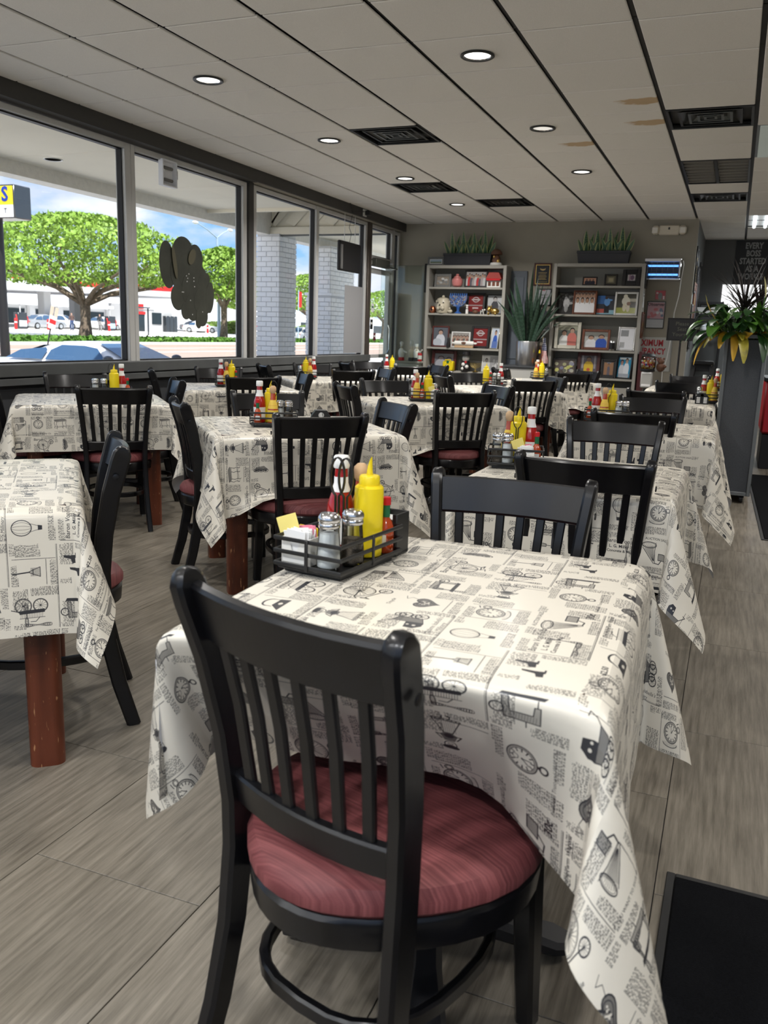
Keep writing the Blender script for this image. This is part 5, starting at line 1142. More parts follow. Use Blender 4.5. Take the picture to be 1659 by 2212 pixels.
for i, (dx, dz, ln, wd, bd) in enumerate([(.03, 1, 1.05, .06, 0), (-.28, 1, .92, .075, .1), (.2, 1, .85, .07, .05), (-.1, 1, .78, .06, 0), (-.55, 1, .75, .06, .35), (.5, 1, .78, .055, .25), (.75, 1, .80, .05, .3), (-.8, 1, .72, .05, .8), (.10, 1, .95, .055, 0), (-.42, 1, .80, .055, .5),
        (.95, 1, .66, .045, .6), (.35, 1, .70, .055, .1), (-.2, 1, .60, .05, .1), (.6, 1, .62, .05, 1.2), (-.9, 1, .52, .045, .4), (.12, 1, .66, .05, .2), (.82, 1, .72, .045, 1.5), (-.35, 1, .45, .05, .2), (.4, 1, .5, .05, .3), (-.65, 1, .6, .045, 1.0), (1.1, 1, .5, .04, .9)]+[(rr.uniform(-.7, .7), 1, rr.uniform(.45, .9), rr.uniform(.04, .06), rr.uniform(0, .5)) for _ in range(16)]):
    obj('leaf', leaf((dx*.09, rr.uniform(-.08, .08), .30), (dx*.55, rr.uniform(-.3, .25), dz), ln, wd*1.05, bd, seg=10, cup=.45, up=(rr.uniform(-.6, .6), 1, .1)), MT['snaked'], t, smooth=60)
t = thing('table_flag', 'small striped flag on a stick beside the steel pot', 'flag', (-2.44, 11.86, .851)); obj('stick', MB().tube([(0, 0, 0), (-.02, 0, .40)], .004, 8), MT['gold'], t)
def flag_mat():
    m = mat('striped_flag_cloth', (.5, .5, .5), .8); nt = m.node_tree; p = nt.nodes['Principled BSDF']; uv = N(nt, 'ShaderNodeUVMap'); s_ = N(nt, 'ShaderNodeSeparateXYZ'); nt.links.new(uv.outputs[0], s_.inputs[0])
    st_ = N(nt, 'ShaderNodeMath', operation='MULTIPLY'); st_.inputs[1].default_value = 6.5; nt.links.new(s_.outputs[1], st_.inputs[0]); fr = N(nt, 'ShaderNodeMath', operation='FRACT'); nt.links.new(st_.outputs[0], fr.inputs[0]); gt = N(nt, 'ShaderNodeMath', operation='GREATER_THAN'); gt.inputs[1].default_value = .5; nt.links.new(fr.outputs[0], gt.inputs[0])
    x = N(nt, 'ShaderNodeMixRGB'); x.inputs[1].default_value = (.4, .02, .03, 1); x.inputs[2].default_value = (.75, .73, .7, 1); nt.links.new(gt.outputs[0], x.inputs[0])
    vo = N(nt, 'ShaderNodeTexVoronoi', Scale=14.0); vo.inputs['Randomness'].default_value = .1; nt.links.new(uv.outputs[0], vo.inputs['Vector']); l2 = N(nt, 'ShaderNodeMath', operation='LESS_THAN'); l2.inputs[1].default_value = .28; nt.links.new(vo.outputs[0], l2.inputs[0])
    c = N(nt, 'ShaderNodeMixRGB'); c.inputs[1].default_value = (.01, .018, .08, 1); c.inputs[2].default_value = (.75, .75, .75, 1); nt.links.new(l2.outputs[0], c.inputs[0])
    a = N(nt, 'ShaderNodeMath', operation='LESS_THAN'); a.inputs[1].default_value = .5; nt.links.new(s_.outputs[0], a.inputs[0])
    y = N(nt, 'ShaderNodeMixRGB'); nt.links.new(a.outputs[0], y.inputs[0]); nt.links.new(x.outputs[0], y.inputs[1]); nt.links.new(c.outputs[0], y.inputs[2]); nt.links.new(y.outputs[0], p.inputs['Base Color']); return m
b = MB(); fs = []; n = 6                                   # hangs limp: length runs down the stick
for i in range(n):
    for j in range(3):
        def q(i_, j_): z = .385-.34*i_/n; w_ = .035+.055*(i_/n); return (-.018+w_*(j_/3)+.006*math.sin(2.2*i_+j_), -.006-.014*math.sin(2*j_+.8*i_), z)
        b.quad(q(i, j), q(i+1, j), q(i+1, j+1), q(i, j+1), ((i/n, j/3), ((i+1)/n, j/3), ((i+1)/n, (j+1)/3), (i/n, (j+1)/3)))
obj('cloth', b, flag_mat(), t, smooth=60)
t = thing('spray_bottle', 'clear squeeze bottle with yellow cap beside the small flag', 'bottle', (-2.50, 11.90, .851)); obj('bottle_body', lp((.03, 0), (.034, .01), (.034, .10), (.02, .15), (.012, .18)), MT['bottleglass'], t); obj('cap', lp((.014, .178), (.014, .20), (.006, .225)), MT['yellow'], t); obj('label', lp((.0345, .02), (.0345, .09), cap=False), MT['jelly2'], t)
t = thing('figurine', 'small painted figurines cluster at foot of the snake plant pot', 'figurine', (-2.50, 12.05, .851)); b = MB(); b.ball((-.02, 0, .30), .03); b.ball((.03, 0, .29), .03); obj('heads', b, MT['ceramic'], t); obj('body', lp((.05, 0), (.055, .15), (.04, .27)), MT['rust'], t)

# ---------------------------------------------------------------- ornaments
def orn(nm, lb, x, z, y=12.15, rz=0): return thing(nm, lb, 'ornament', (x, y, z), rz)
t = orn('cookie_jar', 'round pink ceramic jar with knobbed lid', -3.815, 1.913); obj('jar', lp((.03, 0), (.065, .02), (.080, .07), (.072, .115), (.045, .135), n=22), MT['pinkc'], t); obj('lid', lp((.05, .133), (.046, .148), (.02, .156), (.024, .168), (.018, .182), (.006, .186)), MT['pinkc'], t)
t = orn('house_ornament', 'little ceramic shop with red roof and striped awning', -3.265, 1.913)
obj('walls', MB().box((0, .02, .06), (.20, .13, .12), .003), MT['ceramicw'], t); b = MB(); b.prism([(-.115, .115), (.115, .115), (.0+.07, .205), (-.07, .205)], -.10, .06, Matrix.Rotation(PI/2, 4, 'X')); obj('roof', b, MT['redroof'], t); obj('awning', MB().box((0, -.06, .105), (.20, .05, .03), .008), MT['redcap'], t)
for a in (-.06, 0, .06): obj('shop_window', MB().box((a, -.047, .05), (.04, .006, .06), .002), MT['frame_brown'], t)
t = orn('copper_pot', 'small copper pot at left end of second shelf', -4.17, 1.543); obj('pot', lp((.025, 0), (.045, .02), (.048, .06), (.03, .09), (.033, .10)), MT['copper'], t); obj('emblem', MB().ball((.0, -.047, .05), .018, sc3=(1, .4, 1)), MT['darkc'], t)
t = orn('bulldog_jar', 'cream ceramic bulldog-shaped cookie jar', -4.02, 1.543, 12.17)
obj('jar', lp((.085, 0), (.10, .02), (.105, .10), (.098, .16), (.09, .18), n=24), MT['ceramic'], t); obj('lid', lp((.092, .18), (.088, .205), (.05, .222), (.02, .225)), MT['ceramic'], t)
b = MB(); b.ball((-.01, -.10, .095), .05, sc3=(1.2, .6, .9)); b.ball((-.04, -.10, .07), .03); b.ball((.025, -.10, .07), .03); obj('muzzle', b, MT['ceramic'], t); b = MB(); b.ball((-.008, -.135, .115), .012); b.ball((-.05, -.10, .15), .01); b.ball((.035, -.10, .15), .01); obj('eyes', b, MT['darkc'], t); b = MB(); b.ball((0, 0, .235), .022); b.ball((-.095, 0, .165), .022); b.ball((.095, 0, .165), .022); obj('ears', b, MT['ceramic'], t)
t = orn('cat_figurine', 'tiny pale cat beside the bulldog jar', -3.90, 1.543, 12.13); b = MB(); b.ball((0, 0, .03), .032, sc3=(1.2, 1, .9)); b.ball((.0, -.02, .068), .018); obj('body', b, MT['ceramic'], t)
t = orn('mosaic_menorah', 'blue mosaic nine-branched menorah', -3.785, 1.543, 12.15)
obj('stand', lp((.05, 0), (.052, .012), (.02, .03), (.02, .06), (.035, .10)), MT['bluec'], t)
b = MB(); pl = [(.13*math.cos(PI+PI*i/16)*1.0, .105+(.14 if False else .12)*math.sin(PI+PI*i/16)+.11) for i in range(17)]; b.prism([(x, z) for x, z in pl]+[(.135, .255), (-.135, .255)], -.018, .018, Matrix.Rotation(PI/2, 4, 'X')); obj('fan', b, mat('mosaic_chips', (.06, .12, .3), .4, var=(55, .9)), t)
rq = random.Random(4)
chips = [MB() for _ in range(3)]
for i in range(120):
    a = rq.uniform(-.125, .125); z = rq.uniform(.12, .25)
    if (a/.13)**2+((z-.235)/.13)**2 < 1: chips[i % 3].ball((a, -.020, z), .0055, 6, 3)
for c_, m_ in zip(chips, ('gumyel', 'copper', 'gumwht')): stuff(obj('tesserae', c_, MT[m_], t))
for i in range(9): obj('candle_cup', lp((.008, .255), (.010, .285), (.007, .285), n=10), MT['bluec'], t, loc=(-.12+.03*i, 0, 0))
t = orn('chef_figurine', 'little white chef figurine in front of red certificate', -3.64, 1.543, 12.12); obj('body', lp((.02, 0), (.022, .05), (.012, .07), (.03, .075)), MT['ceramicw'], t); obj('head', lp((.012, .072), (.016, .09), (.013, .10), (.022, .112), (.018, .126)), MT['ceramicw'], t)
t = orn('bird_figurine', 'small grey bird figurine on second shelf', -3.515, 1.543, 12.12); b = MB(); b.ball((0, 0, .028), .030, sc3=(1.4, 1, .9)); b.ball((-.03, -.01, .058), .015); obj('body', b, MT['rust'], t)
t = orn('cow_figurine', 'tiny black and white cow figurine', -3.412, 1.543, 12.12); b = MB(); b.ball((0, 0, .045), .022, sc3=(1.4, .8, .9)); b.ball((.035, 0, .06), .013)
for x in (-.02, .02): b.tube([(x, -.01, .04), (x, -.01, 0)], .005, 6); b.tube([(x, .01, .04), (x, .01, 0)], .005, 6)
obj('body', b, MT['ceramicw'], t); b = MB(); b.ball((-.01, -.012, .052), .012); b.ball((.015, -.012, .046), .009); obj('patches', b, MT['darkc'], t)
t = orn('gold_dog', 'glossy gold bulldog figurine before the grey portrait', -3.255, 1.543, 12.13); b = MB(); b.ball((.02, 0, .045), .05, sc3=(1.4, .9, .9)); b.ball((-.05, -.02, .072), .04); b.ball((-.055, -.05, .06), .02); b.ball((-.06, -.03, .012), .02); b.ball((.04, -.03, .012), .02); b.ball((-.03, 0, .11), .012); b.ball((-.075, 0, .108), .012); obj('body', b, MT['gold'], t)
t = orn('dark_figurine', 'small dark figurine beside the dark red frame', -3.893, 1.059, 12.11); obj('body', lp((.03, 0), (.035, .04), (.02, .09), (.024, .12), (.01, .145)), MT['darkc'], t)
t = orn('rolling_pin', 'painted white rolling pin on small wooden stand', -3.66, 1.059, 12.13); obj('stand', MB().box((0, 0, .016), (.28, .06, .03), .004), MT['woodcap'], t)
obj('roller', MB().lathe([(.008, -.19), (.016, -.18), (.014, -.145), (.032, -.142), (.034, -.13), (.034, .13), (.032, .142), (.014, .145), (.016, .18), (.008, .19)], 18, Matrix.Translation((0, 0, .066)) @ Matrix.Rotation(PI/2, 4, 'Y')), MT['ceramicw'], t); b = MB(); b.ball((0, -.030, .068), .02, sc3=(2.2, .3, 1)); obj('painted_motif', b, MT['rust'], t)
t = orn('hat_figurine', 'black and white jolly figurine in wide black hat', -3.62, .723, 12.13)
obj('body', lp((.06, 0), (.075, .03), (.07, .10), (.05, .15)), MT['darkc'], t); b = MB(); b.ball((0, -.01, .19), .055); obj('face', b, MT['ceramicw'], t); obj('hat', lp((.02, .225), (.105, .228), (.108, .238), (.06, .245), (.055, .285), (.02, .295)), MT['darkc'], t); b = MB(); b.ball((-.02, -.055, .10), .03); b.ball((.03, -.05, .07), .03); b.ball((-.03, -.06, .04), .025); obj('trim', b, MT['ceramicw'], t); obj('scarf', MB().ball((.015, -.06, .135), .018), MT['redcap'], t)
t = orn('brass_menorah', 'brass nine-branched menorah with loose gilt spray', -3.47, .723, 12.12)
obj('stand', lp((.045, 0), (.046, .008), (.012, .02), (.010, .05)), MT['brass'], t)
for k in range(5):
    r_ = .02*k
    if k: b = MB(); b.tube([(r_*math.cos(a), 0, .118+(-.062*k/4)*abs(math.sin(a))) for a in [PI*i/12 for i in range(13)]], .0042, 8); obj('branch', b, MT['brass'], t)
    for s in ((-1, 1) if k else (1,)): obj('candle_cup', lp((.004, .115), (.008, .122), (.008, .128), n=8), MT['brass'], t, loc=(s*r_, 0, 0))
t = orn('yellow_bin', 'yellow plastic tub with green clip, low on the door-side bookcase', -3.87, .723, 12.10); obj('tub', MB().box((0, 0, .07), (.16, .10, .14), .012), MT['yellow'], t); obj('handle', MB().tube([(-.05, -.05, .13), (-.04, -.05, .155), (.04, -.05, .155), (.05, -.05, .13)], .008, 8), MT['yellow'], t); obj('clip', MB().box((.0, -.052, .13), (.035, .012, .04), .004), MT['greenlabel'], t)
t = orn('souvenir_can', 'black and silver souvenir can between two photo frames', -1.567, 1.097, 12.13); obj('can', lp((.034, 0), (.038, .006), (.038, .125), (.032, .135), n=22), MT['steel'], t); obj('label', lp((.0385, .02), (.0385, .105), n=22, cap=False), MT['darkc'], t)
# ---------------------------------------------------------------- right part of the back wall, alcove, planter divider
t = thing('emergency_light', 'cream twin-head emergency light high on the back wall', 'emergency light', (-.985, YB-.006, 2.625))
obj('housing', MB().box((0, -.03, .065), (.26, .05, .125), .012), MT['cream'], t)
for s in (-1, 1): obj('lamp_head', MB().box((s*.17, -.045, .066), (.10, .08, .115), .028), MT['cream'], t); obj('lens', MB().box((s*.175, -.088, .060), (.07, .008, .075), .003), MT['gumwht'], t)
obj('indicator', MB().box((.0, -.058, .085), (.022, .006, .03), .002), MT['darkc'], t)
t = thing('insect_light_trap', 'steel insect trap with two glowing blue tubes on the back wall', 'bug zapper', (-1.02, YB-.006, 2.045))
obj('case', MB().box((0, -.02, .14), (.47, .03, .275), .004), MT['board'], t); b = MB(); b.box((0, -.06, .258), (.47, .10, .045), .006); b.box((0, -.06, .012), (.47, .10, .024), .006); b.box((.222, -.06, .135), (.026, .10, .20), .006); obj('shell', b, MT['steel'], t)
for z in (.185, .072): obj('uv_tube', MB().tube([(-.20, -.075, z), (.20, -.075, z)], .012, 10), MT['uv'], t)
for i in range(7): obj('grille_wire', MB().tube([(-.21+.07*i, -.105, .02), (-.21+.07*i, -.105, .24)], .0018, 5), MT['steel'], t)
for i in range(10): obj('grille_wire', MB().tube([(-.225, -.106, .03+.022*i), (.215, -.106, .03+.022*i)], .0014, 5), MT['steel'], t)
t = thing('power_cord', 'long white cord hanging from the insect trap', 'cord', (-.77, YB-.008, 0)); obj('cable', MB().tube([(0, -.02, 2.30), (.012, -.006, 2.25), (-.004, -.006, 2.05), (-.012, -.006, 1.85), (-.05, -.006, 1.62), (-.045, -.006, 1.45), (-.07, -.006, 1.2), (-.09, -.006, 1.0), (-.13, -.006, .85), (-.12, -.006, .5), (-.12, -.006, .12)], .006, 6), MT['white'], t)
t = thing('wall_decal', 'small red and white square decal above the newspaper poster', 'decal', (-1.02, YB-.006, 1.80)); b = MB(); b.quad((-.065, -.002, 0), (.065, -.002, 0), (.065, -.002, .115), (-.065, -.002, .115), picuv(26)); obj('print', b, MT['pic'], t, smooth=0)
t = frame('framed newspaper front page on the back wall', 21, -1.18, -.94, 1.415, 1.772, 'frame_black', .010, y=YB-.012, wall=True, nm='framed_newspaper', cat='poster')
lettering(t, 'Observer', .058, MT['ink_black'], (.0, -.003, .315), (RX, 0, 0), bold=.012)
t = thing('occupancy_sign', 'white wall sign with big red capitals half behind the bookcase', 'sign', (-1.135, YB-.008, .84)); obj('board', MB().box((0, 0, .228), (.66, .006, .456), .002), mat('sign_white', srgb(176, 176, 172), .5), t); obj('edge', MB().box((.326, -.004, .228), (.006, .008, .46)), MT['frame_grey'], t)
for s_, z, sz, x in (('MAXIMUM', .375, .135, .215), ('OCCUPANCY', .265, .130, .245)): o = lettering(t, s_, sz*.86, MT['ink_red'], (x, -.005, z), (RX, 0, 0), bold=.035, align='RIGHT', spacing=1.06); o.scale = (.74, 1, 1)
lettering(t, 'LIMITED TO', .085, MT['ink_red'], (.215, -.005, .155), (RX, 0, 0), bold=.015, align='RIGHT')
t = thing('seating_sign', 'black letter-board reading Please Seat Yourself on a thin stand', 'sign', (-.625, 11.0, 0))
obj('base', lp((.15, 0), (.15, .012), (.02, .02), n=28), MT['board'], t); obj('pole', MB().tube([(.0, 0, .01), (.0, 0, 1.27)], .012, 10), MT['board'], t)
b = MB(); b.box((.005, -.0, 1.390), (.315, .014, .245), .003); obj('board', b, MT['board'], t); b = MB()
for x, z, a, c in ((-.158, 1.39, .012, .262), (.168, 1.39, .012, .262), (.005, 1.517, .338, .012), (.005, 1.263, .338, .012)): b.box((x, -.004, z), (a, .024, c), .003)
obj('frame', b, MT['frame_black'], t)
for s_, z in (('Please', 1.455), ('Seat', 1.392), ('Yourself', 1.33)): lettering(t, s_, .062, MT['ink_dim'], (.005, -.009, z), (RX, 0, 0))
t = thing('gumball_machine', 'small gumball machine with clear globe on white body', 'gumball machine', (-.99, 11.2, 0))
obj('post', lp((.14, 0), (.14, .02), (.03, .04), (.03, .66), n=20), MT['board'], t)
obj('body', MB().box((0, 0, .77), (.135, .12, .20), .012), MT['cabwhite'], t); obj('chute', MB().box((0, -.062, .70), (.11, .01, .03), .003), MT['white'], t); obj('coin_plate', MB().box((0, -.062, .855), (.11, .01, .025), .003), MT['white'], t); obj('collar', lp((.085, .872), (.09, .88), (.088, .90), n=24), MT['board'], t)
obj('globe', lp((.080, .90), (.092, .92), (.094, .98), (.090, 1.03), (.075, 1.055), n=24, cap=False), MT['bottleglass'], t); obj('lid', lp((.078, 1.052), (.088, 1.058), (.075, 1.078), (.03, 1.092)), MT['board'], t)
rg = random.Random(8); gb = {m_: MB().ball((0, 0, 0), .0125, 10, 6).mesh('gumball', MT[m_]) for m_ in ('gumred', 'gumyel', 'gumblue', 'gumwht', 'jelly2')}
GN = {me.name: k_ for k_, me in gb.items()}
for lz in range(5):
    for i in range(12):
        a = 2*PI*i/12+lz*.4; r_ = .070 if i % 2 else .050; o = obj('gumball', gb[rg.choice(list(gb))], None, None, (-.99+r_*math.cos(a), 11.2+r_*math.sin(a), .914+.021*lz)); o['label'] = '%s gumball heaped in the clear globe of the small machine' % {'gumred': 'red', 'gumyel': 'yellow', 'gumblue': 'blue', 'gumwht': 'white', 'jelly2': 'orange'}[o.data.materials[0] and GN[o.data.name]]; o['category'] = 'gumball'; o['group'] = 'gumballs in the machine'
t = thing('teddy_bear', 'brown teddy bear dangling beside the gumball globe', 'toy', (-.84, 11.25, .93)); b = MB(); b.ball((0, 0, 0), .055, sc3=(1, .9, 1.1)); b.ball((0, -.01, .07), .04); b.ball((-.03, 0, .105), .014); b.ball((.03, 0, .105), .014); b.ball((.05, -.02, .01), .022); obj('body', b, MT['rust'], t); obj('hook', MB().tube([(0, .02, .10), (0, .02, .115), (-.07, .0, .12)], .003, 6), MT['board'], t)
t = thing('red_rack', 'dark red panel standing between bookcase and gumball machine', 'panel', (-1.165, 12.2, 0)); obj('panel', MB().box((0, 0, .55), (.05, .30, 1.1), .004), mat('maroon_panel', (.07, .012, .014), .5), t)
# black moulded high chair folded against the alcove
t = thing('high_chair', 'black plastic high chair with riveted sides by the seating sign', 'high chair', (-.36, 11.6, 0))
for s in (-1, 1):
    b = MB(); b.bar([(s*.10, -.12, .95), (s*.16, -.2, .5), (s*.235, -.27, .0)], .05, .05, (1, 0, 0), .006); obj('leg', b, MT['board'], t)
    b = MB(); b.bar([(s*.10, .12, .95), (s*.16, .2, .5), (s*.235, .27, .0)], .05, .05, (1, 0, 0), .006); obj('leg', b, MT['board'], t)
for z, w_ in ((.95, .27), (.78, .30), (.55, .36), (.24, .42)):
    p = obj('crossbar', MB().box((0, -.12-.15*(.95-z)/.95, z), (w_, .03, .11), .006), MT['board'], t)
    for s in (-1, 1): obj('rivet', MB().ball((s*(w_/2-.03), -.137-.15*(.95-z)/.95, z+.02), .008, 8, 4), MT['steel'], p)
obj('seat', MB().box((0, 0, .62), (.30, .28, .03), .008), MT['board'], t); obj('tray_bar', MB().box((0, -.16, 1.0), (.26, .05, .05), .01), MT['board'], t)
# alcove: dark shelving, tray, cloth bundle, hung pictures, poster, bright hatch
t = thing('wire_shelving', 'dark wire shelving in the alcove corner', 'shelving', (-.42, 14.45, 0))
for sx in (-.17, .17):
    for sy in (-.25, .25): obj('upright', MB().tube([(sx, sy, 0), (sx, sy, 1.86)], .014, 8), MT['board'], t)
for z in (.3, .9, 1.36, 1.66, 1.84):
    b = MB()
    for i in range(6): b.box((-.16+.064*i, 0, z), (.012, .52, .012))
    b.box((0, -.255, z), (.36, .014, .03)); b.box((0, .255, z), (.36, .014, .03)); obj('wire_shelf', b, MT['board'], t)
t = thing('foam_tray', 'white foam tray lying on the alcove shelving', 'tray', (-.45, 14.3, 1.68)); b = MB(); b.ring([[(-.13, -.1, 0), (.13, -.1, 0), (.13, .1, 0), (-.13, .1, 0)], [(-.16, -.13, .08), (.16, -.13, .08), (.16, .13, .08), (-.16, .13, .08)]]); obj('tray', b, MT['white'], t); obj('lid', MB().box((0, 0, .085), (.33, .27, .01), .003), MT['white'], t)
t = thing('cloth_bundle', 'white bundled cloth under the foam tray on dark shelving', 'cloth', (-.36, 14.2, 1.378)); b = MB(); b.ball((0, 0, .10), .12, 14, 8, (1.2, .8, .8)); b.ball((.09, -.03, .08), .09, 12, 7, (1, .8, .8)); b.ball((-.10, 0, .08), .09, 12, 7, (.9, .8, .8)); obj('bundle', b, MT['liner'], t)
for i, (y, z0, z1, m_) in enumerate(((12.7, 1.9, 2.5, 'frame_black'), (13.0, 1.55, 2.05, 'frame_brown'), (13.5, 1.5, 2.3, 'frame_black'), (14.0, 1.6, 2.4, 'frame_black'), (12.7, 1.15, 1.75, 'frame_black'))):
    t = frame(['black frame edge-on, first high on the alcove side wall', 'brown frame edge-on on the alcove side wall', 'black frame edge-on beyond the brown one', 'black frame edge-on, deepest in the alcove', 'black frame edge-on, lowest on the alcove side wall'][i], (20, 9, 17, 3, 8)[i], -.22, .22, 0, z1-z0, m_, .03, y=0, wall=True); t.location = (XA+.012, y, z0); t.rotation_euler = (0, 0, PI/2)
t = thing('motivational_poster', 'black poster with tall grey capitals on the alcove wall', 'poster', (.10, YA-.012, 2.10)); obj('sheet', MB().box((0, 0, .35), (.52, .008, .72), .002), MT['board'], t)
for i, s_ in enumerate(('EVERY', 'BOSS', 'STARTED', 'AS A', 'WORKER')):
    o = lettering(t, s_, .150, MT['ink_grey'], (-.0, -.006, .630-.115*i), (RX, 0, 0), bold=.03); o.scale = (.60, .84, 1)
b = MB(); b.box((.38, YA-.012, 1.94), (1.35, .02, .42)); t = tag(obj('serving_hatch', b, MT['lit']), 'bright white lit opening behind the dark spiky plant', 'hatch'); 
# planter divider on casters
PX0, PX1, PY0, PY1 = -.082, .225, 7.22, 9.4
t = thing('planter_divider', 'grey speckled rolling divider with planted top', 'divider', ((PX0+PX1)/2, PY0, 0)); hw = (PX1-PX0)/2; ln = PY1-PY0
obj('end_panel', MB().box((0, .02, .685), (2*hw-.05, .016, 1.18), .002), MT['speck'], t); obj('end_panel', MB().box((0, ln-.02, .685), (2*hw-.05, .016, 1.18), .002), MT['speck'], t)
for s in (-1, 1): obj('side_panel', MB().box((s*(hw-.012), ln/2, .685), (.016, ln-.05, 1.18), .002), MT['speck'], t)
for s in (-1, 1):
    for y in (.012, ln-.012): obj('corner_post', MB().box((s*(hw-.014), y, .69), (.028, .028, 1.25), .003), MT['alugrey'], t)
b = MB()
for y in (.012, ln-.012): b.box((0, y, 1.30), (2*hw-.056, .026, .03), .003); b.box((0, y, .08), (2*hw-.056, .026, .03), .003)
for s in (-1, 1): b.box((s*(hw-.014), ln/2, 1.30), (.026, ln-.056, .03), .003); b.box((s*(hw-.014), ln/2, .08), (.026, ln-.056, .03), .003)
obj('trim_rail', b, MT['alugrey'], t); obj('soil', MB().box((0, ln/2, 1.25), (2*hw-.06, ln-.06, .06)), MT['soil'], t)
for s in (-1, 1):
    for y in (.06, ln-.06):
        c_ = obj('caster', MB().lathe([(.004, -.014), (.030, -.014), (.032, 0), (.030, .014), (.004, .014)], 18, Matrix.Translation((s*(hw-.06), y, .033)) @ Matrix.Rotation(PI/2, 4, 'Y')), MT['board'], t); obj('fork', MB().box((s*(hw-.06), y, .055), (.04, .03, .02), .003), MT['board'], c_)
pc = ((PX0+PX1)/2, PY0)
def plant(nm, lb, x, y, z=1.281): return thing(nm, lb, 'plant', (x, y, z))
rl = random.Random(21)
lprof = lambda u: max(.03, math.sin(PI*min(1, max(.0, (u*.92+.05))))**.75) if u > .22 else .10
def lily(lb, x, y, n, hand=()):
    t = plant('peace_lily', lb, x, y)
    for i in range(n):
        a = rl.uniform(0, 6.28); q = rl.uniform(.25, 1)**.7; bx, by, bz = .20*q*math.cos(a), .17*q*math.sin(a), rl.uniform(.02, .10)+.22*(1-q*q)*rl.uniform(.6, 1)
        m_ = rl.choice(('lily', 'lilyd', 'lily', 'lilyd', 'lilyd', 'lily')); tl = rl.uniform(.9, 2.2)
        b = leaf((bx, by, bz), (math.cos(a+rl.uniform(-.5, .5))*tl, math.sin(a+rl.uniform(-.5, .5))*tl, rl.uniform(.1, 1)), rl.uniform(.17, .27), rl.uniform(.065, .098), rl.uniform(1.0, 2.6), 8, .3, lprof)
        o = obj('leaf', b, MT[m_], t, smooth=60); obj('petiole', MB().tube([(bx*.1, by*.1, 0), (bx*.5, by*.5, bz*.7), (bx, by, bz)], .003, 5), MT[m_], o)
    for dx, dy, ln_, wd, bd, m_ in hand: obj('leaf', leaf((dx*.02, dy*.02, 0), (dx, dy, 1), ln_, wd, bd, 9, .35, lprof), MT[m_], t, smooth=60)
    return t
lily('peace lily spilling over left front corner of the divider, some leaves yellow', -.03, PY0+.10, 44, [(-1.6, -.6, .40, .055, 3.6, 'lilyy'), (-.4, -1.1, .30, .075, 2.6, 'lilyy'), (-.8, -.9, .34, .05, 2.4, 'lilyg'), (.1, -1.2, .36, .06, 3.8, 'lilyy'), (.5, -1.3, .38, .08, 3.6, 'lilyg'), (-1.2, -.6, .42, .06, 3.0, 'lilyd'), (-1.5, -.2, .42, .06, 3.4, 'lily'), (-.2, -1.3, .22, .085, 1.6, 'lilyg'), (-.9, -1.0, .24, .08, 1.8, 'lilyy'), (.3, -1.0, .26, .08, 2.0, 'lilyg')])
lily('peace lily at right front of the divider with one broad yellow leaf', .13, PY0+.14, 34, [(.9, -.6, .30, .085, 1.7, 'lilyy'), (.0, -.5, .34, .06, .6, 'lily'), (.5, -1.2, .36, .075, 3.0, 'lilyd'), (.3, -1.2, .40, .07, 3.4, 'lilyd'), (-.3, -1.2, .26, .08, 1.6, 'lilyy'), (.7, -1.2, .28, .08, 2.2, 'lilyg')])
t = plant('dried_flower_stalk', 'long yellow stalk with withered tip leaning left from the divider', -.08, PY0+.08); obj('stalk', MB().tube([(0, 0, 0), (-.06, -.01, .10), (-.13, -.02, .20), (-.165, -.02, .27)], .004, 7), MT['stalk'], t); obj('withered_spathe', leaf((-.165, -.02, .265), (-.3, 0, 1), .07, .03, -.2, 6, .6), MT['lilyg'], t)
t = plant('peace_lily_bloom', 'pale curled lily bloom rising above the yellow leaf', .17, PY0+.2); obj('stalk', MB().tube([(0, 0, 0), (-.01, 0, .2), (.0, 0, .33)], .004, 7), MT['lily'], t); obj('spathe', leaf((0, 0, .32), (-.15, 0, 1), .16, .05, .0, 7, .8), MT['spathe'], t)
def spiky(lb, x, y, n, s_=1):
    t = plant('spiky_dracaena', lb, x, y); obj('stem', MB().tube([(0, 0, 0), (.01, 0, .28*s_)], .014, 8), MT['spike'], t)
    for i in range(n):
        a = rl.uniform(0, 6.28); e_ = rl.uniform(-.2, 1.5); h_ = rl.uniform(.55, 1)*.28*s_
        obj('leaf', leaf((0, 0, h_), (math.cos(a)*math.cos(e_), math.sin(a)*math.cos(e_), math.sin(e_)+.1), rl.uniform(.30, .50)*s_, .014, rl.uniform(.2, .9), 6, .4), MT['spike'], t, smooth=60)
spiky('dark brown spiky dracaena behind the lilies on the divider', .03, PY0+.42, 85); spiky('second dark spiky plant further along the divider', .16, PY0+.85, 60)
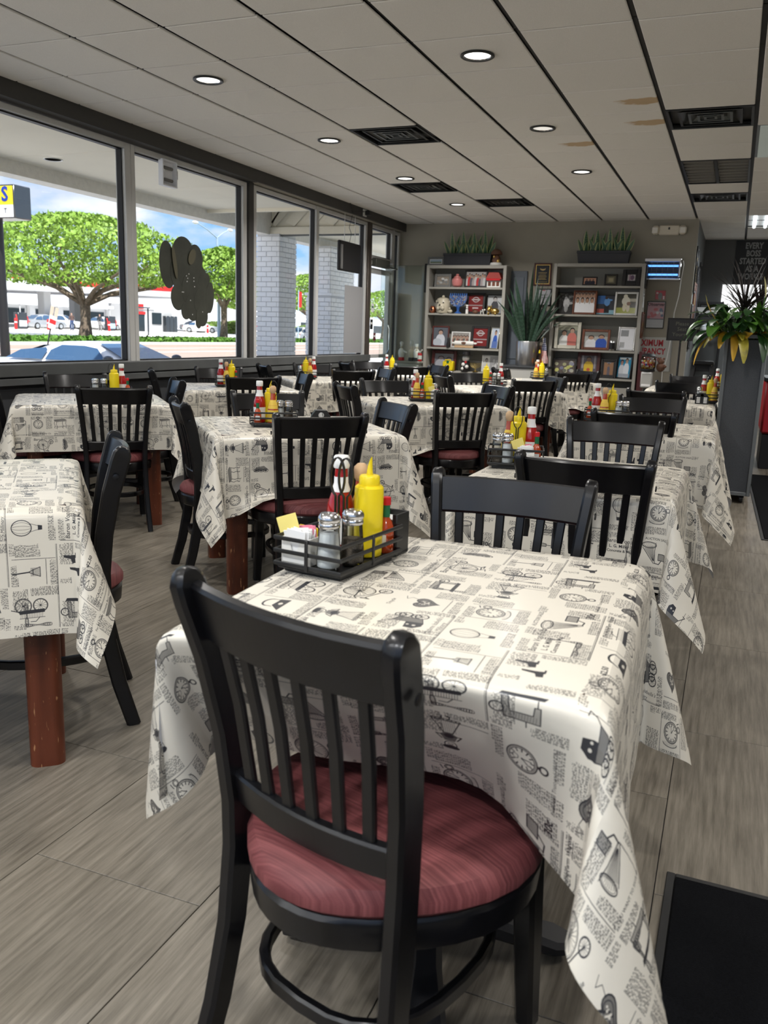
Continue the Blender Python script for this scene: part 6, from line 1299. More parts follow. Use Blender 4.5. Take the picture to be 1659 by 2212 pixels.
# red counter end and runner mats on the aisle side
t = thing('red_counter', 'red padded counter end with black plinth beyond the divider', 'counter', (.62, 9.9, 0)); obj('panel', MB().box((0, 0, .62), (.6, .9, .52), .02), MT['redbooth'], t); obj('plinth', MB().box((0, 0, .175), (.56, .86, .35), .004), MT['board'], t); obj('worktop', MB().box((0, 0, .90), (.64, .94, .04), .008), MT['board'], t)
for lb, x0, x1, y0, y1 in (('black carpet runner mat on the floor beside the nearest table', -.03, .89, -.2, 1.945), ('black carpet mat farther along the aisle', .255, 1.15, 5.93, 8.95)):
    t = thing('floor_mat', lb, 'mat', ((x0+x1)/2, (y0+y1)/2, 0), -.01 if y0 < 1 else .02, 'black aisle mats'); obj('pile', MB().box((0, 0, .006), (x1-x0-.04, y1-y0-.04, .010), .003), MT['mat'], t)
    b = MB(); hx, hy = (x1-x0)/2, (y1-y0)/2
    for cx_, cy_, a, c in ((-hx+.01, 0, .02, 2*hy), (hx-.01, 0, .02, 2*hy), (0, hy-.01, 2*hx-.04, .02), (0, -hy+.01, 2*hx-.04, .02)): b.box((cx_, cy_, .003), (a, c, .006), .002)
    obj('border', b, MT['matedge'], t)

# ---------------------------------------------------------------- by the door and in the window
t = thing('acrylic_partition', 'clear acrylic partition standing by the glass door', 'partition', (-4.50, 11.74, 0)); b = MB(); b.box((0, 0, 1.37), (.66, .008, 1.62), .001); obj('sheet', b, MT['acrylic'], t, smooth=0)
for s in (-1, 1): obj('foot', MB().box((s*.25, 0, .02), (.04, .30, .04), .004), MT['alu'], t); obj('post', MB().box((s*.25, .012, .30), (.025, .012, .56), .002), MT['alu'], t)
t = thing('figurine_cabinet', 'small grey cabinet of figurines behind the acrylic partition', 'cabinet', (-4.50, 12.14, 0)); obj('body', MB().box((0, 0, .41), (.42, .36, .80), .004), MT['cabwhite'], t); obj('top', MB().box((0, 0, .826), (.46, .40, .03), .005), MT['shelf'], t)
for s in (-1, 1): d = obj('cabinet_door', MB().box((s*.102, -.186, .42), (.196, .016, .70), .004), MT['cabwhite'], t); obj('knob', MB().ball((s*.02, -.20, .6), .012), MT['steel'], d)
for i, (dx, h_, hat, lb) in enumerate(((-.11, .28, 'ceramicw', 'white chef statuette with red base, left on figurine cabinet'), (.05, .30, 'ceramic', 'cream cook statuette with raised arm, middle of figurine cabinet'), (.13, .22, 'ceramicw', 'pale seated cook statuette on the figurine cabinet'))):
    t = thing('cook_statuette', lb, 'statuette', (-4.50+dx, 12.08, .841), 0, 'cook statuettes'); obj('base', lp((.045, 0), (.048, .02), (.04, .05)), MT['redcap' if i == 0 else 'darkc'], t); obj('body', lp((.04, .05), (.05, .10), (.045, .15), (.02, .18)), MT[hat], t); b = MB(); b.ball((0, 0, .20), .024); obj('head', b, MT['ceramic'], t); obj('toque', lp((.018, .215), (.02, .235), (.03, .25), (.024, h_-.01), (.01, h_)), MT[hat], t)
    b = MB(); b.tube([(.02, -.01, .15), (.07, -.03, .13), (.10, -.04, .17 if i else .12)], .012, 8); obj('arm', b, MT[hat], t)
t = thing('drink_can', 'red soda can at the end of the figurine cabinet', 'can', (-4.31, 12.06, .841)); obj('can', lp((.03, 0), (.033, .006), (.033, .11), (.027, .12), n=18), MT['redcap'], t); obj('label', lp((.0335, .03), (.0335, .085), n=18, cap=False), MT['ceramicw'], t)
t = thing('neon_sign', 'black back of a lit window sign hanging on two cords', 'sign', (-4.79, 10.52, 2.0)); obj('panel', MB().box((0, 0, .185), (.045, .66, .37), .012), MT['board'], t); obj('power_box', MB().box((.026, -.29, .17), (.02, .05, .30), .004), MT['frame_grey'], t)
for y in (-.16, .17): obj('cord', MB().tube([(0, y, .37), (0, y*.98, .72)], .004, 6), MT['paper'], t)
obj('cable', MB().tube([(0, .0, .37), (.01, .03, .48), (0, -.02, .55), (.01, .02, .66), (.03, .03, .75)], .003, 6), MT['board'], t); obj('tail', MB().tube([(0, .02, 0), (0, .02, -.10)], .003, 6), MT['paper'], t)
t = thing('window_poster', 'plain grey reverse of a poster taped in the window', 'poster', (-4.825, 10.78, .955)); obj('sheet', MB().box((0, 0, .44), (.004, .60, .88), .001), mat('poster_back', srgb(138, 138, 140), .7), t)
t = thing('wall_camera', 'small black device with cable on the boxed header', 'camera', (-4.73, 10.84, 2.755)); obj('plate', MB().box((.006, 0, .02), (.012, .11, .09), .003), MT['white'], t); obj('body', MB().box((.045, .02, .02), (.07, .07, .06), .008), MT['board'], t); obj('cable', MB().tube([(.02, -.05, .03), (.03, -.25, .0), (.02, -.42, -.03), (.02, -.50, .08)], .006, 6), MT['board'], t)
# painted window cling seen from behind: overlapping dark ovals
t = thing('window_cling', 'dark reverse of a bulbous painted cling on the second pane', 'decal', (-4.853, 7.02, 1.28))
def oval(y, z, ry, rz_, a=0, m_='cling', nm='blob', dx=0):
    b = MB(); n = 26; vs = []
    for i in range(n):
        q = 2*PI*i/n; u, v = ry*math.cos(q), rz_*math.sin(q); vs.append((dx, y+u*math.cos(a)-v*math.sin(a), z+u*math.sin(a)+v*math.cos(a)))
    b.add(vs+[(x+.002, y_, z_) for x, y_, z_ in vs], [list(range(n))[::-1], list(range(n, 2*n))]+[(i, (i+1) % n, n+(i+1) % n, n+i) for i in range(n)]); obj(nm, b, MT[m_], t)
MT['cling'] = mat('dark_cling_backing', srgb(58, 60, 52), .45, var=(6, .25)); MT['cling2'] = mat('cling_ochre_backing', srgb(88, 84, 66), .45)
for i, q in enumerate(((-.33, .50, .12, .21, .12), (-.08, .62, .17, .15, -.2), (.10, .58, .13, .14, -.3), (-.12, .45, .17, .19, .1), (.03, .46, .20, .20, .2), (.16, .42, .18, .12, -.5), (.25, .40, .10, .07, .3), (-.18, .22, .115, .12, 0), (.02, .30, .14, .16, 0), (.05, .14, .12, .13, 0), (-.06, .10, .08, .08, 0), (.22, .20, .15, .14, .3), (.34, .24, .07, .15, -.1), (.20, .06, .10, .10, -.4), (.14, .00, .05, .06, 0))): oval(*q, dx=.0006*i)
oval(-.235, .53, .028, .15, .2, 'cling2', 'streak', .012); oval(.04, .60, .05, .08, -.6, 'cling2', 'streak', .012)
dots = MB()
for y, z in ((-.06, .42), (-.04, .40), (-.05, .37), (-.02, .44), (.06, .41), (.06, .38), (.07, .33), (-.13, .27), (-.11, .27), (.0, .2), (.2, .1), (.03, .07)): dots.box((.016, y, z), (.002, .009, .009))
stuff(obj('daylight_specks', dots, MT['paper'], t))  # white specks stand in for daylight through small holes

for i, (y, z, h_, m_, lb) in enumerate(((11.52, 1.52, .12, 'liner', 'pale sticker high on the glass door'), (11.50, 1.28, .14, 'board', 'dark sticker in the middle of the glass door'), (11.62, 1.12, .11, 'maroon', 'small maroon sticker low on the glass door'))):
    if m_ == 'maroon': MT['maroon'] = mat('maroon_door_sticker', (.12, .02, .03), .5)
    t = thing('door_sticker', lb, 'sticker', (-4.862, y, z), 0, 'stickers on the door'); obj('film', MB().box((0, 0, h_/2), (.003, .09, h_), 0), MT[m_], t); obj('print', MB().box((.002, 0, h_*.6), (.001, .06, h_*.2), 0), MT['ink_white' if m_ != 'liner' else 'greenlabel'], t)
# ---------------------------------------------------------------- outside: covered walk, lot, road, filling station
MT['conc'] = mat('pale_concrete', srgb(222, 218, 210), .9, var=(.6, .08)); MT['asph'] = mat('road_surface', srgb(168, 148, 134), .9, var=(.4, .10, (.3, 2, 1))); MT['lot'] = mat('parking_lot', srgb(226, 222, 216), .9, var=(.3, .06))
MT['grass'] = mat('verge_grass', (.09, .20, .025), .9, var=(1.5, .5)); MT['soffit'] = mat('beige_soffit', srgb(236, 228, 208), .8, var=(.8, .05)); MT['stucco'] = mat('stucco', srgb(238, 234, 224), .9, var=(14, .06), bump=(40, .6))
MT['brick'] = mat('white_painted_brick', srgb(249, 249, 249), .7, var=(9, .04), bump=(25, .5)); MT['mortar'] = mat('painted_mortar', srgb(214, 214, 214), .9)
MT['bark'] = mat('bark', (.17, .13, .095), .95, var=(6, .4)); MT['leafy'] = mat('live_oak_leaves', (.22, .36, .05), .6, var=(1.2, .45)); MT['bush'] = mat('hedge_leaves', (.16, .25, .05), .7, var=(2, .4))
MT['carwhite'] = mat('white_car_paint', (.78, .78, .78), .18, coat=.6); MT['carglass'] = mat('car_glass_sky_tint', (.05, .10, .18), .06, spec=.5); MT['tyre'] = mat('tyre', (.02, .02, .02), .8); MT['carsil'] = mat('silver_car_paint', (.42, .44, .46), .25, .4); MT['cardark'] = mat('dark_car_paint', (.03, .035, .04), .2, coat=.5); MT['carred'] = mat('red_car_paint', (.4, .03, .03), .2, coat=.5)  # car glass colour has the blue sky reflection put in
MT['can_w'] = mat('canopy_white', srgb(232, 234, 238), .5); MT['can_r'] = mat('canopy_red', (.62, .02, .02), .5); MT['storew'] = mat('store_white', srgb(236, 238, 240), .7); MT['storeg'] = mat('store_glass', (.02, .03, .035), .15); MT['greyc'] = mat('grey_column', srgb(190, 190, 190), .8); MT['signy'] = mat('sign_yellow', (.85, .68, .02), .5); MT['galv'] = mat('galvanised_pole', srgb(170, 190, 210), .5, .2)
def slab(nm, x0, x1, y0, y1, z0, z1, m_, top=None):
    """ground strip; z0 at x0, z1 at x1"""
    b = MB(); b.ring([[(x0, y0, z0-.3), (x0, y1, z0-.3), (x0, y1, z0), (x0, y0, z0)], [(x1, y0, z1-.3), (x1, y1, z1-.3), (x1, y1, z1), (x1, y0, z1)]]); return struct(nm, b, MT[m_])
slab('pavement', -4.98, -7.9, -12, 60, -.05, -.05, 'conc'); slab('pavement_front_bounce', -4.98, 14, -16, -1.75, -.05, -.05, 'conc'); slab('parking_lot', -7.9, -19, -40, 160, -.3, -.12, 'lot'); slab('road', -19, -36.5, -60, 200, -.10, -.05, 'asph')  # the front slab is unseen, added to bounce sunlight up to the ceiling
slab('kerb', -36.5, -37, -60, 200, .08, .1, 'conc'); slab('verge', -37, -41, -60, 200, .10, .18, 'grass'); slab('ground', -41, -160, -80, 300, .15, 2.1, 'lot')
for x, y0, y1, nm in ((-26.5, -40, 160, 'lane_line'), (-31, -40, 160, 'lane_line')): b = MB(); b.box((x, (y0+y1)/2, -.07), (.35, y1-y0, .012)); struct(nm, b, MT['conc'])
rg = np.random.RandomState(2)
def scatter(nm, pts, size, m_, parent, jitter=1.0):
    n = len(pts); a = rg.randn(n, 3); a /= np.linalg.norm(a, axis=1)[:, None]; t_ = np.cross(a, rg.randn(n, 3)); t_ /= np.linalg.norm(t_, axis=1)[:, None]; u = np.cross(a, t_)
    s = (size*(.6+.8*rg.rand(n)))[:, None]; V = np.stack([pts-t_*s, pts-u*s*.6, pts+t_*s, pts+u*s*.6], 1).reshape(-1, 3)
    me = bpy.data.meshes.new(nm); me.from_pydata(V.tolist(), [], np.arange(4*n).reshape(-1, 4).tolist()); me.materials.append(MT[m_])
    o = bpy.data.objects.new(nm, me); COL.objects.link(o); o.parent = parent; return stuff(o)
def grass_tufts(x0, x1, y0, y1, z, n):
    P = np.stack([rg.uniform(x0, x1, n), rg.uniform(y0, y1, n), z+rg.rand(n)*.22], 1); o = scatter('grass', P, .16, 'grass', None); tag(o, 'green grass growing along the road verge', 'grass')
grass_tufts(-40.8, -37.2, 30, 100, .14, 9000)
def tree(lb, x, y, z, h, rad, trunk, nleaf, fork=.3, n=9, seed=1, crown0=None):
    t = thing('oak_tree', lb, 'tree', (x, y, z)); r = random.Random(seed); b = MB()
    b.tube([(0, 0, 0), (.05, .02, h*fork*.5), (0, .08, h*fork)], [trunk*1.5, trunk, trunk*1.05], 10); obj('trunk', b, MT['bark'], t)
    for i in range(n):
        a = 2*PI*i/n+r.uniform(-.2, .2); q = r.uniform(.45, .8); z1 = h*(fork+r.uniform(.12, .32)); b = MB()
        b.tube([(0, .05, h*fork*.9), (rad*q*.35*math.cos(a), rad*q*.35*math.sin(a), h*fork+(z1-h*fork)*.45), (rad*q*math.cos(a), rad*q*math.sin(a), z1), (rad*q*1.2*math.cos(a+.1), rad*q*1.2*math.sin(a+.1), z1+h*.1)], [trunk*.6, trunk*.42, trunk*.26, trunk*.1], 7); obj('branch', b, MT['bark'], t)
    c0 = crown0 or (fork*1.15); pts = []
    while len(pts) < nleaf:
        k = r.random(); a = r.uniform(0, 6.283); u = r.random()**.5
        zz = c0+(1-c0)*k; prof = math.sin(PI*min(1, .18+.82*k))**.55; edge = rad*prof*(1+.13*math.sin(5*a+9*k)+.10*math.sin(11*a-14*k))
        lump = math.sin(2.3*a*2+7*k)*math.sin(9*k*PI)
        if lump < -.75: continue
        rr_ = edge*(u if r.random() < .35 else r.uniform(.75, 1.0)); pts.append((rr_*math.cos(a), rr_*math.sin(a), h*zz))
    scatter('foliage', np.array(pts), .16 if rad > 3 else .2, 'leafy', t); return t
tree('broad live oak with forked trunk on the verge opposite first windows', -42.5, 48.9, .2, 8.3, 7.2, .34, 12500, .30, 11, 3, .44)
slab_m = MB(); slab_m.lathe([(.2, .32), (2.6, .22), (4.4, .1)], 24, Matrix.Translation((-42, 48.9, 0)), cap=False); struct('ground_mulch', slab_m, mat('mulch', (.10, .075, .06), .95, var=(3, .4)))
tree('slimmer live oak behind the double-armed street light', -40.4, 63.4, .15, 7.6, 3.4, .26, 7000, .38, 8, 5, .45); tree('live oak seen between white brick columns', -45, 88.5, .1, 7.2, 5.2, .3, 7000, .4, 8, 7, .46)
tree('bushy oak at left of the first white brick column', -55, 92.2, .3, 7.6, 3.6, .3, 6000, .35, 8, 9, .42); tree('small oak seen through the glass door', -48, 118, .3, 6.8, 5, .3, 5000, .4, 8, 11, .45)
t = thing('street_light', 'pale blue-grey street light with two arms on the verge', 'street light', (-41.5, 64.4, .1)); obj('pole', MB().tube([(0, 0, 0), (0, 0, 4), (0, -.2, 8.6)], [.16, .13, .09], 10), MT['galv'], t)
for dy in (-2.9, 1.9): obj('arm', MB().tube([(0, -.2, 8.5), (0, -.2+dy*.5, 9.0), (0, -.2+dy, 9.35)], [.06, .05, .04], 7), MT['galv'], t); obj('lamp_head', MB().ball((0, -.2+dy*1.08, 9.35), .22, 10, 6, (.8, 1.7, .6)), MT['can_w'], t)
# pole sign at the lot edge
t = thing('pole_sign', 'yellow and white illuminated box sign with blue letters', 'sign', (-22.0, 22.25, 0)); obj('pole', MB().tube([(-1.2, .45, -.2), (-1.2, .45, 4.5)], .16, 10), MT['board'], t)
obj('cabinet', MB().box((-1.35, .37, 5.0), (2.7, .74, 1.04), .03), MT['cardark'], t); obj('yellow_panel', MB().box((-1.35, -.01, 5.18), (2.60, .02, .58)), MT['signy'], t); obj('white_panel', MB().box((-1.35, -.01, 4.70), (2.60, .02, .38)), MT['can_w'], t)
lettering(t, 'S', .62, MT['ink_blue'], (-.36, -.03, 5.20), (RX, 0, 0), bold=.03); lettering(t, 'T', .22, MT['ink_black'], (-.36, -.03, 4.70), (RX, 0, 0))
t = thing('leaning_road_sign', 'leaning road sign with red band and two bare boards', 'sign', (-32, 34.0, -.1)); obj('post', MB().tube([(0, 0, 0), (0, .30, 1.0), (0, .42, 1.5)], .035, 8), MT['board'], t)
q = Matrix.Translation((.03, .42, 1.30)) @ Matrix.Rotation(-.28, 4, 'X'); b = MB(); b.box((0, 0, 0), (.02, .50, .66), .01, q); obj('plate', b, MT['can_w'], t); b = MB(); b.box((.014, 0, .04), (.006, .44, .22), 0, q); obj('red_band', b, MT['can_r'], t)
for dy in (-.12, .2): b = MB(); b.box((-.03, dy, .45), (.02, .22, .72), .01, q); obj('board', b, mat('bare_board', srgb(200, 180, 160), .8), t)

# covered walk: soffit, stucco beam, entry gable, brick columns
SO = 2.95
b = MB(); b.box((-6.25, 4.0, SO+.04), (2.6, 14.8, .08)); b.box((-6.25, 22, SO+.04), (2.6, 17.4, .08)); soff = struct('ceiling_walk', b, MT['soffit'])
for i in range(7): s = MB(); s.box((-6.25, -2.0+2.1*i, SO-.002), (2.58, 2.09, .006), .002); struct('soffit_panel', s, MT['soffit'], soff)
b = MB(); b.box((-6.25, 12.35, 4.0), (2.6, 2.0, .08)); b.box((-6.25, 11.38, 3.45), (2.6, .06, 1.1)); struct('ceiling_entry', b, MT['soffit'])
b = MB(); b.box((-7.62, 9, 3.35), (.24, 46, 1.10)); struct('beam', b, MT['stucco'])
b = MB(); b.box((-6.3, 9, 4.3), (3.2, 46, .16)); b.box((-4.93, 3.0, 3.5), (.12, 16.6, 1.3)); b.box((-4.93, 21, 3.5), (.12, 17, 1.3)); struct('roof_walk', b, MT['stucco'])
b = MB(); b.box((-1.0, 6.6, 4.3), (10.2, 17.6, .2)); struct('roof', b, MT['stucco'])  # unseen roof; front edge shaped to let sun in through the street-side windows
b = MB(); b.box((-6.2, 13.32, 3.4), (2.7, .08, 1.2)); gable = struct('wall_gable', b, MT['soffit'])
for i in range(9):
    x = -7.4+.36*i; q = Matrix.Translation((x, 13.262, 3.42)) @ Matrix.Rotation(.75, 4, 'Y'); b = MB(); b.box((0, 0, 0), (.235, .022, 1.35), .003, q); b.v = [(min(-4.96, max(-7.5, a)), c, min(3.98, max(2.93, d))) for a, c, d in b.v]; struct('board', b, MT['soffit'], gable)
b = MB(); b.box((-6.2, 13.25, 2.86), (2.7, .05, .12), .004); struct('trim_9', b, MT['soffit']); b = MB(); b.box((-6.2, 13.28, 2.79), (2.7, .06, .03)); struct('trim_10', b, MT['sillgrey'])
t = thing('soffit_downlight', 'round downlight in the beige soffit over the walk', 'ceiling light', (-7.0, 7.66, SO-.008)); obj('ring', lp((.085, 0), (.10, -.004), (.10, .004), cap=False), MT['white'], t); obj('lens', lp((.001, -.001), (.085, -.001)), MT['can_w'], t)
t = thing('window_box', 'small open white fixture box fixed high on the second pane', 'fixture', (-4.84, 6.68, 2.45)); b = MB()
for y_, z_, a_, c_ in ((-.10, .105, .012, .22), (.10, .105, .012, .22), (0, .0, .19, .012), (0, .21, .19, .012)): b.box((.02, y_, z_), (.05, a_, c_), .002)
b.box((-.002, 0, .105), (.006, .2, .21)); obj('housing', b, MT['can_w'], t)
for z_ in (.05, .15): obj('lamp_holder', MB().tube([(.02, -.07, z_), (.02, .06, z_)], .014, 8), MT['frame_grey'], t)
obj('cable', MB().tube([(.03, .10, .19), (.03, .125, .14), (.03, .125, .08), (.03, .10, .04)], .004, 6), MT['board'], t)
bm_ = {}
def brick_column(lb, x0, x1, y0, y1, h, step=None, red=False):
    t = thing('brick_column', lb, 'column', ((x0+x1)/2, (y0+y1)/2, -.05)); hx, hy = (x1-x0)/2, (y1-y0)/2; CO = .083; ncol = int(h/CO)
    obj('core', MB().box((0, 0, h/2), (2*hx-.024, 2*hy-.024, h)), MT['mortar'], t)
    if 'm' not in bm_: bm_['m'] = MB().box((0, 0, 0), (1, 1, 1), .04).mesh('brick', MT['brick'], 0)
    n = 0; rest = MB()
    for k in range(ncol):
        z = CO*(k+.5); g = .05 if step and z < step else 0
        for face in (0, 1):                       # face 0: towards -y, face 1: towards +x
            hw = hx if face == 0 else hy; off = (k % 2)*.10; a = -hw-g
            while a < hw+g-.02:
                b_ = min(a+(.20 if a > -hw-g+.001 else .20-off), hw+g); c = (a+b_)/2; w_ = b_-a-.009
                if w_ > .02:
                    dp = .03+random.uniform(0, .006); loc = (c, -hy-g+.01, z) if face == 0 else (hx+g-.01, c, z); scl = (w_, dp, CO-.012) if face == 0 else (dp, w_, CO-.012)
                    if n < 300: o = bpy.data.objects.new('brick', bm_['m']); COL.objects.link(o); o.parent = t; o.location = loc; o.scale = scl; n += 1
                    else: rest.box(loc, scl, .003)
                a = b_
    if step: obj('plinth', MB().box((0, 0, step/2), (2*hx+.07, 2*hy+.07, step)), MT['mortar'], t); obj('cap_course', MB().box((0, 0, step+.02), (2*hx+.15, 2*hy+.15, .05), .006), MT['brick'], t)
    if rest.v: stuff(obj('brick_infill', rest, MT['brick'], t))
    return t
brick_column('white painted brick column nearest, under the walk beam', -7.75, -7.3, 13.2, 13.80, 2.86)
brick_column('white painted brick column farther back with stepped base', -7.72, -7.28, 15.15, 16.25, 2.86, 1.95)
b = MB(); b.box((-5.35, 15.6, 1.4), (.5, .5, 3.0)); struct('wall_pier', b, MT['soffit'])

# ---------------------------------------------------------------- cars
def car(lb, x, y, z, rz, paint, L=4.5, H=1.45, cab=(-.42, .30, .46, -.05), hi=False):
    t = thing('car', lb, 'car', (x, y, z), rz); hl = L/2; W = .88; belt = H*(.73 if hi else .62)
    def sect(w_, zb, zt, xx): return [(xx, -w_*.92, zb), (xx, -w_, zb+.12), (xx, -w_, (zb+zt)/2), (xx, -w_*.93, zt-.03), (xx, -w_*.5, zt+.02), (xx, w_*.5, zt+.02), (xx, w_*.93, zt-.03), (xx, w_, (zb+zt)/2), (xx, w_, zb+.12), (xx, w_*.92, zb)]
    b = MB(); b.ring([sect(W*.80, .30, belt*.78, -hl), sect(W*.95, .22, belt*.98, -hl*.93), sect(W, .18, belt*1.02, -hl*.6), sect(W, .18, belt, 0), sect(W, .18, belt*.97, hl*.45), sect(W*.97, .2, belt*.84, hl*.85), sect(W*.82, .28, belt*.66, hl)]); obj('body', b, MT[paint], t)
    a0, a1, a2, a3 = (L*c for c in (-.36, -.20, .06, .23))
    def cs(w_, xx, zt, wb): return [(xx, -wb, belt*.95), (xx, -wb*.97, belt), (xx, -w_, zt-.06), (xx, -w_*.8, zt), (xx, w_*.8, zt), (xx, w_, zt-.06), (xx, wb*.97, belt), (xx, wb, belt*.95)]
    b = MB(); b.ring([cs(.60, a0, belt+.03, .76), cs(.56, a1+.12*(a0-a1), H*.90, .78), cs(.57, a1*.55, H*.985, .79), cs(.58, 0, H, .79), cs(.58, a2, H*.975, .79), cs(.70, a3, belt+.03, .76)]); obj('cabin', b, MT[paint], t)
    def gl(p, nm='window'): b = MB(); n = len(p); b.add(p, [tuple(range(n))]); obj(nm, b, MT['carglass'], t, smooth=0)
    for s in (-1, 1):
        k = .012
        def P(x_, u): zb, zt = belt+.02, H*.955; w_ = (.785-(.785-.585)*u+k)*s; return (x_, w_, zb+(zt-zb)*u)
        gl([P(a1*.70, .02), P(a2+.28*(a3-a2)*1.9, .02), P(a2+.1, .80), P(a2*.3, .93), P(a1*.45, .93), P(a1*.66, .6)], 'side_window')
        gl([P(a0*.93, .04), P(a1*.78, .02), P(a1*.74, .58), P(a1*.80, .74), P((a0+a1)/2, .55)], 'quarter_window')
        obj('mirror', MB().ball((a3*.80, s*.93, belt+.08), .10, 12, 7, (1.0, .75, .62)), MT['cardark' if hi else paint], t)
    def cross(x0, w0, z0, x1, w1, z1, nm): gl([(x0, -w0, z0), (x0, w0, z0), (x1, w1, z1), (x1, -w1, z1)], nm)
    cross(a3-.04, .66, belt+.055, a2+.06, .52, H*.965+.012, 'windshield'); cross(a0+.06, .54, belt+.075, a1+.04*(a0-a1), .48, H*.93, 'rear_window')
    for sx in (-.31, .31):
        for s in (-1, 1): wo = obj('wheel', MB().lathe([(.02, -.1), (.30, -.1), (.32, -.06), (.32, .06), (.30, .1), (.02, .1)], 20, Matrix.Translation((sx*L, s*.80, .32)) @ Matrix.Rotation(PI/2, 4, 'X')), MT['tyre'], t); obj('rim', MB().lathe([(.01, -.11), (.20, -.105), (.20, .105), (.01, .11)], 14, Matrix.Translation((sx*L, s*.80, .32)) @ Matrix.Rotation(PI/2, 4, 'X')), MT['carsil'], wo)
    for s in (-1, 1): obj('tail_lamp', MB().box((-hl*.965, s*.62, belt*.80), (.06, .32, .12), .02), MT['can_r'], t); obj('head_lamp', MB().box((hl*.955, s*.6, belt*.62), (.08, .3, .1), .02), MT['can_w'], t)
    if hi:
        obj('steering_wheel', MB().tube([(a3*.42, .36+.17*math.cos(a), belt+.02+.17*math.sin(a)) for a in [2*PI*i/20 for i in range(20)]], .016, 6, True), MT['board'], t)
    return t
car('white sports coupe parked nose-in just outside the first windows', -10.22, 12.25, -.36, 0, 'carwhite', 4.45, 1.30, hi=True)
for a in ((-63, 66.6, .5, 1.45, 'carsil', 'silver car half hidden by white railing left of the leaning sign'), (-65, 71.4, .55, .35, 'carwhite', 'white hatchback parked left of the big oak trunk'), (-64, 76.4, .52, 1.6, 'carwhite', 'white car with red tail lamps right behind the oak trunk'), (-66, 84, .6, 1.45, 'carsil', 'silver car at the pump right of the big oak'),
          (-62, 92.2, .5, .5, 'carwhite', 'white saloon seen tail-on below the dark cling'), (-66, 97.2, .6, 1.2, 'carwhite', 'white car behind the tail-on saloon'), (-46, 88.6, -.05, 1.62, 'carwhite', 'white SUV side-on between the brick columns'), (-50, 96.5, 0, 1.62, 'carwhite', 'white car at left edge of second brick column'),
          (-70, 118, .7, 1.4, 'carred', 'red car far behind the white SUV'), (-30, 62.5, -.08, 1.60, 'carsil', 'pale van-like car seen low through the glass door'), (-62, 139, .5, 1.3, 'cardark', 'dark car far off through the glass door')):
    car(a[5], a[0], a[1], a[2], a[3], a[4], 4.5, 1.6 if 'SUV' in a[5] else 1.42)

# ---------------------------------------------------------------- filling station and shops
t = thing('station_canopy', 'white filling-station canopy with red roof stripe', 'canopy', (-64, 54, .4)); L_ = 52
t.rotation_euler = (.0216, 0, 0); obj('deck', MB().box((-9, L_/2, 4.05), (18, L_, 1.15), .03), MT['can_w'], t); b = MB()
b.add([(.03, 5, 4.66), (.03, L_, 4.66), (.03, L_, 4.08), (.03, 17, 4.14), (.03, 10, 4.52)], [(0, 1, 2, 3, 4)]); obj('red_stripe', b, MT['can_r'], t, smooth=0); b = MB(); b.box((-9, L_/2+4, 4.66), (18, L_-8, .10)); obj('red_roof_edge', b, MT['can_r'], t)
lettering(t, 'Kroger', 1.15, MT['ink_blue'], (.06, 6.6, 4.15), (PI/2, 0, PI/2), shear=.2)
for x, y in ((-3, 17.2), (-3, 31.5), (-3, 44.5), (-14, 20), (-14, 34)): obj('column', MB().box((x, y, 2), (.9, 1.0, 4.2), .03), MT['greyc'], t)
for i, (x, y, lb) in enumerate(((-62, 62.7, 'dark fuel pump at far left of the station'), (-62, 75.2, 'fuel pump with blue-white display right of the oak trunk'), (-63, 93.6, 'red-trimmed fuel pump by the tail-on saloon'), (-63, 57.2, 'red and black fuel pump cut by the left edge'))):
    p = thing('fuel_pump', lb, 'fuel pump', (x, y, .5), 0, 'fuel pumps'); obj('cabinet', MB().box((0, 0, .75), (.6, 1.1, 1.5), .04), MT['cardark'], p); obj('front_panel', MB().box((.31, 0, .5), (.02, .9, .55)), MT['can_w' if i != 1 else 'galv'], p); obj('post', MB().tube([(0, 0, 1.5), (0, 0, 2.4)], .06, 8), MT['greyc'], p); obj('topper', MB().box((0, 0, 2.4), (.3, 1.0, .3), .03), MT['can_w'], p)
    for dy in (-.62, .62): obj('hose', MB().tube([(.1, dy, 1.3), (.25, dy*1.1, .9), (.2, dy*1.05, .5)], .05, 6), MT['can_r'], p)
for x, y in ((-60.5, 60.6), (-60.5, 64.6), (-60.5, 73.2), (-60.5, 77.2), (-60.8, 91.8), (-60.8, 95.4)): p = thing('bollard', 'red bollard guarding the station pumps, %s from the left' % ('first', 'second', 'third', 'fourth', 'fifth', 'sixth')[int(sorted((60.6, 64.6, 73.2, 77.2, 91.8, 95.4)).index(y))], 'bollard', (x, y, .45), 0, 'red bollards'); obj('post', lp((.12, 0), (.12, .95), (.08, 1.02), n=12), MT['can_r'], p); obj('band', lp((.125, .6), (.125, .72), n=12, cap=False), MT['can_w'], p)
p = thing('bollard', 'red bollard on the verge beside the white SUV', 'bollard', (-47, 93.2, -.05)); obj('post', lp((.13, 0), (.13, .95), (.09, 1.0), n=12), MT['can_r'], p); obj('band', lp((.135, .6), (.135, .72), n=12, cap=False), MT['can_w'], p)
t = thing('supermarket', 'long white shop front with dark windows behind the station', 'building', (-88, 60, .6)); obj('wall', MB().box((-6, 25, 3.0), (12, 80, 6.0)), MT['storew'], t)
obj('awning_band', MB().box((.8, 25, 2.85), (1.6, 80, .35), .05), MT['can_w'], t)
for i in range(10): obj('shop_window', MB().box((.06, 2+5.2*i, 1.2), (.1, 3.4, 2.1)), MT['storeg'], t)
for i in range(10): obj('pillar', MB().box((.35, 4.6+5.2*i, 1.3), (.5, 1.0, 2.8), .02), MT['storew'], t)
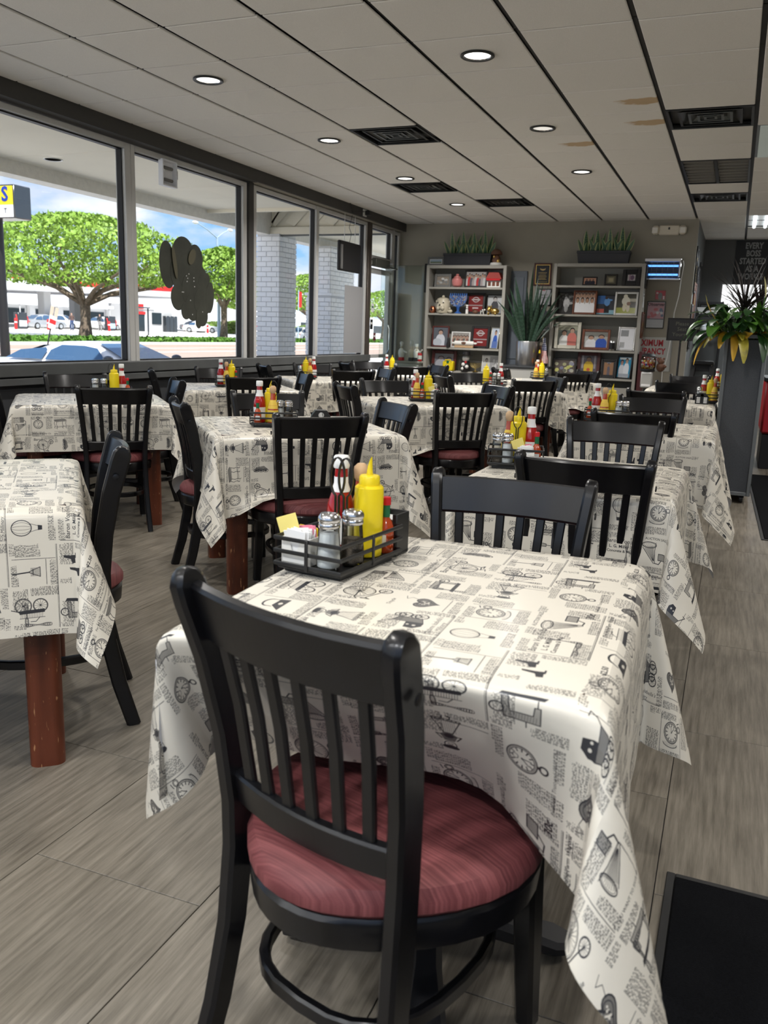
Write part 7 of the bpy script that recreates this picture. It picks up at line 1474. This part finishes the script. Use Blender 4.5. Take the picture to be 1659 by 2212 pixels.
t = thing('kiosk', 'grey and red station kiosk with dark freezers in front', 'kiosk', (-62, 79, .42)); obj('wall', MB().box((-1.5, 3.4, 1.5), (3, 7.6, 3.1), .03), MT['greyc'], t); obj('fascia', MB().box((.06, 1.8, 2.75), (.1, 3.8, .4)), MT['can_w'], t); obj('red_sign', MB().box((.14, .9, 2.8), (.06, 1.6, .55)), MT['can_r'], t); obj('door', MB().box((.03, 1.0, 1.1), (.08, 1.9, 2.1)), MT['storeg'], t); obj('red_header', MB().box((.10, 1.0, 2.1), (.06, 2.1, .3)), MT['can_r'], t); obj('window', MB().box((.04, 4.2, 1.55), (.08, 1.7, 1.3)), MT['storeg'], t)
for i in range(3): obj('freezer', MB().box((.25, 5.7+.75*i, .95), (.5, .68, 1.9), .03), MT['cardark'], t)
t = thing('bus_shelter', 'dark framed glass bus shelter on the far verge', 'shelter', (-50.5, 64.4, .3)); obj('roof', MB().box((0, .4, 2.45), (1.4, 2.4, .12), .04), MT['cardark'], t); obj('back_glass', MB().box((-.6, .4, 1.3), (.03, 2.1, 2.1)), MT['galv'], t)
for y in (-.6, 1.4): obj('post', MB().box((.55, y, 1.2), (.1, .1, 2.4)), MT['cardark'], t); obj('post', MB().box((-.6, y, 1.2), (.1, .1, 2.4)), MT['cardark'], t)
obj('ad_panel', MB().box((.1, -.65, 1.25), (1.0, .06, 1.9), .02), MT['storeg'], t)
for i, (x, y, w_, lb) in enumerate(((-77, 93, 2.6, 'yellow-green hedge right of the big oak trunk'), (-74, 114, 3.6, 'hedge beyond the tail-on white saloon'), (-60, 96.5, 2.0, 'low bush beside the first brick column'), (-70, 138, 4.5, 'bushes beyond the white SUV'))):
    p = thing('bush', lb, 'bush', (x, y, .5), 0); P = rg.randn(1500, 3); P /= np.linalg.norm(P, axis=1)[:, None]; P *= np.array([w_*.8, w_, 1.5]); P[:, 2] = np.abs(P[:, 2]); scatter('foliage', P, .22, 'bush', p)
t = thing('office_building', 'white two-storey building with ribbon windows beyond the columns', 'building', (-82, 140, .6)); obj('wall', MB().box((-6, 30, 3.6), (12, 76, 7.2)), MT['storew'], t)
for i in range(9): obj('window', MB().box((.06, -3+7.6*i, 4.4), (.1, 5.2, 1.3)), MT['galv'], t); obj('ground_window', MB().box((.06, -3+7.6*i, 1.3), (.1, 5.2, 1.7)), MT['storeg'], t)
t = thing('banner', 'red vertical banner on a pole beyond the first brick column', 'banner', (-43, 81.9, .1)); obj('pole', MB().tube([(0, 0, 0), (0, 0, 5.2)], .05, 8), MT['galv'], t); obj('cloth', MB().box((0, .38, 4.25), (.03, .66, 1.6), .005), MT['can_r'], t)
t = thing('utility_pole', 'thin dark lamp pole behind the station at far left', 'pole', (-62, 61.0, .5)); obj('pole', MB().tube([(0, 0, 0), (0, 0, 7.4)], .07, 8), MT['board'], t); obj('arm', MB().tube([(0, -.5, 7.35), (0, .5, 7.35)], .05, 8), MT['board'], t)

# ---------------------------------------------------------------- two people at the pumps
def person(lb, x, y, z, rz, top, bottom, hair):
    me = bpy.data.meshes.new('body'); J = {'pel': (0, 0, .92), 'chest': (0, .02, 1.32), 'neck': (0, .02, 1.47), 'head': (0, .03, 1.60), 'crown': (0, .03, 1.71)}
    for s, n in ((-1, 'r'), (1, 'l')): J.update({'hip'+n: (s*.10, 0, .88), 'knee'+n: (s*.11, .03, .48), 'ank'+n: (s*.11, -.01, .07), 'toe'+n: (s*.12, .15, .04), 'sh'+n: (s*.19, .02, 1.40), 'el'+n: (s*.25, .02, 1.13), 'wr'+n: (s*.24, .15, .93), 'hand'+n: (s*.23, .20, .88)})
    nm = list(J); E = [('pel', 'chest'), ('chest', 'neck'), ('neck', 'head'), ('head', 'crown')]
    for n in 'rl': E += [('pel', 'hip'+n), ('hip'+n, 'knee'+n), ('knee'+n, 'ank'+n), ('ank'+n, 'toe'+n), ('chest', 'sh'+n), ('sh'+n, 'el'+n), ('el'+n, 'wr'+n), ('wr'+n, 'hand'+n)]
    me.from_pydata([J[k] for k in nm], [(nm.index(a), nm.index(b)) for a, b in E], []); o = bpy.data.objects.new('person', me); COL.objects.link(o); R_ = {'pel': (.15, .11), 'chest': (.165, .11), 'neck': (.055, .055), 'head': (.082, .095), 'crown': (.07, .08), 'hip': (.10, .10), 'knee': (.062, .062), 'ank': (.045, .045), 'toe': (.04, .03), 'sh': (.065, .065), 'el': (.048, .048), 'wr': (.034, .034), 'hand': (.04, .028)}
    o.modifiers.new('skin', 'SKIN'); o.modifiers.new('sub', 'SUBSURF').levels = 2; sv = me.skin_vertices[0].data
    for i, k in enumerate(nm): sv[i].radius = R_.get(k) or R_[k[:-1]]; sv[i].use_root = (k == 'pel')
    m = mat('person_clothes', (.3, .2, .15), .8); nt = m.node_tree; p = nt.nodes['Principled BSDF']; tcd = N(nt, 'ShaderNodeTexCoord'); s_ = N(nt, 'ShaderNodeSeparateXYZ'); nt.links.new(tcd.outputs['Object'], s_.inputs[0])
    r = N(nt, 'ShaderNodeValToRGB'); r.color_ramp.interpolation = 'CONSTANT'; d = N(nt, 'ShaderNodeMath', operation='DIVIDE'); d.inputs[1].default_value = 1.8; nt.links.new(s_.outputs[2], d.inputs[0]); nt.links.new(d.outputs[0], r.inputs[0]); e_ = r.color_ramp.elements
    e_[0].position = 0; e_[0].color = (.05, .04, .04, 1); e_[1].position = .05; e_[1].color = bottom+(1,)
    for ps, c in ((.54, top), (.81, (.42, .26, .19)), (.925, hair)): q = e_.new(ps); q.color = c+(1,)
    nt.links.new(r.outputs[0], p.inputs['Base Color']); me.materials.append(m); o.location = (x, y, z); o.rotation_euler = (0, 0, rz); return tag(o, lb, 'person')
person('person in dark top and blue trousers standing by the white hatchback', -60, 67.2, .45, 1.2, (.10, .06, .05), (.04, .07, .16), (.03, .02, .02)); person('person in black top and grey trousers standing at the fuel pump', -60, 71.2, .45, .4, (.03, .03, .035), (.28, .27, .26), (.10, .06, .04))
